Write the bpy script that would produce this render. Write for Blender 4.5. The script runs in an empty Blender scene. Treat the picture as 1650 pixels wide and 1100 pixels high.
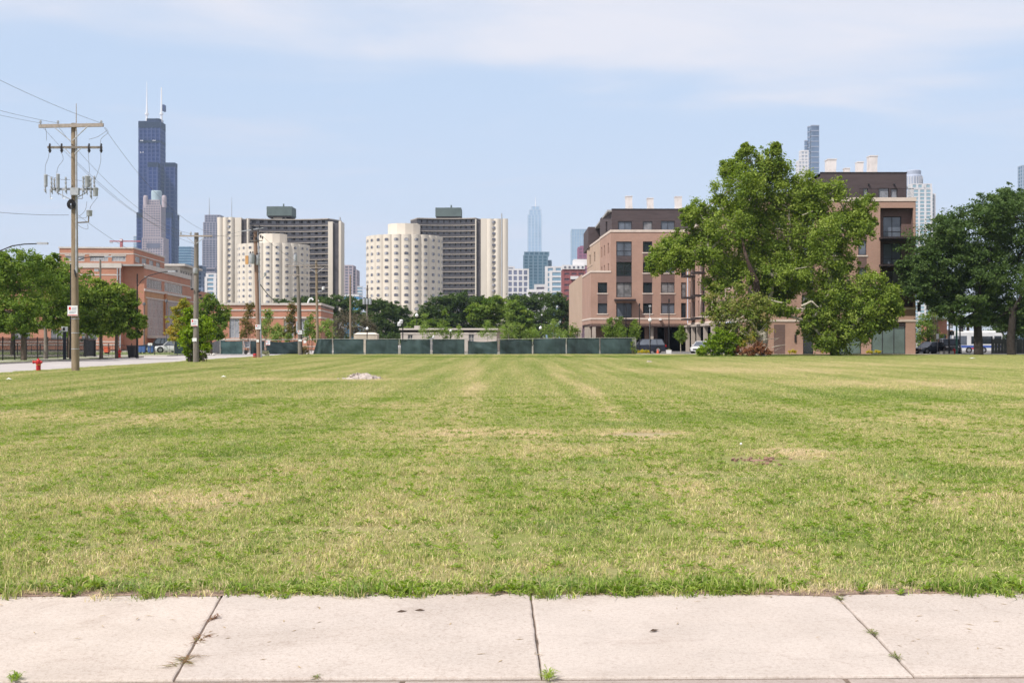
import bpy, bmesh, math, random
import numpy as np
from mathutils import Matrix, Vector, noise as mnoise
R = math.radians
random.seed(7)
SC = bpy.context.scene
COL = SC.collection

# ------------------------------------------------------------------ camera
F = 2017.0            # focal length in photo pixels (1650 wide)
EYE = 1.55
cam_data = bpy.data.cameras.new('camera')
cam_data.lens = 44.0
cam_data.sensor_width = 36.0
cam_data.clip_start = 0.1
cam_data.clip_end = 20000
cam_data.shift_y = -0.0012
cam_data.dof.use_dof = True
cam_data.dof.focus_distance = 13.0
cam_data.dof.aperture_fstop = 8.0
cam = bpy.data.objects.new('camera', cam_data)
COL.objects.link(cam)
cam.location = (0, 0, EYE)
cam.rotation_euler = (R(90), 0, 0)
SC.camera = cam

# ------------------------------------------------------------------ sky, sun, exposure
SUN_AZ = -132.0       # from +Y towards +X
SUN_EL = 52.0
w = bpy.data.worlds.new('World')
SC.world = w
w.use_nodes = True
nt = w.node_tree
nt.nodes.clear()
N = nt.nodes.new
def LK(a, b): nt.links.new(a, b)
sky = N('ShaderNodeTexSky'); sky.sky_type = 'NISHITA'; sky.sun_disc = False
sky.sun_elevation = R(SUN_EL); sky.sun_rotation = R(SUN_AZ)
sky.air_density = 1.0; sky.dust_density = 1.0; sky.ozone_density = 2.0
tc = N('ShaderNodeTexCoord')
sep = N('ShaderNodeSeparateXYZ'); LK(tc.outputs['Generated'], sep.inputs[0])
zz = N('ShaderNodeMath'); zz.operation = 'ADD'; LK(sep.outputs[2], zz.inputs[0]); zz.inputs[1].default_value = 0.12
zc = N('ShaderNodeMath'); zc.operation = 'MAXIMUM'; LK(zz.outputs[0], zc.inputs[0]); zc.inputs[1].default_value = 0.03
dx = N('ShaderNodeMath'); dx.operation = 'DIVIDE'; LK(sep.outputs[0], dx.inputs[0]); LK(zc.outputs[0], dx.inputs[1])
dy = N('ShaderNodeMath'); dy.operation = 'DIVIDE'; LK(sep.outputs[1], dy.inputs[0]); LK(zc.outputs[0], dy.inputs[1])
cb = N('ShaderNodeCombineXYZ'); LK(dx.outputs[0], cb.inputs[0]); LK(dy.outputs[0], cb.inputs[1])
mp = N('ShaderNodeMapping'); LK(cb.outputs[0], mp.inputs[0])
mp.inputs['Rotation'].default_value = (0, 0, R(14)); mp.inputs['Scale'].default_value = (0.42, 0.8, 1); mp.inputs['Location'].default_value = (1.3, 0.15, 0)
n1 = N('ShaderNodeTexNoise'); n1.inputs['Scale'].default_value = 2.1; n1.inputs['Detail'].default_value = 9; n1.inputs['Roughness'].default_value = 0.55
n1.inputs['Distortion'].default_value = 0.9
LK(mp.outputs[0], n1.inputs['Vector'])
mr = N('ShaderNodeMapRange'); mr.interpolation_type = 'SMOOTHSTEP'; LK(n1.outputs['Fac'], mr.inputs['Value'])
mr.inputs['From Min'].default_value = 0.50; mr.inputs['From Max'].default_value = 0.70
mr.inputs['To Min'].default_value = 0.0; mr.inputs['To Max'].default_value = 0.5
# thin milky veil over the whole sky, thicker towards the horizon
hz = N('ShaderNodeMapRange'); LK(sep.outputs[2], hz.inputs['Value'])
hz.inputs['From Min'].default_value = 0.0; hz.inputs['From Max'].default_value = 0.9
hz.inputs['To Min'].default_value = 0.95; hz.inputs['To Max'].default_value = 0.45
veil = N('ShaderNodeMix'); veil.data_type = 'RGBA'
lo = N('ShaderNodeMapRange'); LK(sep.outputs[2], lo.inputs['Value']); lo.inputs['From Min'].default_value = 0.02; lo.inputs['From Max'].default_value = 0.19
vc = N('ShaderNodeMix'); vc.data_type = 'RGBA'; LK(lo.outputs[0], vc.inputs['Factor']); vc.inputs[6].default_value = (4.85, 5.15, 5.95, 1); vc.inputs[7].default_value = (4.15, 5.0, 6.35, 1)
LK(hz.outputs[0], veil.inputs['Factor']); LK(sky.outputs[0], veil.inputs[6]); LK(vc.outputs[2], veil.inputs[7])
cl = N('ShaderNodeMix'); cl.data_type = 'RGBA'
LK(mr.outputs[0], cl.inputs['Factor']); LK(veil.outputs[2], cl.inputs[6]); cl.inputs[7].default_value = (5.1, 5.25, 6.0, 1)
# broad milky cloud sheet whose ragged lower edge lies about 12 degrees up
sh = N('ShaderNodeTexNoise'); sh.inputs['Scale'].default_value = 1.5; sh.inputs['Detail'].default_value = 9; sh.inputs['Roughness'].default_value = 0.5; sh.inputs['Distortion'].default_value = 0.6
LK(mp.outputs[0], sh.inputs['Vector'])
e1 = N('ShaderNodeMath'); e1.operation = 'MULTIPLY_ADD'; LK(sh.outputs['Fac'], e1.inputs[0]); e1.inputs[1].default_value = 0.26; LK(sep.outputs[2], e1.inputs[2])
e2 = N('ShaderNodeMath'); e2.operation = 'MULTIPLY_ADD'; LK(sep.outputs[0], e2.inputs[0]); e2.inputs[1].default_value = 0.045; LK(e1.outputs[0], e2.inputs[2])
em = N('ShaderNodeMapRange'); em.interpolation_type = 'SMOOTHSTEP'; LK(e2.outputs[0], em.inputs['Value'])
em.inputs['From Min'].default_value = 0.305; em.inputs['From Max'].default_value = 0.375; em.inputs['To Min'].default_value = 0.0; em.inputs['To Max'].default_value = 1.0
st = N('ShaderNodeMapRange'); LK(n1.outputs['Fac'], st.inputs['Value']); st.inputs['From Min'].default_value = 0.3; st.inputs['From Max'].default_value = 0.6; st.inputs['To Min'].default_value = 0.25; st.inputs['To Max'].default_value = 1.0
eb = N('ShaderNodeMath'); eb.operation = 'MULTIPLY'; LK(em.outputs[0], eb.inputs[0]); LK(st.outputs[0], eb.inputs[1])
cl2 = N('ShaderNodeMix'); cl2.data_type = 'RGBA'; LK(eb.outputs[0], cl2.inputs['Factor']); LK(cl.outputs[2], cl2.inputs[6]); cl2.inputs[7].default_value = (5.7, 5.7, 6.2, 1)
bg = N('ShaderNodeBackground'); LK(cl2.outputs[2], bg.inputs[0]); bg.inputs[1].default_value = 0.10
wo = N('ShaderNodeOutputWorld'); LK(bg.outputs[0], wo.inputs[0])

sd = bpy.data.lights.new('sun', 'SUN'); sd.energy = 3.6; sd.angle = R(0.6); sd.color = (1.0, 0.955, 0.89)
sun = bpy.data.objects.new('sun', sd); COL.objects.link(sun)
az, el = R(SUN_AZ), R(SUN_EL)
sv = Vector((math.sin(az) * math.cos(el), math.cos(az) * math.cos(el), math.sin(el)))
sun.rotation_euler = sv.to_track_quat('Z', 'Y').to_euler()
sun.location = (0, 0, 300)
SC.view_settings.view_transform = 'Standard'; SC.view_settings.look = 'None'
SC.view_settings.exposure = 0.60; SC.view_settings.gamma = 1.0
SC.view_settings.use_curve_mapping = False
SC.cycles.max_bounces = 6; SC.cycles.diffuse_bounces = 3; SC.cycles.glossy_bounces = 2
SC.cycles.transmission_bounces = 3; SC.cycles.transparent_max_bounces = 6; SC.cycles.volume_bounces = 0
SC.cycles.sample_clamp_indirect = 6.0

# ------------------------------------------------------------------ helpers
def X(px, Y): return (px - 825.0) / F * Y
def Z(py, Y): return EYE + (548.0 - py) / F * Y

MATS = {}
def mat(name, col, rough=0.85, var=0.12, scale=1.2, metal=0.0, bump=0.0, bscale=20.0, col2=None, spec=0.3, streak=None, trans=0.0):
    """procedural material: base colour broken up by two noises, optional bump"""
    if name in MATS: return MATS[name]
    m = bpy.data.materials.new(name); m.use_nodes = True
    t = m.node_tree; n = t.nodes; p = n['Principled BSDF']
    p.inputs['Roughness'].default_value = rough; p.inputs['Metallic'].default_value = metal
    p.inputs['Specular IOR Level'].default_value = spec
    g = n.new('ShaderNodeNewGeometry')
    mpn = n.new('ShaderNodeMapping'); t.links.new(g.outputs['Position'], mpn.inputs[0])
    if streak: mpn.inputs['Scale'].default_value = streak
    a = n.new('ShaderNodeTexNoise'); a.inputs['Scale'].default_value = scale; a.inputs['Detail'].default_value = 6
    a.inputs['Roughness'].default_value = 0.65
    t.links.new(mpn.outputs[0], a.inputs['Vector'])
    r = n.new('ShaderNodeValToRGB'); t.links.new(a.outputs['Fac'], r.inputs[0])
    c = col; d = col2 or tuple(x * (1 - 2.2 * var) for x in col)
    u = tuple(min(1, x * (1 + 1.2 * var)) for x in col)
    r.color_ramp.elements[0].position = 0.28; r.color_ramp.elements[0].color = (*d, 1)
    r.color_ramp.elements[1].position = 0.72; r.color_ramp.elements[1].color = (*u, 1)
    e = r.color_ramp.elements.new(0.5); e.color = (*c, 1)
    t.links.new(r.outputs[0], p.inputs['Base Color'])
    if bump:
        b = n.new('ShaderNodeTexNoise'); b.inputs['Scale'].default_value = bscale; b.inputs['Detail'].default_value = 4
        t.links.new(g.outputs['Position'], b.inputs['Vector'])
        k = n.new('ShaderNodeBump'); k.inputs['Strength'].default_value = bump; k.inputs['Distance'].default_value = 0.02
        t.links.new(b.outputs['Fac'], k.inputs['Height']); t.links.new(k.outputs[0], p.inputs['Normal'])
    MATS[name] = m
    return m

def brick_mat(name, c1, c2, mortar, bw=0.24, bh=0.08):
    if name in MATS: return MATS[name]
    m = bpy.data.materials.new(name); m.use_nodes = True
    t = m.node_tree; n = t.nodes; p = n['Principled BSDF']; p.inputs['Roughness'].default_value = 0.9
    p.inputs['Specular IOR Level'].default_value = 0.2
    g = n.new('ShaderNodeNewGeometry'); s = n.new('ShaderNodeSeparateXYZ'); t.links.new(g.outputs['Position'], s.inputs[0])
    ad = n.new('ShaderNodeMath'); ad.operation = 'ADD'; t.links.new(s.outputs[0], ad.inputs[0]); t.links.new(s.outputs[1], ad.inputs[1])
    c = n.new('ShaderNodeCombineXYZ'); t.links.new(ad.outputs[0], c.inputs[0]); t.links.new(s.outputs[2], c.inputs[1])
    b = n.new('ShaderNodeTexBrick'); t.links.new(c.outputs[0], b.inputs['Vector'])
    b.inputs['Color1'].default_value = (*c1, 1); b.inputs['Color2'].default_value = (*c2, 1); b.inputs['Mortar'].default_value = (*mortar, 1)
    b.inputs['Scale'].default_value = 1.0; b.inputs['Brick Width'].default_value = bw; b.inputs['Row Height'].default_value = bh
    b.inputs['Mortar Size'].default_value = 0.008
    a = n.new('ShaderNodeTexNoise'); a.inputs['Scale'].default_value = 0.5; a.inputs['Detail'].default_value = 6
    t.links.new(g.outputs['Position'], a.inputs['Vector'])
    mrn = n.new('ShaderNodeMapRange'); t.links.new(a.outputs['Fac'], mrn.inputs[0]); mrn.inputs[3].default_value = 0.8; mrn.inputs[4].default_value = 1.2
    mx = n.new('ShaderNodeVectorMath'); mx.operation = 'SCALE'; t.links.new(b.outputs['Color'], mx.inputs[0]); t.links.new(mrn.outputs[0], mx.inputs['Scale'])
    t.links.new(mx.outputs[0], p.inputs['Base Color'])
    MATS[name] = m
    return m

def leaf_mat(name, cols, trans=0.35):
    if name in MATS: return MATS[name]
    m = bpy.data.materials.new(name); m.use_nodes = True
    t = m.node_tree; n = t.nodes; n.remove(n['Principled BSDF']); out = n['Material Output']
    a = n.new('ShaderNodeAttribute'); a.attribute_name = 'tint'
    r = n.new('ShaderNodeValToRGB'); t.links.new(a.outputs['Fac'], r.inputs[0])
    k = len(cols)
    r.color_ramp.elements[0].color = (*cols[0], 1); r.color_ramp.elements[1].color = (*cols[-1], 1)
    for i in range(1, k - 1):
        e = r.color_ramp.elements.new(i / (k - 1)); e.color = (*cols[i], 1)
    d = n.new('ShaderNodeBsdfPrincipled'); d.inputs['Roughness'].default_value = 0.55; d.inputs['Specular IOR Level'].default_value = 0.12
    t.links.new(r.outputs[0], d.inputs['Base Color'])
    tr = n.new('ShaderNodeBsdfTranslucent')
    h = n.new('ShaderNodeHueSaturation'); h.inputs['Saturation'].default_value = 1.15; h.inputs['Value'].default_value = 1.5
    t.links.new(r.outputs[0], h.inputs['Color']); t.links.new(h.outputs[0], tr.inputs[0])
    mx = n.new('ShaderNodeMixShader'); mx.inputs[0].default_value = trans
    t.links.new(d.outputs[0], mx.inputs[1]); t.links.new(tr.outputs[0], mx.inputs[2]); t.links.new(mx.outputs[0], out.inputs[0])
    MATS[name] = m
    return m

def glass_mat(name, col, rough=0.08, var=0.3, scale=0.35, spec=0.8):
    return mat(name, col, rough=rough, var=var, scale=scale, spec=spec)

def tag(o, label=None, cat=None, group=None, kind=None):
    if label: o['label'] = label
    if cat: o['category'] = cat
    if group: o['group'] = group
    if kind: o['kind'] = kind
    return o

def thing(name, label, cat, loc=(0, 0, 0), group=None, rz=0.0):
    o = bpy.data.objects.new(name, None); COL.objects.link(o)
    o.location = loc; o.rotation_euler = (0, 0, rz); o.empty_display_size = 0.2
    return tag(o, label, cat, group)

class MB:
    """collects shapes in world (or local) coordinates; build() links them as one mesh object"""
    def __init__(s, M=None): s.v = []; s.f = []; s.m = []; s.M = M; s.k = 0
    def add(s, vs, fs):
        o = len(s.v)
        if s.M is not None: vs = [tuple(s.M @ Vector(p)) for p in vs]
        s.v.extend(vs); s.f.extend([tuple(i + o for i in f) for f in fs]); s.m.extend([s.k] * len(fs)); return s
    def box(s, x0, x1, y0, y1, z0, z1):
        return s.add([(x0,y0,z0),(x1,y0,z0),(x1,y1,z0),(x0,y1,z0),(x0,y0,z1),(x1,y0,z1),(x1,y1,z1),(x0,y1,z1)],
                     [(0,3,2,1),(4,5,6,7),(0,1,5,4),(1,2,6,5),(2,3,7,6),(3,0,4,7)])
    def cbox(s, c, sx, sy, sz, rz=0.0, rx=0.0, ry=0.0):
        m = Matrix.Translation(c) @ Matrix.Rotation(rz, 4, 'Z') @ Matrix.Rotation(ry, 4, 'Y') @ Matrix.Rotation(rx, 4, 'X')
        p = [tuple(m @ Vector((a*sx/2, b*sy/2, d*sz/2))) for d in (-1,1) for a,b in ((-1,-1),(1,-1),(1,1),(-1,1))]
        return s.add(p, [(0,3,2,1),(4,5,6,7),(0,1,5,4),(1,2,6,5),(2,3,7,6),(3,0,4,7)])
    def tube(s, p0, p1, r0, r1=None, n=8, caps=True):
        r1 = r0 if r1 is None else r1
        p0 = Vector(p0); p1 = Vector(p1); d = (p1 - p0)
        if d.length < 1e-6: return s
        d.normalize(); a = d.orthogonal().normalized(); b = d.cross(a)
        vs = []
        for p, r in ((p0, r0), (p1, r1)):
            for i in range(n):
                t = 2 * math.pi * i / n
                vs.append(tuple(p + (a * math.cos(t) + b * math.sin(t)) * r))
        fs = [(i, (i+1) % n, n + (i+1) % n, n + i) for i in range(n)]
        if caps: fs += [tuple(range(n-1, -1, -1)), tuple(range(n, 2*n))]
        return s.add(vs, fs)
    def path(s, pts, r, n=6):
        rs = r if isinstance(r, (list, tuple)) else [r] * len(pts)
        for i in range(len(pts) - 1): s.tube(pts[i], pts[i+1], rs[i], rs[i+1], n)
        return s
    def lathe(s, c, prof, n=16, a0=0.0, a1=2*math.pi):
        full = abs(a1 - a0 - 2*math.pi) < 1e-6; k = n if full else n + 1; vs = []
        for r, z in prof:
            for i in range(k):
                t = a0 + (a1 - a0) * i / n
                vs.append((c[0] + r*math.cos(t), c[1] + r*math.sin(t), c[2] + z))
        fs = []
        for j in range(len(prof) - 1):
            for i in range(n):
                i2 = (i + 1) % k if full else i + 1
                fs.append((j*k+i, j*k+i2, (j+1)*k+i2, (j+1)*k+i))
        return s.add(vs, fs)
    def prism(s, pts, z0, z1):
        n = len(pts)
        return s.add([(x, y, z0) for x, y in pts] + [(x, y, z1) for x, y in pts],
              [(i, (i+1) % n, n + (i+1) % n, n + i) for i in range(n)] + [tuple(range(n-1, -1, -1)), tuple(range(n, 2*n))])
    def sideprism(s, pts, y0, y1):      # outline in x,z extruded along y
        n = len(pts)
        return s.add([(x, y0, z) for x, z in pts] + [(x, y1, z) for x, z in pts],
              [(i, (i+1) % n, n + (i+1) % n, n + i) for i in range(n)] + [tuple(range(n-1, -1, -1)), tuple(range(n, 2*n))])
    def mesh(s, name, mats, smooth=False):
        me = bpy.data.meshes.new(name); me.from_pydata(s.v, [], s.f)
        for m in (mats if isinstance(mats, (list, tuple)) else [mats]): me.materials.append(m)
        if any(s.m): me.polygons.foreach_set('material_index', s.m)
        bm = bmesh.new(); bm.from_mesh(me); bmesh.ops.recalc_face_normals(bm, faces=bm.faces); bm.to_mesh(me); bm.free()
        if smooth:
            me.polygons.foreach_set('use_smooth', [True] * len(me.polygons))
            try: me.set_sharp_from_angle(angle=R(40))
            except Exception: pass
        return me
    def build(s, name, mats, parent=None, smooth=False, kind=None, label=None):
        """shapes are in world coordinates; a parent Empty's location is taken off (local if parent is rotated)"""
        me = s.mesh(name, mats, smooth)
        o = bpy.data.objects.new(name, me); COL.objects.link(o)
        if parent is not None:
            o.parent = parent
            me.transform(wmat(parent).inverted())
        if kind: o['kind'] = kind
        if label: o['label'] = label
        return o

def wmat(o):
    m = Matrix.LocRotScale(o.location, o.rotation_euler.to_quaternion() if o.rotation_mode != 'QUATERNION' else o.rotation_quaternion, o.scale)
    return (wmat(o.parent) @ m) if o.parent else m

def inst(name, me, parent, M, label=None):
    """an object sharing mesh data, placed by world matrix M"""
    o = bpy.data.objects.new(name, me); COL.objects.link(o); o.parent = parent
    L = wmat(parent).inverted() @ M if parent else M
    o.matrix_basis = L
    if label: o['label'] = label
    return o

def kids(o): return KID.get(o.name, [])
def dup(root, loc, rz=0.0, label=None, group=None, scale=None):
    allc = {}
    for ob in COL.objects:
        if ob.parent: allc.setdefault(ob.parent.name, []).append(ob)
    def rec(o, par):
        c = o.copy(); COL.objects.link(c); c.parent = par
        for ch in allc.get(o.name, []): rec(ch, c)
        return c
    r = rec(root, None)
    r.location = loc; r.rotation_euler = (0, 0, rz)
    if scale: r.scale = (scale, scale, scale) if not isinstance(scale, tuple) else scale
    if label: r['label'] = label
    if group: r['group'] = group
    return r

# ------------------------------------------------------------------ shared materials
M_conc = mat('light_concrete', (0.50, 0.47, 0.43), 0.9, 0.08, 0.8)
M_black = mat('black_paint', (0.015, 0.015, 0.018), 0.5, 0.1, 3)
M_galv = mat('galvanised_steel', (0.42, 0.43, 0.45), 0.5, 0.15, 4, metal=0.4)
M_wood = mat('weathered_wood', (0.24, 0.185, 0.125), 0.95, 0.2, 6, streak=(1, 1, 0.12), bump=0.4, bscale=25)
M_wood2 = mat('grey_weathered_wood', (0.20, 0.175, 0.15), 0.95, 0.2, 6, streak=(1, 1, 0.12))
M_wire = mat('wire', (0.16, 0.16, 0.17), 0.7, 0.05, 3)
M_ins = mat('insulator_porcelain', (0.38, 0.40, 0.42), 0.35, 0.1, 6)
M_inb = mat('dark_insulator', (0.05, 0.045, 0.05), 0.4, 0.1, 6)
M_white = mat('white_paint', (0.74, 0.74, 0.73), 0.6, 0.05, 2)
M_red = mat('red_paint', (0.42, 0.02, 0.02), 0.45, 0.15, 6)
M_redink = mat('red_ink', (0.55, 0.03, 0.03), 0.7, 0.1, 6)
M_blueink = mat('grey_ink', (0.25, 0.27, 0.33), 0.7, 0.1, 6)
M_glass = glass_mat('window_glass', (0.022, 0.028, 0.035))
M_bark = mat('grey_brown_bark', (0.11, 0.085, 0.065), 0.95, 0.25, 3, bump=0.5, bscale=12)
M_barkpale = mat('pale_mottled_bark', (0.34, 0.31, 0.25), 0.9, 0.35, 2.5, col2=(0.14, 0.11, 0.08))
M_tyre = mat('tyre_rubber', (0.02, 0.02, 0.02), 0.9, 0.1, 5)
M_rim = mat('wheel_rim', (0.35, 0.35, 0.36), 0.4, 0.1, 5, metal=0.6)
# ================================================================== THE GROUND
def lawn_group():
    g = bpy.data.node_groups.new('lawn_colour', 'ShaderNodeTree')
    g.interface.new_socket('Random', in_out='INPUT', socket_type='NodeSocketFloat')
    g.interface.new_socket('Color', in_out='OUTPUT', socket_type='NodeSocketColor')
    n = g.nodes; L = g.links
    gi = n.new('NodeGroupInput'); go = n.new('NodeGroupOutput')
    geo = n.new('ShaderNodeNewGeometry')
    def noise(scale, sc3=(1,1,1), det=4, rough=0.55, loc=(0,0,0)):
        m = n.new('ShaderNodeMapping'); L.new(geo.outputs['Position'], m.inputs[0]); m.inputs['Scale'].default_value = sc3; m.inputs['Location'].default_value = loc
        a = n.new('ShaderNodeTexNoise'); a.inputs['Scale'].default_value = scale; a.inputs['Detail'].default_value = det; a.inputs['Roughness'].default_value = rough
        L.new(m.outputs[0], a.inputs['Vector']); return a.outputs['Fac']
    def rng(v, a, b, c=0.0, d=1.0):
        r = n.new('ShaderNodeMapRange'); r.interpolation_type = 'SMOOTHSTEP'; L.new(v, r.inputs['Value'])
        for k, x in zip(('From Min','From Max','To Min','To Max'), (a,b,c,d)): r.inputs[k].default_value = x
        return r.outputs[0]
    def mth(op, a, b):
        m = n.new('ShaderNodeMath'); m.operation = op
        for i, x in enumerate((a, b)):
            if isinstance(x, (int, float)): m.inputs[i].default_value = x
            else: L.new(x, m.inputs[i])
        return m.outputs[0]
    def mix(f, a, b):
        m = n.new('ShaderNodeMix'); m.data_type = 'RGBA'
        if isinstance(f, float): m.inputs['Factor'].default_value = f
        else: L.new(f, m.inputs['Factor'])
        for i, x in ((6, a), (7, b)):
            if isinstance(x, tuple): m.inputs[i].default_value = (*x, 1)
            else: L.new(x, m.inputs[i])
        return m.outputs[2]
    big = noise(0.22, det=3, loc=(4, 7, 0))
    mid = noise(1.1, det=5, rough=0.65)
    fine = noise(7.0, det=4, rough=0.7)
    mow = noise(1.0, (0.85, 0.022, 1), det=4)          # mower passes run away from the camera
    mow2 = noise(1.0, (0.06, 0.55, 1), det=3, loc=(3, 1, 0))
    dry = mth('ADD', mth('MULTIPLY', big, 0.12), mth('MULTIPLY', mid, 0.34))
    dry = mth('ADD', dry, mth('MULTIPLY', fine, 0.42))
    dry = mth('ADD', dry, mth('MULTIPLY', mow, 0.74))
    dry = mth('ADD', dry, mth('MULTIPLY', mow2, 0.14))
    # worn and dry places: (x, y, half width, half length, weight)
    wob = noise(0.9, det=5, rough=0.7, loc=(9, 2, 0)); wobn = n.new('ShaderNodeTexNoise')
    wobn.inputs['Scale'].default_value = 1.3; wobn.inputs['Detail'].default_value = 5; L.new(geo.outputs['Position'], wobn.inputs['Vector'])
    off = n.new('ShaderNodeVectorMath'); off.operation = 'MULTIPLY_ADD'; L.new(wobn.outputs['Color'], off.inputs[0])
    off.inputs[1].default_value = (1.2, 2.6, 0); L.new(geo.outputs['Position'], off.inputs[2])
    spots = [(2.1,20.6,0.9,1.1,.42),(0.35,20.8,0.7,1.2,.28),(-0.9,21.2,1.1,1.1,.3),(0.5,17.6,1.2,1.3,.22),(2.2,27,0.35,4.5,.26),(2.3,38,0.35,7,.26),
             (2.0,52,.4,9,.22),(-1.2,41,0.35,6,.26),(-1.7,62,.5,14,.2),(1.3,13.4,.9,.7,.16),(-3.6,12.4,1.2,.8,.2),(5.2,12.4,1.6,.7,.2),(3.9,17.1,.6,.7,.45),
             (7.8,24,1.4,1.6,.2),(-8,49,5,2.2,.22),(11,30,3,2,.18),(14,44,5,4,.2),(-3,30,1,1.5,.2),(12,64,9,7,.16),(22,80,9,9,.14),(-9,26,2.6,1.4,.2),(0.6,8.6,1.2,.5,.16),(7.0,15.5,1.3,.8,.2)]
    for (cx, cy, rx, ry, wt) in spots:
        s = n.new('ShaderNodeVectorMath'); s.operation = 'SUBTRACT'; L.new(off.outputs[0], s.inputs[0]); s.inputs[1].default_value = (cx + 0.6, cy + 1.3, 0)
        d = n.new('ShaderNodeVectorMath'); d.operation = 'MULTIPLY'; L.new(s.outputs[0], d.inputs[0]); d.inputs[1].default_value = (1/rx, 1/ry, 0)
        l = n.new('ShaderNodeVectorMath'); l.operation = 'LENGTH'; L.new(d.outputs[0], l.inputs[0])
        dry = mth('ADD', dry, rng(l.outputs['Value'], 1.5, 0.2, 0.0, wt*.95))
    greens = [(-9,31,4,3,.14),(9,34,4,6,.14),(-3.2,17.5,1.6,1.2,.14),(6.2,14.5,1.6,.9,.16),(1.9,23.3,.7,.8,.16),(-5.5,21.5,2,1.4,.16),(4.3,25,1.6,3,.15),(5,118,30,3.0,.34),(-3,114,20,2,.2),(3.6,9.6,1.4,.7,.12),(-2.9,10.4,1,.6,.12)]
    for (cx, cy, rx, ry, wt) in greens:
        s = n.new('ShaderNodeVectorMath'); s.operation = 'SUBTRACT'; L.new(off.outputs[0], s.inputs[0]); s.inputs[1].default_value = (cx + 0.6, cy + 1.3, 0)
        d = n.new('ShaderNodeVectorMath'); d.operation = 'MULTIPLY'; L.new(s.outputs[0], d.inputs[0]); d.inputs[1].default_value = (1/rx, 1/ry, 0)
        l = n.new('ShaderNodeVectorMath'); l.operation = 'LENGTH'; L.new(d.outputs[0], l.inputs[0])
        dry = mth('SUBTRACT', dry, rng(l.outputs['Value'], 1.5, 0.2, 0.0, wt*.95))
    # each blade differs
    dry = mth('ADD', dry, mth('MULTIPLY', mth('SUBTRACT', gi.outputs[0], 0.5), 0.60))
    r = n.new('ShaderNodeValToRGB'); L.new(rng(dry, 0.53, 1.27), r.inputs[0]); cr = r.color_ramp
    cr.elements[0].position = 0.0; cr.elements[0].color = (0.130, 0.220, 0.036, 1)
    cr.elements[1].position = 1.0; cr.elements[1].color = (0.717, 0.594, 0.370, 1)
    for p, c in ((0.22, (0.260, 0.358, 0.065)), (0.42, (0.392, 0.452, 0.115)), (0.60, (0.500, 0.482, 0.195)), (0.8, (0.594, 0.515, 0.235))):
        e = cr.elements.new(p); e.color = (*c, 1)
    # some grass is a cooler grey green, some lime; every blade has its own lightness
    cool = rng(noise(0.8, det=4, rough=0.7, loc=(17, 5, 0)), 0.5, 0.68, 0.0, 0.55)
    lime = rng(noise(2.2, det=4, rough=0.7, loc=(31, 8, 0)), 0.52, 0.68, 0.0, 0.45)
    gate = rng(dry, 0.98, 0.70, 0.0, 1.0)
    c1 = mix(mth('MULTIPLY', cool, gate), r.outputs[0], (0.285, 0.370, 0.170)); c2 = mix(mth('MULTIPLY', lime, gate), c1, (0.38, 0.47, 0.085))
    fr_ = n.new('ShaderNodeMath'); fr_.operation = 'FRACT'; L.new(mth('MULTIPLY', gi.outputs[0], 17.3), fr_.inputs[0])
    sc_ = n.new('ShaderNodeVectorMath'); sc_.operation = 'SCALE'; L.new(c2, sc_.inputs[0]); L.new(mth('ADD', mth('MULTIPLY', fr_.outputs[0], 0.85), 0.60), sc_.inputs['Scale'])
    L.new(sc_.outputs[0], go.inputs[0])
    return g
LG = lawn_group()

def lawn_material():
    m = bpy.data.materials.new('lawn_soil'); m.use_nodes = True; t = m.node_tree; n = t.nodes; p = n['Principled BSDF']
    g = n.new('ShaderNodeGroup'); g.node_tree = LG; g.inputs[0].default_value = 0.55
    geo = n.new('ShaderNodeNewGeometry'); a = n.new('ShaderNodeTexNoise'); a.inputs['Scale'].default_value = 30; a.inputs['Detail'].default_value = 5
    t.links.new(geo.outputs['Position'], a.inputs['Vector'])
    mx = n.new('ShaderNodeMix'); mx.data_type = 'RGBA'; mx.inputs['Factor'].default_value = 0.65
    t.links.new(g.outputs[0], mx.inputs[6]); mx.inputs[7].default_value = (0.10, 0.085, 0.045, 1)
    t.links.new(mx.outputs[2], p.inputs['Base Color']); p.inputs['Roughness'].default_value = 1.0; p.inputs['Specular IOR Level'].default_value = 0.05
    b = n.new('ShaderNodeBump'); b.inputs['Distance'].default_value = 0.03; b.inputs['Strength'].default_value = 0.8
    t.links.new(a.outputs['Fac'], b.inputs['Height']); t.links.new(b.outputs[0], p.inputs['Normal'])
    return m
def blade_material():
    m = bpy.data.materials.new('grass_blade'); m.use_nodes = True; t = m.node_tree; n = t.nodes; n.remove(n['Principled BSDF']); out = n['Material Output']
    a = n.new('ShaderNodeAttribute'); a.attribute_name = 'tint'
    g = n.new('ShaderNodeGroup'); g.node_tree = LG; t.links.new(a.outputs['Fac'], g.inputs[0])
    d = n.new('ShaderNodeBsdfPrincipled'); d.inputs['Roughness'].default_value = 0.6; d.inputs['Specular IOR Level'].default_value = 0.08
    t.links.new(g.outputs[0], d.inputs['Base Color'])
    tr = n.new('ShaderNodeBsdfTranslucent'); t.links.new(g.outputs[0], tr.inputs[0])
    mx = n.new('ShaderNodeMixShader'); mx.inputs[0].default_value = 0.38
    t.links.new(d.outputs[0], mx.inputs[1]); t.links.new(tr.outputs[0], mx.inputs[2]); t.links.new(mx.outputs[0], out.inputs[0])
    return m
M_lawn = lawn_material(); M_blade = blade_material()
M_weed = leaf_mat('weed_leaf', [(0.12,0.20,0.03),(0.20,0.29,0.045),(0.30,0.37,0.07)])

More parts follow.
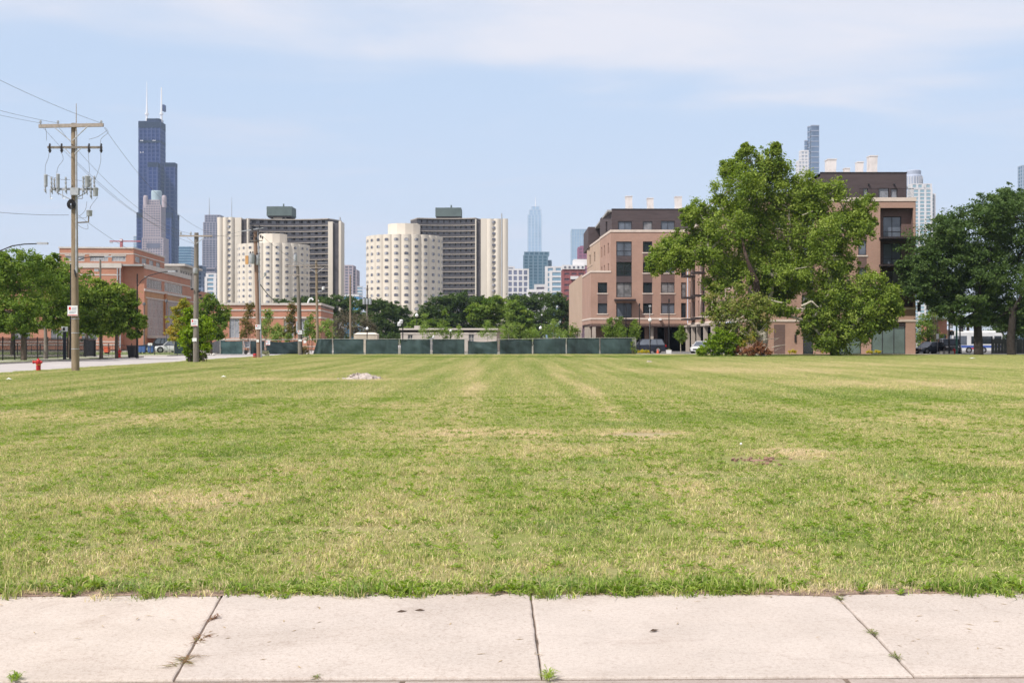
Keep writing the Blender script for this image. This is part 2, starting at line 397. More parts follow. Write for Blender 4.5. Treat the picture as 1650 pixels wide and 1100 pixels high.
SW_FAR = 7.66; LAWN_END = 136.5; STREET_R = -24.2; STREET_L = -35.3
M_ground = mat('bare_ground', (0.20, 0.185, 0.15), 1.0, 0.2, 0.05)
M_dirt = mat('joint_soil', (0.15, 0.11, 0.085), 1.0, 0.3, 12, bump=0.6, bscale=60)
mb = MB(); mb.box(-2600, 2600, -60, 4500, -1.2, -0.16); o = mb.build('ground', M_ground); tag(o, kind='structure')
# the lawn sheet, gently uneven
def hz_(x, y):
    return 0.05 * mnoise.noise(Vector((x * 0.08, y * 0.05, 3.1))) * min(1, max(0, (y - 9) / 12)) - 0.012
xs = np.concatenate([np.arange(STREET_R, 80.1, 2.0)]); ys = np.concatenate([[SW_FAR - 0.02], np.arange(9, 40, 1.5), np.arange(40, LAWN_END + 0.1, 4.0), [LAWN_END]])
mb = MB(); vs = [(float(x), float(y), hz_(x, y)) for y in ys for x in xs]; nx = len(xs)
mb.add(vs, [(j*nx+i, j*nx+i+1, (j+1)*nx+i+1, (j+1)*nx+i) for j in range(len(ys)-1) for i in range(nx-1)])
o = mb.build('lawn', M_lawn, smooth=True); tag(o, kind='structure')

# street with a worn pale surface, kerbs
M_street = mat('worn_pale_asphalt', (0.40, 0.365, 0.345), 0.95, 0.10, 0.35, bump=0.1, bscale=40)
M_kerb = mat('kerb_concrete', (0.36, 0.33, 0.29), 0.95, 0.15, 1.5)
mb = MB(); mb.box(STREET_L, STREET_R, -40, 1200, -0.155, -0.10); mb.box(STREET_R, 200, 142.5, 150.0, -0.155, -0.10)
mb.box(-100, STREET_L, 120, 128.5, -0.155, -0.10)
o = mb.build('street', M_street); tag(o, kind='structure')
mb = MB(); mb.box(STREET_R - 0.15, STREET_R, -40, 136, -0.15, 0.0); o = mb.build('near_kerb', M_kerb); tag(o, kind='structure')
mb = MB(); mb.box(STREET_L - 0.15, STREET_L, -40, 120, -0.15, 0.03); mb.box(STREET_L - 0.15, STREET_L, 129, 400, -0.15, 0.03)
o = mb.build('far_kerb', M_kerb); tag(o, kind='structure')
M_fargrass = mat('far_grass', (0.17, 0.20, 0.07), 1.0, 0.25, 0.6)
M_paleflag = mat('pale_sidewalk', (0.46, 0.42, 0.37), 0.95, 0.08, 1)
mb = MB(); mb.box(-37.6, STREET_L - 0.15, 20, 119, -0.15, 0.0); o = mb.build('parkway', M_fargrass); tag(o, kind='structure')
mb = MB(); mb.box(-39.2, -37.6, 20, 119, -0.15, 0.005); mb.box(-100, STREET_L - 0.15, 128.6, 131.0, -0.15, 0.005)
o = mb.build('far_sidewalk', M_paleflag); tag(o, kind='structure')
mb = MB(); mb.box(-110, -39.2, 20, 119, -0.15, -0.005); mb.box(-110, STREET_L - 0.15, 131.0, 165, -0.15, 0.0); o = mb.build('field', M_fargrass); tag(o, kind='structure')
M_lot = mat('parking_asphalt', (0.16, 0.155, 0.15), 0.95, 0.12, 0.4)
mb = MB(); mb.box(5, 90, 150.004, 240, -0.15, -0.06); o = mb.build('parking_lot', M_lot); tag(o, kind='structure')
mb = MB(); mb.box(14, 200, 138.6, 142.4, -0.15, 0.004); o = mb.build('pavement', M_paleflag); tag(o, kind='structure')
mb = MB(); mb.box(-24.2, 200, 136.5, 138.6, -0.15, -0.02); o = mb.build('verge', M_fargrass); tag(o, kind='structure')

# ---- sidewalk slabs at the camera's feet, each a slab of its own
def slab_mat(name, c):
    m = bpy.data.materials.new(name); m.use_nodes = True; t = m.node_tree; n = t.nodes; p = n['Principled BSDF']; p.inputs['Roughness'].default_value = 0.95
    p.inputs['Specular IOR Level'].default_value = 0.15
    g = n.new('ShaderNodeNewGeometry')
    def noi(s, d, r=0.6, dist=0.0):
        a = n.new('ShaderNodeTexNoise'); a.inputs['Scale'].default_value = s; a.inputs['Detail'].default_value = d; a.inputs['Roughness'].default_value = r; a.inputs['Distortion'].default_value = dist
        t.links.new(g.outputs['Position'], a.inputs['Vector']); return a.outputs['Fac']
    def ramp(v, stops):
        r = n.new('ShaderNodeValToRGB'); t.links.new(v, r.inputs[0]); cr = r.color_ramp
        cr.elements[0].position = stops[0][0]; cr.elements[0].color = (*stops[0][1], 1); cr.elements[1].position = stops[-1][0]; cr.elements[1].color = (*stops[-1][1], 1)
        for q, cc in stops[1:-1]: e = cr.elements.new(q); e.color = (*cc, 1)
        return r.outputs[0]
    def mul(a, b):
        m_ = n.new('ShaderNodeMix'); m_.data_type = 'RGBA'; m_.blend_type = 'MULTIPLY'; m_.inputs['Factor'].default_value = 1.0
        t.links.new(a, m_.inputs[6]); t.links.new(b, m_.inputs[7]); return m_.outputs[2]
    base = ramp(noi(1.6, 6, 0.6), [(0.3, tuple(x*0.90 for x in c)), (0.55, c), (0.75, tuple(x*1.05 for x in c))])
    grit = ramp(noi(110, 3, 0.8), [(0.30, (0.62,0.56,0.52)), (0.42, (0.93,0.92,0.9)), (0.6, (1,1,1)), (0.72, (1.16,1.15,1.14))])
    grit2 = ramp(noi(38, 4, 0.75), [(0.33, (0.83,0.80,0.78)), (0.5, (1,1,1)), (0.7, (1.05,1.05,1.05))])
    stain = ramp(noi(2.3, 5, 0.7, 1.2), [(0.30, (0.88,0.86,0.85)), (0.42, (1,1,1)), (1.0, (1,1,1))])
    oi = n.new('ShaderNodeObjectInfo'); own = ramp(oi.outputs['Random'], [(0, (.97,.965,.96)), (.5, (1,1,1)), (1, (1.03,1.02,1.0))])
    v = n.new('ShaderNodeTexVoronoi'); v.feature = 'DISTANCE_TO_EDGE'; v.inputs['Scale'].default_value = 0.42; wv = n.new('ShaderNodeTexNoise'); wv.inputs['Scale'].default_value = 3.0; wv.inputs['Detail'].default_value = 6
    t.links.new(g.outputs['Position'], wv.inputs['Vector']); ma = n.new('ShaderNodeVectorMath'); ma.operation = 'MULTIPLY_ADD'; t.links.new(wv.outputs['Color'], ma.inputs[0]); ma.inputs[1].default_value = (.5,.5,0); t.links.new(g.outputs['Position'], ma.inputs[2])
    t.links.new(ma.outputs[0], v.inputs['Vector']); crack = ramp(v.outputs['Distance'], [(0, (.90,.885,.875)), (.0016, (1,1,1)), (1, (1,1,1))])
    blot = ramp(noi(0.7, 4, 0.65, .6), [(0.35, (.93,.92,.91)), (.5, (1,1,1)), (.7, (1.03,1.03,1.03))])
    t.links.new(mul(mul(mul(mul(mul(mul(base, grit), grit2), stain), own), crack), blot), p.inputs['Base Color'])
    b = n.new('ShaderNodeBump'); b.inputs['Strength'].default_value = 0.35; b.inputs['Distance'].default_value = 0.006
    t.links.new(noi(90, 4, 0.7), b.inputs['Height']); t.links.new(b.outputs[0], p.inputs['Normal'])
    return m
M_slab = slab_mat('sidewalk_concrete', (0.50, 0.438, 0.395)); M_slab2 = slab_mat('kerbside_concrete', (0.37, 0.31, 0.28))
sw = thing('sidewalk', 'sidewalk', 'sidewalk', (0, 6.7, 0)); del sw['label']; del sw['category']; tag(sw, kind='structure')
mb = MB(); mb.box(-60, 60, -6, SW_FAR + 0.35, -0.15, -0.012); mb.build('soil_bed', M_dirt, sw)
def slab(name, q, m, dz=0.0):
    # q: four plan corners; edges worn: small chamfer and slight wander
    bm = bmesh.new(); pts = []
    for i in range(4):
        a = Vector(q[i]); b = Vector(q[(i+1) % 4]); L_ = (b - a).length; k = max(2, int(L_ / 0.07))
        nrm = Vector((b.y - a.y, a.x - b.x)).normalized()
        for j in range(k):
            t = j / k; p = a.lerp(b, t)
            wv = 0.0 if j == 0 else (0.003 * mnoise.noise(Vector((p.x*6, p.y*6, i))) + 0.003 * mnoise.noise(Vector((p.x*21, p.y*21, i))) + (-0.02 * max(0, mnoise.noise(Vector((p.x*3.1, p.y*2.7, 5 + i))) - 0.42)))
            pts.append(p + nrm * wv)
    c = sum(pts, Vector((0, 0))) / len(pts)
    rings = []
    for dz_, inn in ((-0.1, 0.0), (-0.010, 0.0), (-0.003, 0.004), (0.0, 0.013)):
        rings.append([bm.verts.new((*(p + (c - p).normalized() * inn), dz_ + dz)) for p in pts])
    n_ = len(pts)
    for r0, r1 in zip(rings, rings[1:]):
        for i in range(n_): bm.faces.new((r0[i], r0[(i+1) % n_], r1[(i+1) % n_], r1[i]))
    bm.faces.new(rings[-1])
    bmesh.ops.recalc_face_normals(bm, faces=bm.faces)
    me = bpy.data.meshes.new(name); bm.to_mesh(me); bm.free(); me.materials.append(m)
    o = bpy.data.objects.new(name, me); COL.objects.link(o); o.parent = sw
    me.transform(Matrix.Translation((0, -6.7, 0))); return o
far_x = [-9.2, -7.35, -5.5, -3.66, -1.765, 0.114, 1.975, 3.83, 5.7, 7.5, 9.3]
near_x = [-9.0, -7.15, -5.3, -3.45, -1.545, 0.137, 1.86, 3.72, 5.6, 7.4, 9.2]
def ynear(x): return 5.755 + 0.02 * x / 1.0
def yfar(x): return SW_FAR + 0.012 * x
GAP = 0.0045
for i in range(len(far_x) - 1):
    a, b, c_, d = far_x[i], far_x[i+1], near_x[i+1], near_x[i]
    g = GAP * (1.3 if i in (3,) else 0.9)
    slab('paving_slab', [(d + g, ynear(d)), (c_ - g, ynear(c_)), (b - g, yfar(b)), (a + g, yfar(a))], M_slab, dz=[0.0, -0.004, 0.003, -0.002, 0.004, 0.0, 0.003, -0.003, 0.0, 0.0][i])
ex = [-10, -8.1, -6.2, -4.3, -2.4, -0.5, 1.535, 3.4, 5.3, 7.2, 9.1]
for i in range(len(ex) - 1):
    a, b = ex[i], ex[i+1]
    slab('kerbside_slab', [(a + .01, 3.9), (b - .01, 3.9), (b - .01, ynear(b) - 0.02), (a + .01, ynear(a) - 0.02)], M_slab2, dz=-0.006)
mb = MB(); mb.box(-60, 60, -6, 3.8, -0.16, -0.12); o = mb.build('near_street', M_street); tag(o, kind='structure')

# ---- grass: real blades, in small patches instanced over the lawn
rs = np.random.RandomState(3)
def patch_mesh(name, size, n, hmin, hmax, wid, seg2=True, clump=0.5, lean=0.6, weeds=0, dead=0.0, ts=0.0):
    V = []; Fc = []; T = []; MI = []
    nc = max(3, int(n / 14)); cx = rs.uniform(-size/2, size/2, (nc, 2)); ch = rs.uniform(0.7, 1.25, nc); ct = rs.normal(0, 0.16, nc)
    for i in range(n):
        k = rs.randint(nc)
        if rs.rand() < clump: x, y = cx[k] + rs.normal(0, size * 0.05 if size > 1 else 0.028, 2)
        else: x, y = rs.uniform(-size/2, size/2, 2)
        h = rs.uniform(hmin, hmax) * ch[k]; a = rs.uniform(0, 2*math.pi); l = abs(rs.normal(0, lean)); dx_, dy_ = math.cos(a)*l*h, math.sin(a)*l*h
        b = rs.uniform(0, math.pi); wx, wy = math.cos(b)*wid/2, math.sin(b)*wid/2
        o = len(V); tint = min(1, max(-.4, 0.5 + ts + ct[k] + rs.normal(0, 0.22)))
        if rs.rand() < dead: tint = rs.uniform(0.85, 1.3)
        if seg2:
            V += [(x-wx,y-wy,-.01),(x+wx,y+wy,-.01),(x+wx*.8+dx_*.35,y+wy*.8+dy_*.35,h*.6),(x-wx*.8+dx_*.35,y-wy*.8+dy_*.35,h*.6),(x+dx_,y+dy_,h*(1-.25*min(1,l)))]
            Fc += [(o,o+1,o+2,o+3),(o+3,o+2,o+4)]; T += [tint]*2; MI += [0]*2
        else:
            V += [(x-wx,y-wy,-.01),(x+wx,y+wy,-.01),(x+dx_,y+dy_,h)]; Fc += [(o,o+1,o+2)]; T += [tint]; MI += [0]
    for i in range(weeds):
        x, y = rs.uniform(-size/2, size/2, 2); kk = rs.randint(5, 9); a0 = rs.uniform(0, 6.28); base = rs.uniform(0.2, 0.8)
        for j in range(kk):
            a = a0 + j * 6.283 / kk + rs.normal(0, .25); l = rs.uniform(.025, .055); wd = l * rs.uniform(.35, .55); e = rs.uniform(.2, .9)
            c, s = math.cos(a), math.sin(a); z0 = rs.uniform(.005, .03)
            def pt(u, v, z): return (x + c*u - s*v, y + s*u + c*v, z0 + z)
            o = len(V); V += [pt(.003,0,0), pt(l*.5, wd/2, l*e*.6), pt(l, 0, l*e*.7), pt(l*.5, -wd/2, l*e*.6)]
            Fc += [(o,o+1,o+2,o+3)]; T += [min(1, max(0, base + rs.normal(0,.15)))]; MI += [1]
    me = bpy.data.meshes.new(name); me.from_pydata(V, [], Fc); me.materials.append(M_blade); me.materials.append(M_weed)
    me.polygons.foreach_set('material_index', MI)
    at = me.attributes.new('tint', 'FLOAT', 'FACE'); at.data.foreach_set('value', T)
    return me
def grass_object(name, label, pts, idx, rot, scl, meshes):
    c = bpy.data.collections.new(name + '_source')
    for i, me in enumerate(meshes):
        c.objects.link(bpy.data.objects.new('%s_%02d' % (name, i), me))
    me = bpy.data.meshes.new(name); me.from_pydata(pts, [], [])
    for nm, dat, ty in (('idx', idx, 'INT'), ('rot', rot, 'FLOAT'), ('scl', scl, 'FLOAT')):
        a = me.attributes.new(nm, ty, 'POINT'); a.data.foreach_set('value', dat)
    o = bpy.data.objects.new(name, me); COL.objects.link(o); tag(o, label, 'grass', kind='stuff')
    g = bpy.data.node_groups.new(name + '_scatter', 'GeometryNodeTree')
    g.interface.new_socket('Geometry', in_out='INPUT', socket_type='NodeSocketGeometry'); g.interface.new_socket('Geometry', in_out='OUTPUT', socket_type='NodeSocketGeometry')
    n = g.nodes; L = g.links; gi = n.new('NodeGroupInput'); go = n.new('NodeGroupOutput')
    ci = n.new('GeometryNodeCollectionInfo'); ci.inputs['Collection'].default_value = c; ci.inputs['Separate Children'].default_value = True; ci.inputs['Reset Children'].default_value = True
    ip = n.new('GeometryNodeInstanceOnPoints'); ip.inputs['Pick Instance'].default_value = True
    def attr(nm, ty):
        a = n.new('GeometryNodeInputNamedAttribute'); a.data_type = ty; a.inputs['Name'].default_value = nm; return a.outputs['Attribute']
    cx = n.new('ShaderNodeCombineXYZ'); L.new(attr('rot', 'FLOAT'), cx.inputs[2])
    er = n.new('FunctionNodeEulerToRotation'); L.new(cx.outputs[0], er.inputs[0])
    sx = n.new('ShaderNodeCombineXYZ'); sx.inputs[0].default_value = 1; sx.inputs[1].default_value = 1; L.new(attr('scl', 'FLOAT'), sx.inputs[2])
    L.new(gi.outputs[0], ip.inputs['Points']); L.new(ci.outputs[0], ip.inputs['Instance']); L.new(attr('idx', 'INT'), ip.inputs['Instance Index'])
    L.new(er.outputs[0], ip.inputs['Rotation']); L.new(sx.outputs[0], ip.inputs['Scale']); L.new(ip.outputs[0], go.inputs[0])
    md = o.modifiers.new('scatter', 'NODES'); md.node_group = g
    return o
S1 = 0.5
near = [patch_mesh('g', S1, 900, .02, .055, .0055, clump=.6, weeds=4, dead=.12, lean=1.1),
        patch_mesh('g', S1, 900, .02, .0555, .0060, clump=.75, weeds=4, dead=.18, lean=1.2),
        patch_mesh('g', S1, 800, .015, .045, .0055, clump=.5, weeds=9, dead=.08, lean=1.2),
        patch_mesh('g', S1, 560, .01, .03, .0050, clump=.7, weeds=3, dead=.45, lean=1.6),
        patch_mesh('g', S1, 880, .03, .075, .0070, clump=.8, weeds=3, dead=.08, lean=1.1),
        patch_mesh('g', S1, 700, .015, .045, .0055, clump=.6, weeds=18, dead=.08, lean=1.2)]
pts = []; idx = []; rot = []; scl = []
y = SW_FAR + 0.24
while y < 34:
    half = 0.45 * y + 3.0; x = -half
    while x < half:
        px_, py_ = x + random.uniform(-.06, .06), y + random.uniform(-.06, .06) * (y > 8.3)
        a = mnoise.noise(Vector((px_*.45, py_*.45, 0))); b = mnoise.noise(Vector((px_*1.3, py_*1.3, 9)))
        v = a + .5*b + random.uniform(-.15, .15)
        k = 3 if v < -.42 else (1 if v < -.1 else (0 if v < .15 else (2 if v < .4 else (5 if b > 0 else 4))))
        if random.random() < .08: k = 5
        bare = any(((px_-cx)/rx)**2 + ((py_-cy)/ry)**2 < 1 for cx, cy, rx, ry in ((3.25, 16.1, .75, .5), (2.05, 20.6, .5, .5)))
        if bare: k = 3
        if not (bare and random.random() < .6):
            pts.append((px_, py_, hz_(px_, py_))); idx.append(k); rot.append(random.randrange(4)*math.pi/2 + random.uniform(-.15, .15)); scl.append(random.uniform(.7, 1.15) * (1.15 if y < 8.2 else 1))
        x += S1 * .96
    y += S1 * .96
grass_object('grass_near', 'short mown mix of green and straw coloured grass close to the sidewalk', pts, idx, rot, scl, near)
S2 = 1.5
farp = [patch_mesh('h', S2, 2600, .03, .07, .013, seg2=False, clump=.5, dead=.08),
        patch_mesh('h', S2, 2600, .025, .06, .014, seg2=False, clump=.6, dead=.15),
        patch_mesh('h', S2, 2400, .03, .08, .015, seg2=False, clump=.65, dead=.05)]
pts = []; idx = []; rot = []; scl = []
y = 34.3
while y < LAWN_END - .5:
    half = 0.45 * y + 4.0; x = max(-half, STREET_R + .8)
    while x < half:
        px_, py_ = x + random.uniform(-.2, .2), y + random.uniform(-.2, .2)
        pts.append((px_, py_, hz_(px_, py_))); idx.append(random.randrange(3)); rot.append(random.uniform(0, 6.28)); scl.append(random.uniform(.75, 1.15))
        x += S2 * .9
    y += S2 * .9
grass_object('grass_far', 'mown grass field stretching from mid lawn back to the green fence', pts, idx, rot, scl, farp)
# ragged fringe hanging over the sidewalk edge
fr = [patch_mesh('f', .3, 330, .03, .085, .007, clump=.7, lean=1.3, weeds=10, dead=.06, ts=-.2), patch_mesh('f', .3, 220, .03, .075, .007, clump=.8, lean=1.4, weeds=26, dead=.08, ts=-.2), patch_mesh('f', .3, 90, .02, .05, .006, clump=.6, lean=1.3, weeds=2, dead=.75)]
pts = []; idx = []; rot = []; scl = []
x = -7.0
while x < 7.0:
    dens = mnoise.noise(Vector((x*.8, 0, 4))) + .35
    bald = (1.6 < x < 2.7) or (3.1 < x < 3.6)
    if dens > 0 or random.random() < .35:
        yy = yfar(x) + random.uniform(-.01, .16) + (.10 if bald else 0)
        pts.append((x, yy, -.008)); idx.append(2 if bald or random.random() < .15 else random.randrange(2)); rot.append(random.uniform(0, 6.28)); scl.append(random.uniform(.8, 1.4))
    x += random.uniform(.1, .22)
grass_object('grass_fringe', 'ragged tufts and weeds where the lawn meets the sidewalk edge', pts, idx, rot, scl, fr)
# little weeds growing in slab joints (each can be counted)
def joint_weed(x, y, n, l, m, nm, lab, flat=.35, tintb=.5):
    V = []; Fc = []; T = []; sl_ = 0.0 if y < 5.8 else (-.12 if x < 0 else .06); xs_k = 1
    for i in range(int(n*2.2)):
        a = random.uniform(0, 6.28); L_ = l * random.uniform(.25, .95)**1.3; wd = min(.007, L_ * .16); e = random.uniform(.1, flat); c, s = math.cos(a), math.sin(a)
        oy = random.gauss(0, l*.5); ox = -oy*sl_ + random.gauss(0, .006)
        def pt(u, v, z): return (ox + c*u - s*v, oy + s*u + c*v, z + .001)
        o = len(V); V += [pt(0,0,0), pt(L_*.5, wd/2, L_*e), pt(L_, 0, L_*e*.8), pt(L_*.5, -wd/2, L_*e)]; Fc.append((o,o+1,o+2,o+3)); T.append(random.gauss(tintb, .2))
    me = bpy.data.meshes.new(nm); me.from_pydata(V, [], Fc); me.materials.append(m); at = me.attributes.new('tint', 'FLOAT', 'FACE'); at.data.foreach_set('value', T)
    o = bpy.data.objects.new(nm, me); COL.objects.link(o); o.location = (x, y, 0.0)
    return tag(o, lab, 'weed', 'weeds growing in the sidewalk joints')
M_dryweed = leaf_mat('dry_weed_leaf', [(0.16,0.07,0.04),(0.24,0.14,0.07),(0.22,0.19,0.07),(0.17,0.22,0.06)])
joint_weed(-1.62, 6.5, 26, .10, M_dryweed, 'joint_weed', 'dry spreading weed low in the left diagonal joint', .10, .3)
joint_weed(-1.585, 6.05, 26, .12, M_dryweed, 'joint_weed', 'long flat weed where left joint nears the cross joint', .08, .5)
joint_weed(-1.66, 6.95, 30, .06, M_dryweed, 'joint_weed', 'reddish dry tuft halfway up the left joint', .6, .1)
joint_weed(.17, 5.76, 46, .065, M_weed, 'joint_weed', 'bright green tuft at the foot of the middle joint', .8, .8)
joint_weed(1.96, 7.5, 30, .055, M_dryweed, 'joint_weed', 'small olive tuft topmost in the right joint', .5, .9)
joint_weed(1.91, 6.62, 24, .05, M_dryweed, 'joint_weed', 'small olive tuft midway down the right joint', .5, .9)
joint_weed(1.88, 6.12, 26, .055, M_dryweed, 'joint_weed', 'small olive tuft lowest in the right joint', .5, .9)
joint_weed(-2.27, 5.72, 40, .06, M_weed, 'joint_weed', 'green tuft at the left end of the cross joint', .8, .5)
joint_weed(-.9, 5.75, 24, .04, M_dryweed, 'joint_weed', 'yellowish tuft in cross joint beside left slab corner', .4, .8)
for k, (lx, ly, a) in enumerate([(-.63, 7.13, .3), (-.53, 7.16, -.2), (.755, 6.66, .5), (2.0, 7.58, .1)]):
    mb = MB(); mb.add([(-.03,0,0.004),(0,.012,.012),(.035,.002,.006),(0,-.012,.004)], [(0,1,2),(0,2,3)])
    o = mb.build('dead_leaf', mat('dead_leaf', (.07,.045,.03), .9)); o.location = (lx, ly, .002); o.rotation_euler = (0, 0, a)
    tag(o, ['left of two curled brown leaves on the middle slab', 'right of two curled brown leaves on the middle slab', 'lone dark leaf on slab right of the middle joint', 'dark leaf scrap by the top of the right joint'][k], 'leaf', 'fallen leaves on the sidewalk')
# soil and clippings washed over the slab edge
mb = MB(); k = 420; vs = []
for i in range(k+1):
    x = -7 + 14*i/k; wv = max(0, .030 + .06*mnoise.noise(Vector((x*1.3, 0, 7))) + .030*mnoise.noise(Vector((x*6, 0, 2))) + .014*mnoise.noise(Vector((x*25, 0, 2)))) + (.035 if 1.5 < x < 2.8 else 0)
    vs += [(x, yfar(x) + .12, .004), (x, yfar(x) - wv*.5, .006), (x, yfar(x) - wv, .0012)]
mb.add(vs, [(3*i+j, 3*i+3+j, 3*i+4+j, 3*i+1+j) for i in range(k) for j in (0, 1)]); o = mb.build('soil_spill', mat('washed_soil', (.24, .165, .125), 1.0, .35, 14, bump=1.0, bscale=50)); tag(o, 'thin ragged line of washed soil along the lawn edge of the sidewalk', 'soil', kind='stuff')
mb = MB(); rr_ = random.Random(12)
for i in range(900):
    x = rr_.uniform(-5, 5); y_ = yfar(x) + rr_.gauss(-.02, .05) if rr_.random() < .85 else rr_.uniform(5.9, 7.6); a = rr_.uniform(0, 3.14); l = rr_.uniform(.006, .03); c, s_ = math.cos(a)*l, math.sin(a)*l; z = .004 if y_ < yfar(x) else .012
    mb.add([(x-c, y_-s_, z), (x+s_*.16, y_-c*.16, z+.003), (x+c, y_+s_, z+.002), (x-s_*.16, y_+c*.16, z+.003)], [(0,1,2,3)])
o = mb.build('grass_clippings', mat('dry_clippings', (.36, .27, .16), .95, .3, 9)); tag(o, 'scattered dry grass clippings on and beside the sidewalk edge', 'clippings', kind='stuff')
# crumbly mounds and bare earth on the lawn
M_gravel = mat('pale_gravel', (0.40, 0.34, 0.30), 1.0, 0.28, 9, bump=1.0, bscale=14)
M_earth = mat('bare_earth', (0.27, 0.165, 0.12), 1.0, 0.3, 14, bump=1.0, bscale=30)
def mound(name, label, cat, x, y, rx, ry, h, m, seed):
    vs = []; n = 30; k = 9
    for j in range(k + 1):
        r = j / k
        for i in range(n):
            a = 2*math.pi*i/n; rr = r * (1 + .22*mnoise.noise(Vector((math.cos(a)*1.5, math.sin(a)*1.5, seed))))
            zz_ = h * max(0, (1 - r**2.2)) * (0.75 + .6*mnoise.noise(Vector((math.cos(a)*rr*2.2, math.sin(a)*rr*2.2, seed+3)))) + h*.12*mnoise.noise(Vector((math.cos(a)*rr*9, math.sin(a)*rr*9, seed))) - .02
            vs.append((x + rx*rr*math.cos(a), y + ry*rr*math.sin(a), hz_(x, y) + (zz_ if j < k else -.03)))
    mb = MB(); mb.add(vs, [(j*n+i, j*n+(i+1) % n, (j+1)*n+(i+1) % n, (j+1)*n+i) for j in range(k) for i in range(n)])
    rr_ = random.Random(seed)
    for i in range(int(60 * rx)):
        a = rr_.uniform(0, 6.28); q = rr_.uniform(.2, 1.15); s = rr_.uniform(.01, .035) * (2 if h > .2 else 1)
        mb.cbox((x + rx*q*math.cos(a), y + ry*q*math.sin(a), hz_(x, y) + max(0, h*(1-q*q))*.8 + s*.3), s*1.4, s, s, rr_.uniform(0, 3), rr_.uniform(-.5, .5))
    return tag(mb.build(name, m), label, cat)
mound('gravel_mound', 'pale mound of gravelly soil on the left of the lawn', 'dirt mound', X(583, 49.5), 49.5, .86, .62, .30, M_gravel, 2)
mound('gravel_mound', 'tiny pale heap on the far lawn in front of the fence end', 'dirt mound', X(1046, 88), 88, .33, .3, .14, M_gravel, 5)
mound('bare_soil_patch', 'patch of reddish bare soil on the right of the lawn', 'bare soil', 3.2, 16.15, .42, .3, .035, M_earth, 8)
mound('bare_soil_patch', 'smaller reddish crumb of soil just below the bare patch', 'bare soil', 3.15, 15.5, .16, .12, .03, M_earth, 11)
for k, (px_, py_, s, lab) in enumerate([(360, 609, .13, 'white scrap of litter left of the gravel mound'), (14, 613, .14, 'white scrap of litter near the left edge of the lawn'), (1567, 578, .3, 'white scrap of litter in front of the right hand trees')]):
    d = EYE * F / (py_ - 548)
    mb = MB(); mb.add([(-s,0,.03),(0,-s*.4,.075),(s,0,.04),(0,s*.5,.085),(0,0,.11)], [(0,1,4),(1,2,4),(2,3,4),(3,0,4)])
    o = mb.build('litter', M_white); o.location = (X(px_, d), d, 0); tag(o, lab, 'litter')
# clover flower by the bare patch
t = thing('clover_flower', 'single white clover head above the bare soil patch', 'flower', (X(1194, 17.4), 17.4, 0))
mb = MB(); mb.tube((X(1194,17.4), 17.4, 0), (X(1194,17.4), 17.4, .11), .003, n=5); mb.build('stem', M_weed, t)
mb = MB(); mb.lathe((X(1194,17.4), 17.4, .11), [(0,-.018),(.014,-.01),(.018,0),(.013,.012),(0,.02)], 8); mb.build('flower_head', M_white, t)
# ================================================================== BUILDINGS
def wallM(A, B, z0=0.0):
    d = Vector((B[0]-A[0], B[1]-A[1], 0)); L_ = d.length; d.normalize()
    i = Vector((-d.y, d.x, 0))
    m = Matrix(((d.x, i.x, 0, A[0]), (d.y, i.y, 0, A[1]), (0, 0, 1, z0), (0, 0, 0, 1)))
    return m, L_
def facade(parent, name, A, B, z0, z1, ops, m, reveal=0.18, label=None):
    """wall seen left (A) to right (B) from outside, with real openings; returns its matrix"""
    M, L_ = wallM(A, B)
    us = sorted({0.0, L_} | {min(L_, max(0, o[0])) for o in ops} | {min(L_, max(0, o[1])) for o in ops})
    zs = sorted({z0, z1} | {o[2] for o in ops} | {o[3] for o in ops})
    mb = MB(M)
    for i in range(len(us) - 1):
        for j in range(len(zs) - 1):
            uc, zc_ = (us[i]+us[i+1])/2, (zs[j]+zs[j+1])/2
            if us[i+1]-us[i] < 1e-5 or zs[j+1]-zs[j] < 1e-5: continue
            if any(o[0] < uc < o[1] and o[2] < zc_ < o[3] for o in ops): continue
            mb.add([(us[i],0,zs[j]),(us[i+1],0,zs[j]),(us[i+1],0,zs[j+1]),(us[i],0,zs[j+1])], [(0,1,2,3)])
    for o in ops:
        a, b, c, d = o[:4]; r = reveal + 0.06
        mb.add([(a,0,c),(a,r,c),(a,r,d),(a,0,d)], [(0,1,2,3)]); mb.add([(b,0,c),(b,r,c),(b,r,d),(b,0,d)], [(0,3,2,1)])
        mb.add([(a,0,c),(b,0,c),(b,r,c),(a,r,c)], [(0,1,2,3)]); mb.add([(a,0,d),(b,0,d),(b,r,d),(a,r,d)], [(0,3,2,1)])
    me = bpy.data.meshes.new(name); me.from_pydata(mb.v, [], mb.f); me.materials.append(m)
    ob = bpy.data.objects.new(name, me); COL.objects.link(ob)
    ob.parent = parent; me.transform(wmat(parent).inverted())
    if label: ob['label'] = label
    return M
WM = {}
M_frame = mat('dark_window_frame', (0.028, 0.024, 0.028), 0.5, 0.1, 3)
M_frameW = mat('pale_window_frame', (0.52, 0.50, 0.47), 0.6, 0.1, 3)
M_glassB = glass_mat('blind_behind_glass', (0.30, 0.31, 0.34), 0.15, 0.25, 1.5)
M_glassS = glass_mat('reflected_sky_glass', (0.11, 0.125, 0.155), .15)  # pane colour raised to stand in for the sky reflected in it
M_glassM = glass_mat('half_drawn_blind_glass', (0.17, 0.165, 0.17), .2, .6, .7)
M_glassG = glass_mat('green_storefront_glass', (0.10, 0.14, 0.125), 0.12, 0.15, 0.5)
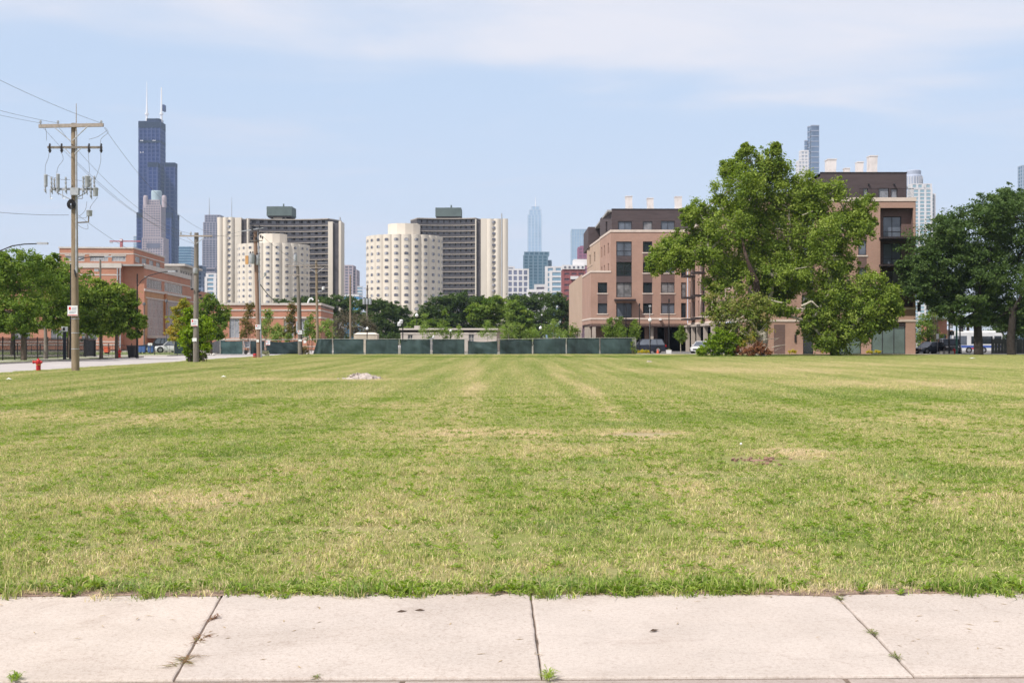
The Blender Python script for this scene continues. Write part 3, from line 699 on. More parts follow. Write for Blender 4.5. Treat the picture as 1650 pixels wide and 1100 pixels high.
def win_mesh(w, h, nx, nz, fr, pane, ft=0.07):
    key = (round(w, 2), round(h, 2), nx, nz, fr.name, pane.name)
    if key in WM: return WM[key]
    a = MB(); t = ft
    a.box(0, w, -.05, .03, 0, t); a.box(0, w, -.05, .03, h-t, h); a.box(0, t, -.05, .03, t, h-t); a.box(w-t, w, -.05, .03, t, h-t)
    for i in range(1, nx): a.box(w*i/nx-t*.4, w*i/nx+t*.4, -.045, .028, t, h-t)
    for q in (nz if isinstance(nz, (list, tuple)) else [j/nz for j in range(1, nz)]): a.box(t, w-t, -.04, .026, h*q-t*.35, h*q+t*.35)
    p = MB(); p.add([(t*.5,0,t*.5),(w-t*.5,0,t*.5),(w-t*.5,0,h-t*.5),(t*.5,0,h-t*.5)], [(0,1,2,3)])
    WM[key] = (a.mesh('window', fr), p.mesh('pane', pane)); return WM[key]
SILL = {}
def window(parent, M, op, nx=1, nz=1, fr=None, pane=None, reveal=0.18, sill=None, name='window', label=None):
    a, b, c, d = op[:4]; fr = fr or M_frame; pane = pane or M_glass
    if pane is M_glass or pane is M_glassS: pane = random.choice((pane, pane, pane, M_glass, M_glassS, M_glassM))
    f, p = win_mesh(b-a, d-c, nx, nz if not isinstance(nz, list) else tuple(nz), fr, pane)
    T = M @ Matrix.Translation((a, reveal, c))
    wo_ = inst(name, f, parent, T, label); q = bpy.data.objects.new('pane', p); COL.objects.link(q); q.parent = wo_
    if sill:
        k = (round(b-a, 2), sill.name)
        if k not in SILL: SILL[k] = MB().box(-.12, (b-a)+.12, -reveal-.07, -reveal+.1, -.16, -.001).mesh('sill', sill)
        s = bpy.data.objects.new('sill', SILL[k]); COL.objects.link(s); s.parent = wo_
    return wo_
def band(parent, A, B, z0, z1, m, proud=.06, name='stone_band'):
    M, L_ = wallM(A, B); return MB(M).box(-proud, L_+proud, -proud, .02, z0, z1).build(name, m, parent)
def balcony(parent, M, u0, u1, z, depth, railh=1.05, label=None):
    s = MB(M).box(u0, u1, -depth, 0.02, z-.22, z).build('balcony', M_bal, parent, label=label)
    r = MB(M)
    for q in (.0,): r.box(u0+.02, u1-.02, -depth+.03, -depth+.07, z+railh-.05, z+railh); r.box(u0+.02, u1-.02, -depth+.03, -depth+.07, z+.08, z+.12)
    for u in (u0+.04, u1-.04): r.box(u-.02, u+.02, -depth+.07, -.02, z+railh-.05, z+railh); r.box(u-.02, u+.02, -depth+.07, -.02, z+.08, z+.12)
    for u in (u0+.06, u1-.06): r.box(u-.07, u+.07, -depth+.0, -depth+.14, z+.01, z+railh+.02)
    r.box(u0+.02, u1-.02, -depth+.02, -depth+.09, z+railh-.10, z+railh+.01)
    n = int((u1-u0)/.12)
    for i in range(n+1): u = u0+.04 + (u1-u0-.08)*i/n; r.box(u-.034, u+.034, -depth+.04, -depth+.06, z, z+railh-.05)
    k = int(depth/.13)
    for u in (u0+.04, u1-.04):
        for i in range(1, k): y_ = -depth+.05+depth*i/k; r.box(u-.012, u+.012, y_-.01, y_+.01, z, z+railh-.05)
    o = r.build('railing', M_bal); o.parent = s; return s
M_bal = mat('dark_bronze_metal', (0.035, 0.026, 0.027), 0.55, 0.1, 3)
M_tan = brick_mat('brown_tan_brick', (0.40, 0.245, 0.19), (0.36, 0.215, 0.165), (0.34, 0.25, 0.20))
M_tanlight = brick_mat('light_tan_brick', (0.47, 0.335, 0.25), (0.43, 0.30, 0.22), (0.40, 0.32, 0.25))
M_dkbrick = brick_mat('dark_brown_brick', (0.165, 0.105, 0.092), (0.135, 0.085, 0.075), (0.14, 0.10, 0.09))
M_dkpanel = mat('dark_brown_panel', (0.082, 0.062, 0.064), 0.8, 0.1, 0.5, streak=(1, 1, 6))
M_stone = mat('pale_cast_stone', (0.60, 0.50, 0.43), 0.85, 0.08, 1)
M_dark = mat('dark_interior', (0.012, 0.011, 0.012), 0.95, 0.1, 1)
M_roof = mat('roof_membrane', (0.34, 0.33, 0.32), 0.95, 0.1, 0.6)
M_column = mat('concrete_column', (0.40, 0.34, 0.29), 0.9, 0.1, 1)

# ---- the tan apartment building on the right
tb = thing('apartment_building', 'tan brick apartment building with dark top storey behind the broken tree', 'building', (25, 160, 0))
YA = 180.0; s180 = YA / F
def ux(px, Y, A): return X(px, Y) - A
def zf(py, Y=YA): return Z(py, Y)
xL = X(984, YA); xR = 25.2
# front of the left wing, upper and lower parts
flr = [3.9, 6.9, 9.85, 12.8]        # storey levels
rowsz = [(Z(505, YA), Z(488.5, YA)), (Z(472, YA), Z(455, YA)), (Z(439.5, YA), Z(422.5, YA)), (Z(406.5, YA), Z(389, YA))]   # (z0, z1)
def ops_for(cols, rows, A0, Y=YA): return [(X(a, Y)-A0, X(b, Y)-A0, r[0], r[1]) for a, b in cols for r in rows]
cC, cD, cE = (1036, 1051), (1065, 1087), (1097.5, 1105.5)
opsB = [(X(993, YA)-xL, X(1018, YA)-xL, Z(511.5, YA), Z(488, YA)), (X(993, YA)-xL, X(1018, YA)-xL, Z(479, YA), Z(455, YA)),
        (X(993, YA)-xL, X(1018, YA)-xL, Z(445, YA), Z(422, YA)), (X(993, YA)-xL, X(1018, YA)-xL, Z(412.5, YA), Z(389, YA))]
oC = ops_for([cC], rowsz, xL); oD = ops_for([cD], rowsz, xL); oE = ops_for([cE], [(Z(511.5,YA), Z(488,YA)), (Z(479,YA),Z(455,YA)), (Z(445,YA),Z(422,YA)), (Z(412,YA),Z(389,YA))], xL)
M1 = facade(tb, 'brick_wall', (xL, YA), (xR, YA), 3.9, 17.08, opsB + oC + oD + oE, M_tan)
for i, o in enumerate(opsB): window(tb, M1, o, 2, (.36,) if i > 1 else 1, pane=M_glassS if i > 1 else M_glass)
for o in oC: window(tb, M1, o, 1, 1, sill=M_stone)
for o in oD: window(tb, M1, o, 2, 1, sill=M_stone)
for o in oE: window(tb, M1, o, 1, 1)
for a, b in ((0, 1), (1, 2), (2, 3)):      # dark brick between the stacked windows
    for o in (oC, oD):
        MB(M1).box(o[a][0], o[a][1], -.012, .03, o[a][3]+.0, o[b][2]-.17).build('spandrel', M_dkbrick, tb)
for a, b in ((1, 2), (2, 3)): MB(M1).box(opsB[a][0], opsB[a][1], -.012, .05, opsB[a][3], opsB[b][2]).build('spandrel', M_dkpanel, tb)
for z in (Z(482, YA), Z(514, YA)): balcony(tb, M1, X(989.5, YA)-xL, X(1023.5, YA)-xL, z, 1.3)
# lower terrace part on the far left
xT = X(952, YA); zT = Z(439, YA)
cA = (963.2, 978.5); oA = ops_for([cA], rowsz[:2], xT)
M2 = facade(tb, 'brick_wall', (xT, YA), (xL, YA), 3.9, zT, oA, M_tan)
for o in oA: window(tb, M2, o, 1, 1, sill=M_stone)
MB(M2).box(oA[0][0], oA[0][1], -.012, .03, oA[0][3], oA[1][2]-.17).build('spandrel', M_dkbrick, tb)
pA = (11.0, 196.0); pB = (10.75, 236.0)
MA = facade(tb, 'brick_wall', pA, (xT, YA), 3.9, zT, [], M_tan)
facade(tb, 'light_brick_wall', pB, (11.0, 196.02), 2.6, 11.9, [], M_tanlight)
for a, b, z0, z1 in ((pA, (xT, YA), zT, zT+.28), ((xT, YA), (xL, YA), zT, zT+.28)): band(tb, a, b, z0, z1, M_stone)
for a, b in ((pA, (xT, YA)), ((xT, YA), (xR, YA))):
    band(tb, a, b, Z(514.6, YA), Z(512, YA), M_stone, .05); band(tb, a, b, 3.70, Z(524, YA), M_stone, .07)
MB().prism([(10.85, 236), (11.1, 196), (xT+.06, YA+.06), (xL+.5, YA+.06), (20, 236)], zT-.35, zT-.02).build('roof', M_roof, tb)
MB().box(xL, xR, YA+.02, 236, 16.6, 16.95).build('roof', M_roof, tb)
# terrace railing
MB(wallM(pA, (xT, YA))[0]).box(0, 16, .2, .24, zT+1.0, zT+1.06).build('railing', M_bal, tb)
# upper left side walls
pC = (13.58, 193.05); pD = (12.75, 213.0)
Ms, Ls = wallM(pC, (xL, YA))
o1 = [(u, u+1.3, r[0], r[1]) for u in (1.5, 5.0, 9.6) for r in rowsz[2:]]
facade(tb, 'brick_wall', pC, (xL, YA), zT, 17.08, o1, M_tan)
for o in o1: window(tb, Ms, o, 1, 1)
o2 = [(u, u+1.8, r[0], r[1]) for u in (4.0, 11.0) for r in rowsz[2:]]
Ms2, _ = wallM(pD, (13.6, 193.02)); facade(tb, 'light_brick_wall', pD, (13.6, 193.02), zT, 17.0, o2, M_tanlight)
for o in o2: window(tb, Ms2, o, 1, 1)
band(tb, pD, (13.6, 193.02), 17.0, 17.3, M_stone); band(tb, pC, (xL, YA), 17.08, 17.4, M_stone); band(tb, (xL, YA), (xR, YA), 17.08, 17.42, M_stone, .08)
# dark top storey, left wing
xP = X(985.8, YA+.6); ph = [(996, 1018, 356.5, 373, 2), (1036, 1051, 356.5, 372.5, 1), (1065, 1087, 356, 373, 2)]
o3 = [(X(a, YA+.6)-xP, X(b, YA+.6)-xP, Z(d, YA+.6), Z(c, YA+.6)) for a, b, c, d, _ in ph]
M3 = facade(tb, 'dark_panel_wall', (xP, YA+.6), (xR+4, YA+.6), 16.95, Z(337, YA), o3, M_dkpanel)
for o, q in zip(o3, ph): window(tb, M3, o, q[4], 1, pane=M_glassS)
o4 = [(6.5, 8.5, 17.6, 19.2)]
M4 = facade(tb, 'dark_panel_wall', (xP-.75, YA+14), (xP, YA+.6), 16.95, Z(337, YA), o4, M_dkpanel)
for o in o4: window(tb, M4, o, 1, 1)
MB().box(xP-.6, xR+4, YA+.65, 230, Z(337, YA)-.3, Z(337, YA)-.02).build('roof', M_roof, tb)
band(tb, (xP, YA+.6), (xR+4, YA+.6), Z(337, YA), Z(337, YA)+.14, M_bal, .05, 'parapet_cap')
Y5 = 208.0
MB().box(X(948, Y5), X(978, Y5), Y5, Y5+14, 16.9, Z(365.5, Y5)).build('dark_panel_block', M_dkpanel, tb)
xS_ = 25.3
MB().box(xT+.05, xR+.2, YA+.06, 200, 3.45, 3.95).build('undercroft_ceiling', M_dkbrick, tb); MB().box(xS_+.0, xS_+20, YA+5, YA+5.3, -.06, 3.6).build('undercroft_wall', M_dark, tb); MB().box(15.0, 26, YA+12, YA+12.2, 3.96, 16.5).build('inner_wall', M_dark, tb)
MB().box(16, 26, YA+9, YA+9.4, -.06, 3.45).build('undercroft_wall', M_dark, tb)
for px_, Y, w_, m_ in ((934.5, 196, .5, M_column), (944.5, 186, .45, M_column), (949.5, 184, .45, M_column), (957, 180.3, .5, M_column), (1042, 183, .55, M_tan), (1050, 181, .5, M_column), (1073, 185, .5, M_dkbrick)):
    MB().cbox((X(px_, Y), Y, 1.7), w_, w_, 3.6).build('column', m_, tb)
MB().box(X(1052, YA), X(1062, YA), YA+2, YA+2.3, -.06, 3.45).build('partition', M_dkbrick, tb)
MB().box(11.2, 17, YA+13, YA+13.3, -.06, 3.45).build('undercroft_wall', M_tan, tb)
MB().cbox((X(1063.5, YA), YA-.2, 4.55), .35, .35, .25).build('wall_light', M_white, tb)
# side wall running back between the wings (faces left), lit by the sun
YB = 140.0; xS = 25.3
rws = [(4.9, 6.9), (7.9, 9.9), (10.9, 12.9), (13.9, 15.9)]
o5 = [(u, u+w_, r[0]-.3, r[1]) for u, w_ in ((1.5, 1.2), (5.0, 2.0), (9.6, 1.1), (13.5, 2.2), (18.5, 1.2), (23, 2.2), (28, 1.2), (33, 2.0), (37, 1.2)) for r in rws]
M5 = facade(tb, 'brick_wall', (xS, YA), (xS, YB), 3.9, 17.08, o5, M_tan)
for o in o5: window(tb, M5, o, 1, 1, sill=M_stone)
for z0, z1 in ((3.7, 4.0), (17.08, 17.5), (4.75-.28, 4.75)): band(tb, (xS, YA), (xS, YB), z0, z1, M_stone, .06)
for u in (4.6, 13.1, 22.6, 32.6):
    MB(M5).box(u-1.0, u-.55, -.05, .02, 4.8, 17.0).build('stone_pilaster', M_stone, tb)
for zb in (4.55, 7.55, 10.55, 13.55):
    balcony(tb, M5, 3.8, 7.4, zb, 1.5); balcony(tb, M5, 13, 16.2, zb, 1.5)
for Y in (178.5, 173, 168, 162, 156): MB().cbox((xS-.25, Y, 1.75), .5, .5, 3.7).build('column', M_column, tb)
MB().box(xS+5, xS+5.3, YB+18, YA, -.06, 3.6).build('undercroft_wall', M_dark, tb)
MB().box(xS-.6, xS+10, YB+16, YA+.0, 3.40, 3.695).build('canopy', M_column, tb)
# right wing, nearer: wall with windows, corner balconies, storefronts
xE = X(1475.6, YB)
def u4(px_): return X(px_, YB) - xS
rB = [Z(551, YB), Z(507.6, YB), Z(464, YB), Z(420.5, YB), Z(377, YB)]    # balcony floors
rB = [4.12 + 3.035*i for i in range(1, 5)]
wr = [(z+.95, z+2.6) for z in (4.0, 7.05, 10.1, 13.15)]
o6 = [(u4(a), u4(b), r[0], r[1]) for a, b in ((1205, 1225), (1248, 1268), (1292, 1312), (1338, 1358), (1383, 1396.5)) for r in wr]
zl = Z(498.5, YB)
recess = [(u4(1418.5), u4(1475.6)-.25, zl+.3, Z(335, YB))]
door = [(u4(1294), u4(1311), 0.0, 2.7)]
shop = [(u4(1352), u4(1388), 0.0, 3.55), (u4(1404), u4(1459.5), 0.0, 3.55)]
pier = [(u4(1247), u4(1265), 0.0, 3.3)]
M6 = facade(tb, 'brick_wall', (xS, YB), (xE, YB), 0.0, 17.08, o6 + recess + door + shop, M_tan)
for i, o in enumerate(o6): window(tb, M6, o, 2 if o[1]-o[0] > 1.2 else 1, 1, sill=M_stone, pane=M_glassS if i % 4 > 1 else M_glass)
for j in range(5):
    for k in range(3):
        a, b = o6[j*4+k], o6[j*4+k+1]; MB(M6).box(a[0], a[1], -.012, .03, a[3], b[2]-.17).build('spandrel', M_dkbrick, tb)
MB(M6).box(pier[0][0], pier[0][1], -.015, .02, .0, 3.3).build('dark_brick_panel', M_dkbrick, tb)
# recessed corner
R0, R1 = recess[0][0], recess[0][1]
MR = M6 @ Matrix.Translation((0, 0.9, 0)); 
o7 = []
for i, z in enumerate([zl+.35] + [3.9+3.035*k for k in (1, 2, 3)]): o7.append((u4(1427), u4(1456.5), z+.12, z+2.45))
A7 = MR @ Vector((R0, 0, 0)); B7 = MR @ Vector((R1+.2, 0, 0))
M7 = facade(tb, 'recess_wall', (A7.x, A7.y), (B7.x, B7.y), zl+.3, Z(335, YB), [(a-R0, b-R0, c, d) for a, b, c, d in o7], M_dkbrick)
for a, b, c, d in o7: window(tb, M7, (a-R0, b-R0, c, d), 2, (.28,), pane=M_glassS, fr=M_frame)
mb = MB(M6); mb.box(R0-.02, R0, .22, 0.92, zl+.3, Z(335, YB)); mb.box(R1, R1+.02, .22, 0.92, zl+.3, Z(335, YB)); mb.box(R0, R1, 0.2, 0.92, Z(335, YB), Z(335, YB)+.05); mb.build('recess_reveal', M_dkbrick, tb)
for k, (a, b, c, d) in enumerate(o7):
    if k: balcony(tb, MR, R0-.15, R1+.3, c-.1, 2.2)
for z0, z1 in ((17.08, 17.5), (3.62, 3.87), (zl, zl+.2)): band(tb, (xS, YB), (xE, YB), z0, z1, M_stone, .07)
for o in shop: window(tb, M6, o, 3 if o[1]-o[0] > 3 else 2, 1, pane=M_glassG, name='storefront')
for o in door: window(tb, M6, o, 1, (.7,), pane=M_glass, name='glass_door')
MB(M6).box(shop[1][0]-.0, shop[1][1], .02, .18, 3.10, 3.55).build('storefront_head', M_bal, tb)
MB(M6).cbox((u4(1281.5), -.05, 1.75), .18, .12, .85).build('wall_sconce', M_bal, tb)
band(tb, (xE, YB), (xE, 190), 0.0, 17.5, M_tan, .0, 'brick_wall')
MB().box(xS+.05, xE-.05, YB+1.5, 190, 16.6, 16.98).build('roof', M_roof, tb)
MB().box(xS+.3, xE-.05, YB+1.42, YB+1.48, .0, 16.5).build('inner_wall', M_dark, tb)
# dark top storey, right wing
xQ0, xQ1, YQ = X(1322, YB+1.6), X(1461, YB+1.6), YB+1.6
qz = Z(279, YQ)
o8 = [(X(1391, YQ)-xQ0, X(1399, YQ)-xQ0, 16.98, Z(303, YQ)), (X(1416, YQ)-xQ0, X(1433, YQ)-xQ0, 16.98, Z(303, YQ)), (X(1435.5, YQ)-xQ0, X(1446.5, YQ)-xQ0, 16.98, Z(304, YQ))]
M8 = facade(tb, 'dark_panel_wall', (xQ0, YQ), (xQ1, YQ), 16.98, qz, o8, M_dkpanel)
for i, o in enumerate(o8): window(tb, M8, o, 1, 1, pane=M_glassB, name='balcony_door')
facade(tb, 'dark_panel_wall', (xQ0, 172), (xQ0, YQ), 16.98, qz, [], M_dkpanel)
MB().box(xQ0, xQ1, YQ+.05, 172, qz-.35, qz-.03).build('roof', M_roof, tb)
MB().box(xQ1-.05, xQ1, YQ, 172, 16.98, qz).build('dark_panel_wall', M_dkpanel, tb)
band(tb, (xQ0, YQ), (xQ1, YQ), qz, qz+.12, M_bal, .05, 'parapet_cap')
for px_ in (1399.5, 1440.5): MB().cbox((X(px_, YQ), YQ-.12, Z(297.5, YQ)), .16, .2, .16).build('wall_light', M_black, tb)
r = MB(); yy = YB+.25
r.box(X(1385, yy), xE-.1, yy, yy+.05, 18.5, 18.56)
for i in range(46): q = X(1385, yy) + (xE-.2-X(1385, yy))*i/45; r.box(q-.012, q+.012, yy+.01, yy+.03, 17.5, 18.5)
r.build('roof_railing', M_bal, tb)
# roof vents: tapered pale chimneys
M_vent = mat('pale_vent_metal', (0.62, 0.57, 0.55), 0.6, 0.1, 1)
def vent(x0, x1, ytop, Y, zb, w_, skew=0.0):
    cx, h = (X(x0, Y)+X(x1, Y))/2, Z(ytop, Y)-zb; a = (X(x1, Y)-X(x0, Y))/2
    m = MB(); p = [(-1, 0, 1.0), (-.7, .5, .62), (-.45, .55, .6), (-.5, 1.0, .55)]
    prof = [(0, 1.0, -.0), (.45, .72, -.02), (.55, .66, 0), (1.0, .70, .1)]
    vs = []
    for t, k, s in prof:
        vs += [(cx + skew*a*t - a*k, Y, zb+h*t), (cx + skew*a*t + a*k, Y, zb+h*t), (cx + skew*a*t + a*k, Y+2*a*w_, zb+h*t), (cx + skew*a*t - a*k, Y+2*a*w_, zb+h*t)]
    fs = [(4*j+i, 4*j+(i+1) % 4, 4*j+4+(i+1) % 4, 4*j+4+i) for j in range(3) for i in range(4)] + [(3,2,1,0), (12,13,14,15)]
    m.add(vs, fs); m.box(cx+skew*a*1.0-a*.76, cx+skew*a*1.0+a*.76, Y-.05, Y+2*a*w_+.05, zb+h, zb+h+.12); return m.build('roof_vent', M_vent, tb)
for a_, b_, c_, Y, zb in ((1007, 1022, 317, 188, 20.2), (1042, 1056, 320, 188, 20.2), (1087, 1102, 317.5, 188, 20.2)): vent(a_, b_, c_, Y, zb, 1, -.12)
for a_, b_, c_, Y, zb in ((1330, 1350, 257.5, 150, qz-.2), (1359, 1371, 272, 150, qz-.2), (1379, 1393, 262, 150, qz-.2), (1398, 1416, 252, 150, qz-.2)): vent(a_, b_, c_, Y, zb, 1, .12)
# bench and flower beds along the pavement
M_yel = leaf_mat('yellow_flower', [(0.35,0.30,0.03),(0.55,0.45,0.05),(0.30,0.34,0.05)])

# ---- red brick school on the left
M_red1 = brick_mat('red_brick', (0.46, 0.20, 0.130), (0.41, 0.17, 0.105), (0.40, 0.27, 0.20))
M_ora = mat('tan_orange_panel', (0.42, 0.24, 0.125), 0.9, 0.1, 0.8)
M_cream = mat('cream_stone', (0.55, 0.50, 0.45), 0.9, 0.07, 0.8)
M_paneW = glass_mat('pale_classroom_glass', (0.30, 0.30, 0.31), 0.2, 0.3, 0.6)
M_paneG = glass_mat('grey_classroom_glass', (0.15, 0.15, 0.165), 0.15, 0.4, 0.4)
sc = thing('school_building', 'large red brick school with cream stone bands behind the left trees', 'building', (-63.5, 210, 0), rz=R(3.5))
SM = wmat(sc)
def sp(x, y): q = SM @ Vector((x, y, 0)); return (q.x, q.y)
def sfac(A, B, z0, z1, ops, m=M_red1, rv=.18): return facade(sc, 'brick_wall', sp(*A), sp(*B), z0, z1, ops, m, rv)
def sband(A, B, z0, z1, m=M_cream, p=.08): return band(sc, sp(*A), sp(*B), z0, z1, m, p)
# top block
L0 = -12.2
o = [(1.9, 4.9, 14.9, 16.0-.1), (4.9+.9, 8.6, 14.9, 15.9), (9.4+.2, 11.6, 14.9, 15.9)]
o = [(1.0, 4.1, 14.75, 15.65), (5.0, 8.0, 14.75, 15.65), (8.6, 10.9, 14.75, 15.65)]
Mt = sfac((L0, 0), (0, 0), 14.2, 17.0, o)
for q in o: window(sc, Mt, q, 4, 1, fr=M_frameW, pane=M_paneW, reveal=.12)
for q in o: MB(Mt).box(q[0]-.1, q[1]+.1, -.06, .02, 15.66, 15.86).build('lintel', M_cream, sc)
o = [(u, u+3.4, 14.75, 15.75) for u in (1.2, 6.0, 11.5, 17)]
Mt2 = sfac((0, 0), (0, 24), 14.2, 17.0, o)
for q in o: window(sc, Mt2, q, 4, 1, fr=M_frameW, pane=M_paneW, reveal=.12)
for A, B in (((L0, 0), (0, 0)), ((0, 0), (0, 24))): sband(A, B, 16.9, 17.15, p=.12); sband(A, B, 15.95, 16.12, p=.04)
MB(SM).box(L0, 0-.02, .02, 24, 16.7, 16.88).build('roof', M_roof, sc)
facade(sc, 'brick_wall', sp(L0, 24), sp(L0, 0), 14.2, 17.0, [], M_red1)
# main block
o = []
Mm = sfac((-34, -2.0), (-1.6, -2.0), 0, 14.3, [(u, u+2.6, z, z+1.7) for u in (3, 9, 15, 21, 26) for z in (1.6, 5.2)])
for u in (3, 9, 15, 21, 26):
    for z in (1.6, 5.2): window(sc, Mm, (u, u+2.6, z, z+1.7), 3, 1, fr=M_frameW, pane=M_paneG, reveal=.12)
for A, B in (((-34, -2), (-1.6, -2)),): sband(A, B, 13.55, 14.35, p=.12); sband(A, B, 12.3, 12.5, p=.04); sband(A, B, 9.9, 10.1, p=.04); sband(A, B, .7, .9, p=.04); sband(A, B, 1.2, 1.38, p=.04); sband(A, B, 3.9, 4.1, p=.04)
MB(SM).box(-34, 1.9, -1.9, 40, 13.9, 14.2).build('roof', M_roof, sc)
for u in (-2.2, -1.75): MB(SM).box(u, u+.16, -2.25, -2.05, 0.3, 13.5).build('downpipe', M_galv, sc)
facade(sc, 'brick_wall', sp(-1.6, -2.0), sp(-1.6, -.5), 0, 14.3, [], M_red1)
facade(sc, 'brick_wall', sp(-1.6, -.5), sp(1.9, -.5), 0, 14.3, [], M_red1)
LS = 39.0
tall = [(2.2+u*1.02, 2.2+u*1.02+.78, 2.2, 8.6) for u in range(12)] + [(17.5+u*1.02, 17.5+u*1.02+.78, 2.2, 8.6) for u in range(14)]
mid_ = [(1.6, 13.2, 10.35, 12.0), (15.6, 31.5, 10.35, 12.0)]
Mq = sfac((1.9, -.5), (1.9, LS), 0, 14.3, mid_ + tall, M_red1, .03)
for q in mid_: window(sc, Mq, q, 10, 1, fr=M_frameW, pane=M_paneG, reveal=.08)
for q in tall: window(sc, Mq, q, 1, 4, fr=M_frameW, pane=M_paneW, reveal=.04)
mb = MB(Mq); us = sorted({1.2, 33.0} | {t for q in tall for t in q[:2]})
for a, b in zip(us, us[1:]):
    if not any(q[0] < (a+b)/2 < q[1] for q in tall) and b-a > .5: mb.box(a, b, -.03, .05, 2.2, 8.6)
mb.box(1.2, 33, -.03, .05, 8.6, 9.75); mb.box(.2, 1.2, -.03, .05, 1.2, 9.75)
mb.build('tan_cladding', M_ora, sc)
MB(Mq).box(15.0, 16.4, -.35, -.04, 1.2, 9.9).build('orange_pier', mat('orange_pier', (.40, .17, .07), .8, .1), sc)
sband((1.9, -.5), (1.9, LS), 13.55, 14.35, p=.14); sband((1.9, -.5), (1.9, LS), 12.1, 12.3, p=.05); sband((1.9, -.5), (1.9, LS), 9.8, 10.2, p=.14); sband((1.9, .5), (1.9, 33), 8.62, 8.82, p=.10); 
MB(Mq).box(2, 17, -1.6, -.04, 1.9, 2.35).build('entrance_canopy', M_cream, sc)
# far end of the school and its glazed rooftop pavilion
Mz = sfac((-.4, LS+.02), (-.4, 75), 0, 12.2, [], M_red1)
for z in (2, 4.5, 7, 9.5): sband((-.4, LS+.02), (-.4, 75), z, z+.18, p=.05)
MB(SM).box(-12, -.45, LS+.05, 75, 11.8, 12.1).build('roof', M_roof, sc)
pv = [(u, u+1.6, 12.6, 15.6) for u in (.8, 3.4, 6.0, 8.6, 11.2)]
Mv = sfac((-7, LS+2), (-.6, LS+2), 12.1, 16.4, [(.6, 2.2, 12.6, 15.6), (2.6, 4.2, 12.6, 15.6), (4.5, 6.0, 12.6, 15.6)], M_cream)
for q in ((.6, 2.2, 12.6, 15.6), (2.6, 4.2, 12.6, 15.6), (4.5, 6.0, 12.6, 15.6)): window(sc, Mv, q, 1, 2, fr=M_frameW, pane=M_paneG)
Mv = sfac((-.6, LS+2), (-.6, LS+19), 12.1, 16.4, pv, M_cream)
for q in pv: window(sc, Mv, q, 1, 2, fr=M_frameW, pane=M_paneG)
MB(SM).box(-8, .6, LS+1, LS+20, 16.4, 16.8).build('pavilion_roof', M_cream, sc)

# ---- low red brick building with flat roof
lb = thing('low_brick_building', 'single storey red brick building with pale coping behind the second and third poles', 'building', (-38, 200, 0), rz=R(3.5))
LM = wmat(lb)
def lp(x, y): q = LM @ Vector((x, y, 0)); return (q.x, q.y)
zc_ = Z(491, 200)
wq = [(a, b, 1.9, 5.0) for a, b in ((3.4, 5.0), (12.0, 13.6), (14.6, 16.0))]
Ml = facade(lb, 'brick_wall', lp(-10.5, 0), lp(7.4, 0), 0, zc_, wq, M_red1)
for i, q in enumerate(wq): window(lb, Ml, q, 2, 1, fr=M_frameW, pane=M_glassB)
facade(lb, 'brick_wall', lp(7.4, 0), lp(7.4, 24), 0, zc_, [], M_red1); facade(lb, 'brick_wall', lp(-10.5, 24), lp(-10.5, 0), 0, zc_, [], M_red1)
for A, B in (((-10.5, 0), (7.4, 0)), ((7.4, 0), (7.4, 24))):
    for z0, z1, p in ((zc_-.05, zc_+.3, .2), (zc_-.95, zc_-.75, .1), (5.05, 5.3, .06), (1.6, 1.8, .05), (.5, .62, .05)): band(lb, lp(*A), lp(*B), z0, z1, M_cream, p)
MB(LM).box(-10.5, 7.4, .05, 24, zc_-.4, zc_-.1).build('roof', M_roof, lb)
for dx_, h in ((4.9, 1.3), (6.3, 1.0)):
    m_ = MB(); b_ = LM @ Vector((dx_, 4, zc_-.1)); pts_ = [(b_.x + .55*(1-math.cos(t))*(1 if dx_ < 6 else .4), b_.y, b_.z + h*math.sin(t)) for t in [i*math.pi*.72/6 for i in range(7)]]
    m_.path(pts_, .13, 8); m_.build('gooseneck_vent', M_white, lb)

# ---- pale low pavilion and the container beyond the fence
M_palewall = mat('pale_grey_render', (0.50, 0.44, 0.40), 0.9, 0.07, 0.8)
pb = thing('pale_service_building', 'long low pale building with flat roof behind the middle of the fence', 'building', (-10, 188, 0))
YP = 188.0; x0, x1 = X(645.5, YP), X(800, YP); zt = Z(530, YP)
od = [(X(657, YP)-x0, X(665, YP)-x0, 1.2, Z(539, YP)), (X(755, YP)-x0, X(764, YP)-x0, -.05, Z(536, YP)), (X(689, YP)-x0, X(700, YP)-x0, -.05, Z(541, YP))]
Mp = facade(pb, 'wall', (x0, YP), (x1, YP), -.1, zt-.1, od, M_palewall)
for q in od: window(pb, Mp, q, 2, 2, fr=M_frameW, pane=M_paneG, name='louvre' if q is od[0] else 'door')
facade(pb, 'wall', (x1, YP), (x1+1.0, YP+9), -.1, zt-.1, [], M_palewall); facade(pb, 'wall', (x0, YP+9), (x0, YP), -.1, zt-.1, [], M_palewall)
for A, B in (((x0, YP), (x1, YP)), ((x1, YP), (x1+1, YP+9))):
    band(pb, A, B, zt-.12, zt+.12, M_cream, .22, 'cornice'); band(pb, A, B, zt-.75, zt-.62, M_cream, .06)
MB().prism([(x0, YP), (x1, YP), (x1+1, YP+9), (x0, YP+9)], zt-.5, zt-.2).build('roof', M_roof, pb)
MB().cbox((X(670, YP), YP+3, zt+.25), .9, .8, .55).build('roof_unit', M_palewall, pb)
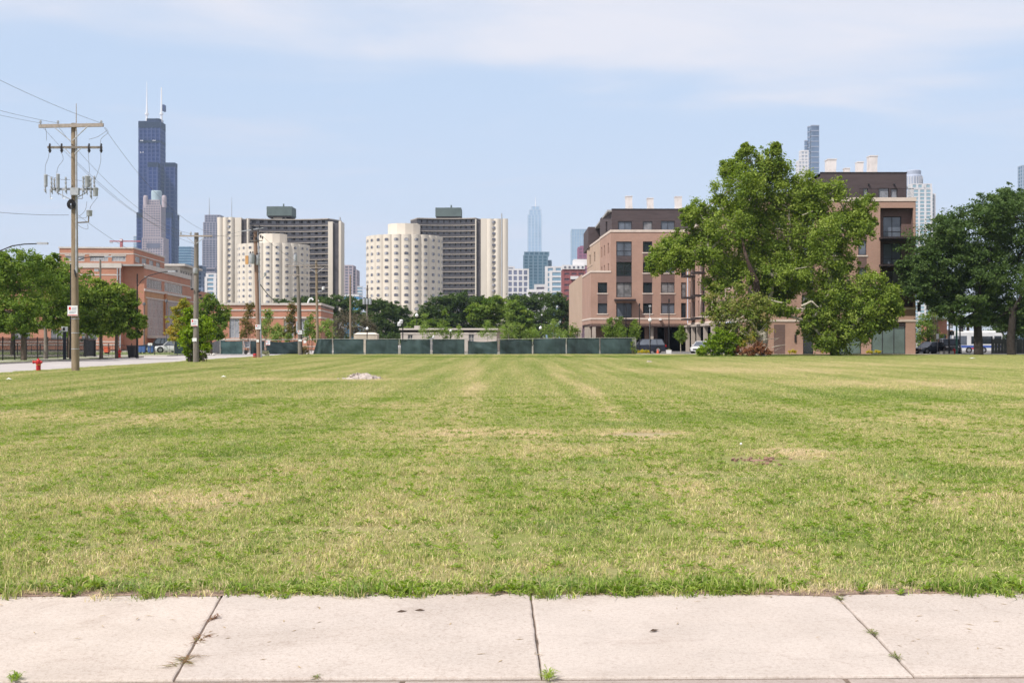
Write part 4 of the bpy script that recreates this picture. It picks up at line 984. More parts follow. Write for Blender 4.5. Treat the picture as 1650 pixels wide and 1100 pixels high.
# arched white details seen at the foot of the saplings
kc = thing('shipping_container', 'cream ribbed container with shallow hipped lid behind the fence', 'container', (X(588, 165), 165, 0))
YK = 165.0; a0, a1 = X(569.5, YK), X(608, YK); zk = Z(538, YK)
MB().box(a0+.05, a1-.05, YK+.05, YK+2.4, -.1, zk-.05).build('body', mat('cream_paint', (.60, .52, .42), .7, .08), kc)
m_ = MB()
for i in range(17): u = a0 + (a1-a0)*(i+.25)/17; m_.box(u, u+.10, YK-.0, YK+.06, -.05, zk-.1)
m_.build('rib', MATS['cream_paint'], kc, kind='stuff')
MB().add([(a0,YK-.05,zk-.05),(a1,YK-.05,zk-.05),(a1,YK+2.5,zk-.05),(a0,YK+2.5,zk-.05),(a0+.5,YK+.5,zk+.2),(a1-.5,YK+.5,zk+.2),(a1-.5,YK+2,zk+.2),(a0+.5,YK+2,zk+.2)],
         [(0,1,5,4),(1,2,6,5),(2,3,7,6),(3,0,4,7),(4,5,6,7),(0,3,2,1)]).build('lid', mat('cream_lid', (.62, .56, .48), .7, .08), kc)

# ---- the two round petal towers with their curved slabs
M_petal = mat('cream_concrete', (0.62, 0.56, 0.48), 0.92, 0.07, 0.12, streak=(1, 1, .25))
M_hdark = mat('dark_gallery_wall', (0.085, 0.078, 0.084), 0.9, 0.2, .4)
M_hslab = mat('gallery_slab', (0.34, 0.30, 0.26), 0.9, 0.1, .5)
M_hrail = mat('gallery_railing', (0.075, 0.070, 0.078), 0.7, 0.1, 1)
M_hcurt = mat('pale_curtain_glass', (0.34, 0.34, 0.37), 0.3, 0.2, 1.5)
M_hglass = glass_mat('tower_window_glass', (0.10, 0.10, 0.125), .2)
M_green = mat('dark_green_panel', (0.105, 0.135, 0.132), 0.8, 0.1, .3)
def oval(w_, h_, m0, m1, m2, split):
    """rounded window: frame ring, dark half and pale curtain half"""
    m = MB(); n = 12; pts_ = []
    for i in range(n):
        t = 2*math.pi*(i+.5)/n; c, s = math.cos(t), math.sin(t); k = (abs(c)**4 + abs(s)**4)**-.25
        pts_.append((c*k*w_/2, s*k*h_/2))
    vs = [(x, 0, z) for x, z in pts_] + [(x*.86, -.10, z*.86) for x, z in pts_]
    m.add(vs, [(i, (i+1) % n, n+(i+1) % n, n+i) for i in range(n)]); m.k = 1
    m.add([(x*.86, -.085, z*.86) for x, z in pts_], [tuple(range(n))]); m.k = 2
    if split == 1: m.box(-w_*.40, -w_*.02, -.12, -.09, -h_*.36, h_*.36)
    if split == 2: m.box(w_*.02, w_*.40, -.12, -.09, -h_*.36, h_*.36)
    if split == 3: m.box(-w_*.40, w_*.40, -.12, -.09, -h_*.36, h_*.30)
    return m.mesh('window', [m0, m1, m2])
M_wring = mat('window_surround', (0.46, 0.40, 0.33), .9, .08)
OV = [oval(1.75, 1.25, M_wring, M_hglass, M_hcurt, k) for k in (0, 1, 1, 2, 3)]
def petal_tower(name, label, cx_px, Y, ztop, phase, Rr=14.3):
    cx = X(cx_px, Y); cy = Y + Rr
    t = thing(name, label, 'apartment tower', (cx, cy, 0))
    n = 24; m = MB(); prof = []
    for k in range(n):
        a = 2*math.pi*(k + .5)/n + phase
        for j in range(6):
            b = a + (j/6.0) * 2*math.pi/n
            bulge = math.sin(math.pi*j/6.0)
            prof.append((cx + (Rr - .55 + .75*bulge**.6)*math.cos(b), cy + (Rr - .55 + .75*bulge**.6)*math.sin(b)))
    m.prism(prof, 0, ztop); m.build('petal_wall', M_petal, t)
    fl = 2.57; rows = int((ztop - 1.5)/fl)
    for k in range(n):
        a = 2*math.pi*(k+1)/n + phase
        if math.sin(a) > .15: continue
        for r in range(rows):
            z = ztop - 1.9 - r*fl
            if z < 4: continue
            q = Matrix.Translation((cx + (Rr+.13)*math.cos(a), cy + (Rr+.13)*math.sin(a), z)) @ Matrix.Rotation(a + math.pi/2, 4, 'Z')
            inst('window', OV[random.choice((0, 0, 1, 1, 2, 3, 3, 4))], t, q)
    m = MB(); R2 = 6.1; n2 = 7
    m.prism([(cx + R2*math.cos(2*math.pi*(i+.3)/12)*1.0, cy - 2 + R2*math.sin(2*math.pi*(i+.3)/12)) for i in range(12)], ztop+.02, ztop + 4.6); m.build('penthouse', M_petal, t)
    return t, cx, cy
petal_tower('round_apartment_tower', 'cream scalloped round tower of the left pair half hidden by utility poles', 430, 530, Z(391, 530), .02, 15.4)
petal_tower('round_apartment_tower', 'cream scalloped round tower of the right pair with rounded windows', 646.5, 462, Z(377, 462), .13)

def curved_slab(name, label, c_px, Y, px_ends, Rr, ztop, nf, crease, endL, endR):
    """concave gallery side faces the viewer"""
    xa, xb = X(px_ends[0], Y), X(px_ends[1], Y); cx = (xa+xb)/2; half = (xb-xa)/2
    cy = Y - math.sqrt(Rr*Rr - half*half)
    t = thing(name, label, 'apartment tower', (cx, Y, 0))
    a1 = math.asin(half/Rr); nseg = 14; fl = 2.6
    def pt(a, r): return (cx + r*math.sin(a), cy + r*math.cos(a))
    def arc(r0, r1, z0, z1, A0=-a1, A1=a1, k=nseg):
        m = MB(); 
        for i in range(k):
            b0 = A0 + (A1-A0)*i/k; b1 = A0 + (A1-A0)*(i+1)/k
            p = [pt(b0, r0), pt(b1, r0), pt(b1, r1), pt(b0, r1)]
            m.prism(p, z0, z1)
        return m
    arc(Rr+1.5, Rr+11, 0, ztop).build('gallery_wall', M_hdark, t)
    arc(Rr-.3, Rr+11.3, ztop, ztop+.45).build('roof_slab', M_hslab, t)
    ncols = 11
    cw = MB().box(-.9, .9, -.1, 0, 0, 1.5).mesh('window', M_hcurt); dw = MB().box(-.45, .45, -.06, 0, 0, 2.1).mesh('door', M_hrail)
    for f in range(1, nf):
        z = ztop - f*fl
        if z < 8: break
        arc(Rr, Rr+1.48, z-.32, z).build('gallery_slab', M_hslab, t)
        arc(Rr, Rr+.05, z, z+1.0).build('gallery_railing', M_hrail, t)
        for c in range(ncols):
            a = -a1 + 2*a1*(c+.5)/ncols
            if f > 18: continue
            x_, y_ = pt(a, Rr+1.48)
            inst('window', cw, t, Matrix.Translation((x_, y_, z+.75)) @ Matrix.Rotation(-a, 4, 'Z'))
    m = MB()
    for c in range(ncols+1):
        a = -a1 + 2*a1*c/ncols; x_, y_ = pt(a, Rr+.7); m.cbox((x_, y_, ztop/2+4), .22, 1.4, ztop-8, -a)
    m.build('gallery_fin', M_hdark, t)
    # mechanical box on its stem
    for (a, b, c, d, mm) in endL + endR:      # (px0, px1, pytop, kind, material)
        YY = Y - 2.5
        w0, w1 = X(a, YY), X(b, YY)
        if d == 'scallop':
            k = 3; pr = [(w0, YY+12)]
            for j in range(k):
                for i in range(7):
                    u = i/6; pr.append((w0 + (w1-w0)*(j+u)/k, YY - .7*math.sin(math.pi*u)))
            pr.append((w1, YY+12)); MB().prism(pr, 0, Z(c, YY)).build('end_wall', mm, t)
        else: MB().box(w0, w1, YY + (0 if d == 'pier' else 1.0), YY+12, 0, Z(c, YY) - (0 if d == 'pier' else .4)).build('end_wall' if d == 'pier' else 'dark_panel', mm, t)
    return t
slabL = curved_slab('curved_apartment_slab', 'curved dark gallery block behind the left round tower with green roof box', 450, 575, (397, 529), 45, Z(356, 583), 22, 465,
    [(350, 377, 350, 'scallop', M_petal), (378, 388.5, 350.5, 'pier', M_petal), (389, 397.5, 352, 'dark', M_hdark), (397.5, 400, 352, 'pier', M_petal)],
    [(528.5, 536, 357, 'pier', M_petal), (536.2, 545.5, 357.5, 'dark', M_hdark), (545.7, 549.3, 356, 'pier', M_petal)])
slabR = curved_slab('curved_apartment_slab', 'curved dark gallery block behind the right round tower with green roof box', 745, 560, (672, 766), 38, Z(354.5, 566), 22, 722,
    [(664, 673, 360, 'pier', M_petal)],
    [(765.5, 767.5, 353, 'pier', M_petal), (767.7, 774.5, 354, 'dark', M_hdark), (774.7, 784, 352, 'pier', M_petal), (784.2, 818.5, 352.5, 'scallop', M_petal)])
def window_col(t, px_, Y, py0, dpy, n):
    for r in range(n):
        inst('window', OV[random.choice((0, 0, 0, 1, 2, 3))], t, Matrix.Translation((X(px_, Y), Y, Z(py0 + dpy*r, Y))))
window_col(slabL, 369, 571.9, 356.0, 9.2, 19); window_col(slabR, 795.5, 556.9, 357.5, 9.24, 15)
for t, a, b, c, d, e, f, Y in ((slabL, 429.5, 470, 332.5, 347.5, 439, 459, 580), (slabR, 701.5, 743, 334.5, 348.5, 707, 736, 566)):
    MB().box(X(a, Y), X(b, Y), Y, Y+12, Z(d, Y), Z(c, Y)).build('roof_tank_box', M_green, t)
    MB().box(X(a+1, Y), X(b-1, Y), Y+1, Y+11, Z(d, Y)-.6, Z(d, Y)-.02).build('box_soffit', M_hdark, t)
    MB().box(X(e, Y), X(f, Y), Y+2, Y+9, Z(358, Y)-1, Z(d, Y)-.62).build('roof_stem', M_petal, t)
    MB().box(X((a+b)/2+4, Y), X((a+b)/2+8, Y), Y+1.5, Y+3, Z(358, Y)-1, Z(d, Y)-.62).build('stem_door', M_hdark, t)
    MB().tube((X((a+b)/2+4, Y), Y+5, Z(c, Y)), (X((a+b)/2+4, Y), Y+5, Z(c-6, Y)), .45, .3).build('vent_pipe', M_green, t)
MB().tube((X(548, 575), 575, 50), (X(548, 575), 575, Z(350, 575)), .35).build('roof_mast', M_galv, slabL)
MB().tube((X(808.5, 560), 557, 20), (X(808.5, 560), 557, Z(345, 560)), .28).build('roof_mast', M_galv, slabR)

# ---- the downtown skyline, kilometres off
def skyl(name, label, cat, tiers, wallm, glassm, Y, fl=4.0, bay=None, fh=.9, proud=.35, rn='floor_band'):
    """tiers: (px0, px1, pytop, dy, depth[, pybottom]) ; bodies of glass, with floor bands and mullions as real relief"""
    t = thing(name, label, cat, (X((tiers[0][0]+tiers[0][1])/2, Y), Y, 0))
    body = MB(); bn = MB(); ml = MB()
    for tr in tiers:
        a, b, c, dy_, dp = tr[:5]; YY = Y + dy_; off_ = max(abs(a-825), abs(b-825)); dp = min(dp, max(6, .22*(b-a)*YY/off_)); x0, x1, zt_ = X(a, YY), X(b, YY), Z(c, YY); zb = Z(tr[5], YY) if len(tr) > 5 else 0.0
        if b < 825: x1 = X(b, YY+dp)
        elif a > 825: x0 = X(a, YY+dp)
        body.box(x0, x1, YY, YY+dp, zb, zt_)
        z = zt_ - fh
        while z > max(zb, 12):
            bn.box(x0-proud, x1+proud, YY-proud, YY+dp+proud, z, z+fh); z -= fl
        if bay:
            nb = max(1, int(round((x1-x0)/bay)))
            for i in range(nb+1): u = x0 + (x1-x0)*i/nb; w_ = bay*.16; ml.box(u-w_, u+w_, YY-proud*1.3, YY+.2, max(zb, 8), zt_-.01)
            nb = max(1, int(round(dp/bay)))
            for sx_ in (x0, x1):
                for i in range(1, nb+1): v = YY + dp*i/nb; w_ = bay*.16; ml.box(sx_-proud*1.3, sx_+proud*1.3, v-w_, v+w_, max(zb, 8), zt_-.01)
    body.build('tower_body', glassm, t)
    if bn.v: bn.build(rn, wallm, t, kind='stuff')
    if ml.v: ml.build('mullion', wallm, t, kind='stuff')
    return t
gW = mat('black_blue_tower_glass', (0.012, 0.026, 0.115), .7, .25, .01, spec=.05); wW = mat('black_tower_band', (0.036, 0.052, 0.15), .6, .1, .02)
YW = 2525.0
wt = skyl('stepped_black_skyscraper', 'tallest black stepped skyscraper with two white rooftop antennas', 'skyscraper',
    [(224, 266, 195, 0, 70), (266.2, 285, 262, 6, 60), (238.5, 257, 261.5, -20, 19.5), (221, 288, 342, -8, 90)], wW, gW, YW, fl=8.0, bay=9.0, fh=2.0, proud=.5)
wl = mat('louvre_band', (0.006, 0.014, 0.038), .8, .1, .02)
for a, b, c, d, e, f in ((224, 266, 196, 206, 0, 70), (266.2, 285, 262.5, 269, 6, 60), (238.5, 257, 262, 269, -20, 19.5), (221, 288, 342.5, 351, -8, 90), (224, 266, 226, 230, 0, 70)):
    YY = YW+e; f = min(f, max(6, .22*(b-a)*YY/max(abs(a-825), abs(b-825)))); MB().box(X(a, YY)-.9, X(b, YY+f)+.9, YY-.9, YY+f+.9, Z(d, YY), Z(c, YY)+.2).build('louvre_band', wl, wt)
MB().prism([(X(p, YW), YW+q) for p, q in ((234.5, 7), (237, 3), (254, 3), (256.5, 7), (256.5, 30), (234.5, 30))], Z(195, YW), Z(190.5, YW)).build('roof_crown', wl, wt)
M_ant = mat('white_antenna_paint', (0.80, 0.78, 0.78), .5, .04)
for px_, top, mid in ((232.3, 128, 158), (256, 138, 141)):
    m = MB(); x_ = X(px_, YW); m.path([(x_, YW+18, Z(196, YW)), (x_, YW+18, Z(180, YW)), (x_, YW+18, Z(mid+(4 if mid > 150 else 0), YW)), (x_, YW+18, Z(top, YW))], [2.4, 2.0, 1.2, .3 if mid > 150 else .9], 8)
    m.lathe((x_, YW+18, Z(181, YW)), [(4, -1.5), (4, 1.5)], 8); m.build('antenna', M_ant, wt)
MB().box(X(257.5, YW), X(260.5, YW), YW+18, YW+32, Z(176, YW), Z(166, YW)).build('dish_array', wW, wt)
for u, v in ((226.5, 226), (229, 226), (246, 226), (249, 226), (226, 245), (230, 245)): MB().box(X(u, YW), X(u+1.6, YW), YW-1.3, YW-1, Z(v+1.2, YW), Z(v, YW)).build('white_pane', M_ant, wt)  # small white panes set on the tower front

gP = mat('pink_grey_glass', (0.13, 0.13, 0.17), .3, .2, .02); wP = mat('pinkish_granite', (0.40, 0.33, 0.345), .8, .08, .02)
pt_ = skyl('pink_granite_tower', 'pinkish granite tower with glass drum crown in front of the black skyscraper', 'skyscraper',
    [(231, 266, 330, 0, 45), (229.5, 271, 383, -6, 55), (236, 262, 322, 5, 30)], wP, gP, 2380, fl=4.6, bay=5.0, fh=1.9, proud=.5)
Yq = 2380.0; dr = MB(); dr.lathe((X(248.5, Yq), Yq+15, 0), [(9.8, Z(330, Yq)), (9.8, Z(307, Yq)), (9.0, Z(306, Yq)), (0, Z(306, Yq))], 20); dr.build('glass_drum', mat('pale_green_glass', (.38, .47, .50), .25, .15, .05), pt_)
for px_ in (233.5, 263.5):
    dr = MB(); dr.lathe((X(px_, Yq), Yq+4, 0), [(4.6, Z(334, Yq)), (4.6, Z(318, Yq)), (3.4, Z(314.5, Yq)), (0, Z(314.5, Yq))], 10); dr.build('corner_turret', wP, pt_)
MB().box(X(238, Yq), X(260, Yq), Yq-6.9, Yq-6.2, Z(400, Yq), Z(392, Yq)).build('panel_row', gP, pt_)
gB = mat('blue_glass', (0.055, 0.12, 0.19), .2, .25, .03, spec=.6); wB = mat('blue_band', (0.22, 0.33, 0.43), .4, .1, .05)
skyl('blue_glass_office', 'low blue glass office block right of the black skyscraper', 'office tower', [(288, 313, 397, 0, 40)], wB, gB, 2100, fl=4.5, fh=1.2)
gA = mat('grey_lilac_glass', (0.075, 0.085, 0.125), .3, .2, .02); wA = mat('lilac_granite', (0.27, 0.255, 0.30), .8, .08, .02)
at_ = skyl('setback_granite_tower', 'grey lilac setback tower with two thin masts left of the gallery block', 'skyscraper', [(330.5, 360, 346, 0, 50), (328, 364, 358, -3, 56), (326.5, 366, 386, -6, 62)], wA, gA, 2500, fl=4.6, bay=6, fh=1.7, proud=.5)
for px_ in (335.3, 371.5):
    MB().path([(X(px_, 2500), 2510, 0 if px_ > 360 else Z(347, 2500)), (X(px_, 2500), 2510, Z(330, 2500)), (X(px_, 2500), 2510, Z(317, 2500))], [1.3, .8, .4], 6).build('mast', M_galv, at_)
gL = mat('light_blue_glass', (0.20, 0.31, 0.40), .2, .2, .03, spec=.6); wL = mat('white_slab_edge', (0.62, 0.60, 0.60), .7, .06, .05)
wD = mat('slate_blue_band', (0.17, 0.21, 0.29), .5, .1, .03); gD = mat('slate_blue_glass', (0.045, 0.075, 0.13), .2, .2, .03)
skyl('white_banded_block', 'white banded apartment block between the school and the left tower', 'apartment block', [(332, 350, 446, 0, 30), (334, 350, 440, 8, 15)], wL, gL, 900, fl=3.2, bay=6, fh=1.1)
skyl('slate_blue_block', 'slate blue glass block behind the second utility pole', 'office tower', [(305, 331, 430, 0, 30), (284, 331, 427, -8, 40, 429)], wD, gD, 950, fl=3.2, bay=4, fh=1.0)
skyl('arched_roof_block', 'grey stepped block peeking above the white banded block', 'office tower', [(330, 350, 431, 0, 40)], wA, gA, 1300, fl=4, fh=1.5)
skyl('pale_far_block', 'pale far office sliver left of the black skyscraper', 'office tower', [(215, 222, 380, 0, 30)], wL, gL, 2700, fl=5, fh=1.3)
# between the pairs
skyl('red_windowed_granite_block', 'pinkish grid tower with blue streaks between the two round tower pairs', 'office tower', [(549, 573, 427, 0, 40), (549, 579, 434, 3, 40)], wP, gP, 1800, fl=4.2, bay=5, fh=1.6)
skyl('small_blue_block', 'small pale blue block left of the right round tower', 'office tower', [(576, 584, 461, 0, 30)], wL, gL, 1700, fl=4.2, fh=1.4)
skyl('white_low_band_block', 'white and bright blue low block at the foot of the pinkish grid tower', 'office block', [(548, 584, 474, 0, 30)], wL, mat('bright_blue_panel', (.07, .27, .50), .4, .1), 1200, fl=5, fh=2.2)
# right of the right pair
skyl('white_grid_office', 'white grid office block right beside the right curved slab', 'office tower', [(818, 851, 433, 0, 40), (818, 828, 429, 6, 20)], wL, mat('lilac_glass', (.16, .17, .24), .2, .25, .05), 1300, fl=6.0, bay=5.5, fh=1.6)
gT = mat('silver_blue_glass', (0.30, 0.42, 0.56), .15, .15, .01, spec=.7)
tr = skyl('slender_silver_tower', 'slender silver blue tower with thin spire in the middle of the skyline', 'skyscraper', [(850.5, 872.5, 346, 0, 30), (853, 871.5, 338, 2, 24), (857, 869, 332.5, 5, 15), (848, 877, 405.5, -4, 40)], mat('silver_band', (.42, .50, .60), .4, .08), gT, 3900, fl=9, bay=11, fh=1.2, proud=.3)
MB().path([(X(863, 3900), 3910, Z(333, 3900)), (X(863, 3900), 3910, Z(317, 3900))], [1.6, .5], 6).build('spire', M_ant, tr)
skyl('teal_glass_tower', 'dark teal glass tower at the foot of the silver tower', 'office tower', [(843.5, 882, 411, 0, 50), (845, 884, 405.5, 4, 40, 412), (848, 888, 419, 6, 45)], mat('teal_band', (.13, .20, .25), .4, .1), mat('teal_glass', (.045, .11, .155), .2, .25, .03, spec=.6), 2000, fl=5.0, bay=7, fh=1.0)
skyl('white_stepped_block', 'small white stepped block in front of the teal tower', 'apartment block', [(850, 879, 466, 0, 20), (862, 879, 458, 5, 15)], wL, mat('lilac_glass2', (.2, .19, .24), .3, .2), 800, fl=4.2, bay=5, fh=1.8)
skyl('white_blue_block', 'white and blue balcony block between teal tower and red block', 'apartment block', [(879, 906, 429, 0, 25), (886, 906, 436, -4, 25)], wL, gL, 1000, fl=4, bay=7, fh=1.3)
skyl('blue_curtain_tower', 'pale blue glass tower with ribbed top left of the tan building', 'skyscraper', [(919.5, 950, 369, 0, 50)], mat('pale_blue_band', (.34, .43, .52), .3, .1), gT, 2600, fl=7, bay=5, fh=1.0)
skyl('purple_tower', 'plum purple tower tucked behind the tan building corner', 'office tower', [(930.5, 952, 398, 0, 30), (934, 952, 396, 2, 25)], mat('plum_band', (.27, .10, .16), .7, .1), mat('plum_glass', (.17, .075, .12), .4, .1), 1900, fl=5, bay=6, fh=2)
rb = skyl('maroon_brick_block', 'maroon brick block with white top floors beside the tan building', 'apartment block', [(905.5, 942, 434, 0, 20)], mat('maroon_brick', (.25, .085, .085), .9, .1), mat('maroon_glass', (.13, .08, .10), .3, .2), 700, fl=3.1, bay=3.4, fh=1.9)
MB().box(X(906, 700), X(942, 700), 699, 719, Z(433.8, 700), Z(427, 700)).build('white_top_floor', wL, rb); MB().box(X(925, 700), X(947, 700), 703, 719, Z(426.8, 700), Z(417, 700)).build('white_penthouse', wL, rb)
m_ = MB()
for i in range(5): m_.box(X(909+i*7, 700), X(912+i*7, 700), 698.8, 699.2, Z(432, 700), Z(429, 700))
m_.build('window', gP, rb); MB().box(X(919, 700), X(932, 700), 698, 699.5, Z(450, 700), Z(445, 700)).build('white_balcony', wL, rb)
# over the tree and to the right
sl = skyl('slender_residential_tower', 'very slender grey tower rising alone above the big tree', 'skyscraper', [(1304.5, 1320, 201.5, 0, 14), (1301, 1304.3, 203.5, 1, 14), (1296, 1301, 226, 3, 12)], mat('white_slab_edge2', (.30, .33, .40), .6, .05), mat('steel_glass', (.14, .19, .28), .2, .2, .03), 1900, fl=8, fh=1.4)
skyl('white_stepped_tower', 'white stepped tower just left of the slender grey tower', 'skyscraper', [(1288, 1302, 242, 0, 20), (1283, 1302, 258, -5, 20)], wL, mat('white_tower_glass', (.35, .38, .44), .3, .2), 1700, fl=5, bay=5, fh=2)
gC = mat('aqua_glass', (0.26, 0.38, 0.44), .2, .2, .03, spec=.6)
rc = skyl('aqua_glass_apartment_tower', 'aqua glass apartment tower with round crown right of the tan building', 'skyscraper', [(1463, 1501, 304, 0, 30), (1463, 1506, 312, 4, 30), (1464, 1487, 296, 3, 20), (1488, 1500, 296, 6, 15)], wL, gC, 1400, fl=4.2, bay=7, fh=1.1)
dr = MB(); dr.lathe((X(1477, 1450), 1450+10, 0), [(9.8, Z(300, 1450)), (9.8, Z(283, 1450)), (8.2, Z(280, 1450)), (8.2, Z(274, 1450)), (7, Z(272.5, 1450)), (0, Z(272.5, 1450))], 20); dr.build('round_crown', mat('lilac_steel', (.34, .37, .45), .3, .15, .05), rc)
m_ = MB()
for i in range(20): a = 2*math.pi*i/20; m_.cbox((X(1477, 1450)+9.9*math.cos(a), 1460+9.9*math.sin(a), (Z(300, 1450)+Z(284, 1450))/2), .7, .7, Z(284, 1450)-Z(300, 1450), a)
m_.build('crown_fin', wL, rc)
skyl('edge_blue_tower', 'blue glass tower cut by the right edge of the picture', 'skyscraper', [(1641, 1675, 266, 0, 40)], mat('edge_band', (.30, .36, .44), .4, .1), gB, 1500, fl=4.2, bay=7, fh=1.0)
# tower crane
cr = thing('tower_crane', 'red tower crane above the school roof', 'crane', (X(195, 1500), 1500, 0)); Yc = 1500.0
m = MB(); x_ = X(195, Yc); m.box(x_-1.5, x_+1.5, Yc, Yc+3, 0, Z(385, Yc)); m.build('mast', mat('crane_red', (.40, .11, .11), .7, .1), cr)
MB().box(X(176, Yc), X(226, Yc), Yc+.8, Yc+2.2, Z(389.4, Yc), Z(387.6, Yc)).build('jib', MATS['crane_red'], cr)
MB().box(X(176.5, Yc), X(180.5, Yc), Yc+.4, Yc+2.6, Z(391.5, Yc), Z(389.2, Yc)).build('counterweight', M_galv, cr)
MB().box(X(193, Yc), X(197, Yc), Yc-1, Yc, Z(388, Yc), Z(386, Yc)).build('cab', M_white, cr)
# ================================================================== POLES, WIRES, FENCES
def insul(m, p, s=1.0, up=1):
    m.lathe(p, [(0, 0), (.03*s, 0), (.03*s, .05*s), (.075*s, .07*s), (.04*s, .11*s), (.085*s, .14*s), (.04*s, .18*s), (.06*s, .2*s), (0, .24*s)] if up > 0 else
            [(0, 0), (.03*s, 0), (.03*s, -.05*s), (.075*s, -.07*s), (.04*s, -.11*s), (.085*s, -.14*s), (.04*s, -.18*s), (.06*s, -.2*s), (0, -.24*s)], 8)
def pole_base(label, px_base, px_top, Y, zt, r0=.19, r1=.13, wood=None):
    xb, xt = X(px_base, Y), X(px_top, Y)
    t = thing('utility_pole', label, 'utility pole', (xb, Y, 0), 'wooden utility poles along the street')
    m = MB(); pts = []; k = 8
    for i in range(k+1): u = i/k; pts.append((xb + (xt-xb)*u, Y, -.05 + (zt+.05)*u))
    m.path(pts, [r0 + (r1-r0)*i/k for i in range(k+1)], 14)
    m.build('pole', wood or M_wood, t, smooth=True)
    return t
def arm(t, px0, px1, py, Y, h=.13, d=.12, yo=-.19, m=None, py1=None):
    za, zb = Z(py, Y), Z(py1 if py1 else py, Y); a = MB()
    xa, xb = X(px0, Y), X(px1, Y)
    a.add([(xa, Y+yo-d/2, za-h/2), (xb, Y+yo-d/2, zb-h/2), (xb, Y+yo+d/2, zb-h/2), (xa, Y+yo+d/2, za-h/2), (xa, Y+yo-d/2, za+h/2), (xb, Y+yo-d/2, zb+h/2), (xb, Y+yo+d/2, zb+h/2), (xa, Y+yo+d/2, za+h/2)],
          [(0,3,2,1),(4,5,6,7),(0,1,5,4),(1,2,6,5),(2,3,7,6),(3,0,4,7)])
    return a.build('crossarm', m or M_arm, t)
M_arm = mat('pale_crossarm_wood', (0.34, 0.29, 0.25), .9, .15, 8)
def brace(t, px0, py0, px1, py1, Y, r=.025, m=None):
    return MB().tube((X(px0, Y), Y-.27, Z(py0, Y)), (X(px1, Y), Y-.27, Z(py1, Y)), r, n=6).build('brace', m or M_galv, t)
def sign(t, px0, px1, py0, py1, Y, rows=True, yo=-.24, redbar=True):
    """white paper notice; red bar at foot, small red mark and lines too small to read"""
    xa, xb, za, zb = X(px0, Y), X(px1, Y), Z(py1, Y), Z(py0, Y); y = Y + yo
    s = MB().box(xa, xb, y-.006, y, za, zb).build('sign', M_white, t); w_, h = xb-xa, zb-za
    if rows:
        r = MB(); r.box(xa+.12*w_, xa+.34*w_, y-.010, y-.007, zb-.42*h, zb-.12*h)
        if redbar:
            for i in range(9): r.box(xa+w_*(.05+.103*i), xa+w_*(.05+.103*i+.075), y-.010, y-.007, za+.03*h, za+.12*h)
        r.build('printing', M_redink, s)
        b = MB()
        for i, (u0, u1, v) in enumerate(((.42, .92, .80), (.42, .86, .70), (.42, .90, .60), (.16, .88, .44), (.16, .84, .34), (.16, .70, .26))): b.box(xa+u0*w_, xa+u1*w_, y-.010, y-.007, za+(v-.022)*h, za+(v+.022)*h)
        b.build('printing', M_blueink, s)
    return s
def can(t, px0, px1, py0, py1, Y, yo=-.35, m=None, name='transformer', bush=True):
    r = (X(px1, Y)-X(px0, Y))/2; cx = (X(px0, Y)+X(px1, Y))/2; a, b = Z(py1, Y), Z(py0, Y)
    c = MB().lathe((cx, Y+yo, 0), [(0, a), (r*.9, a), (r, a+.04), (r, b-.08), (r*1.06, b-.07), (r*1.06, b-.03), (r*.5, b), (0, b)], 16).build(name, m or M_ins, t, smooth=True)
    if bush:
        q = MB(); insul(q, (cx-r*.4, Y+yo, b-.03), 1.0); insul(q, (cx+r*.4, Y+yo, b-.03), 1.0); q.build('bushing', M_inb, c)
    return c
# pole one, the near one
Y1 = 62.5
t1 = pole_base('nearest tall wooden utility pole with two crossarms and grey switchgear near the top', 121.5, 119, Y1, Z(199, Y1), .195, .135)
arm(t1, 65, 168.5, 204.5, Y1, .17, .13, py1=202.5); arm(t1, 79, 166.5, 238.5, Y1, .11, .1, m=M_wood2); arm(t1, 84, 160, 305.5, Y1, .11, .1, m=M_galv)
MB().tube((X(125, Y1), Y1-.2, Z(212, Y1)), (X(125, Y1), Y1-.2, Z(168, Y1)), .028, .016).build('lightning_rod', M_arm, t1)
for a in ((91, 207, 116, 228), (143, 206, 120, 228), (107, 240, 116, 249), (134, 240, 123, 249), (96, 312, 116, 322), (141, 312, 124, 321)): brace(t1, *a, Y1)
m = MB()
for p in (67.5, 95.5, 165): insul(m, (X(p, Y1), Y1-.19, Z(201.5, Y1)), .9)
m.build('insulator', M_ins, t1)
for p in (82.5, 101.5, 145.5, 165):
    m = MB(); insul(m, (X(p, Y1), Y1-.19, Z(237.5, Y1)), .75); insul(m, (X(p, Y1), Y1-.19, Z(239, Y1)), 1.1, -1); m.tube((X(p, Y1), Y1-.28, Z(236, Y1)), (X(p, Y1), Y1-.28, Z(244, Y1)), .035, n=6); m.build('insulator', M_inb, t1)
for p0, p1, a, b in ((74.5, 80, 282, 302), (94, 99.5, 281, 310), (140, 148.5, 284, 303), (153, 161, 303, 317)):
    can(t1, p0, p1, a, b, Y1, -.3, name='arrester', bush=False)
for p, a, b in ((87, 287, 312), (91.5, 290, 308), (110, 290, 312), (138, 289, 311), (150, 292, 320), (155.5, 290, 304), (77, 300, 311), (143, 300, 313), (96.5, 306, 313)):
    m = MB(); x_ = X(p, Y1); z = Z(b, Y1)
    while z < Z(a, Y1): insul(m, (x_, Y1-.36, z), .85); z += .2
    m.tube((x_+.03, Y1-.30, Z(b+2, Y1)), (x_-.02, Y1-.30, Z(a-1, Y1)), .025, n=6); m.build('fused_cutout', M_galv if p % 2 else M_ins, t1)
MB().cbox((X(124.5, Y1), Y1-.34, Z(310, Y1)), .40, .26, .36).build('control_box', M_ins, t1)
m = MB()
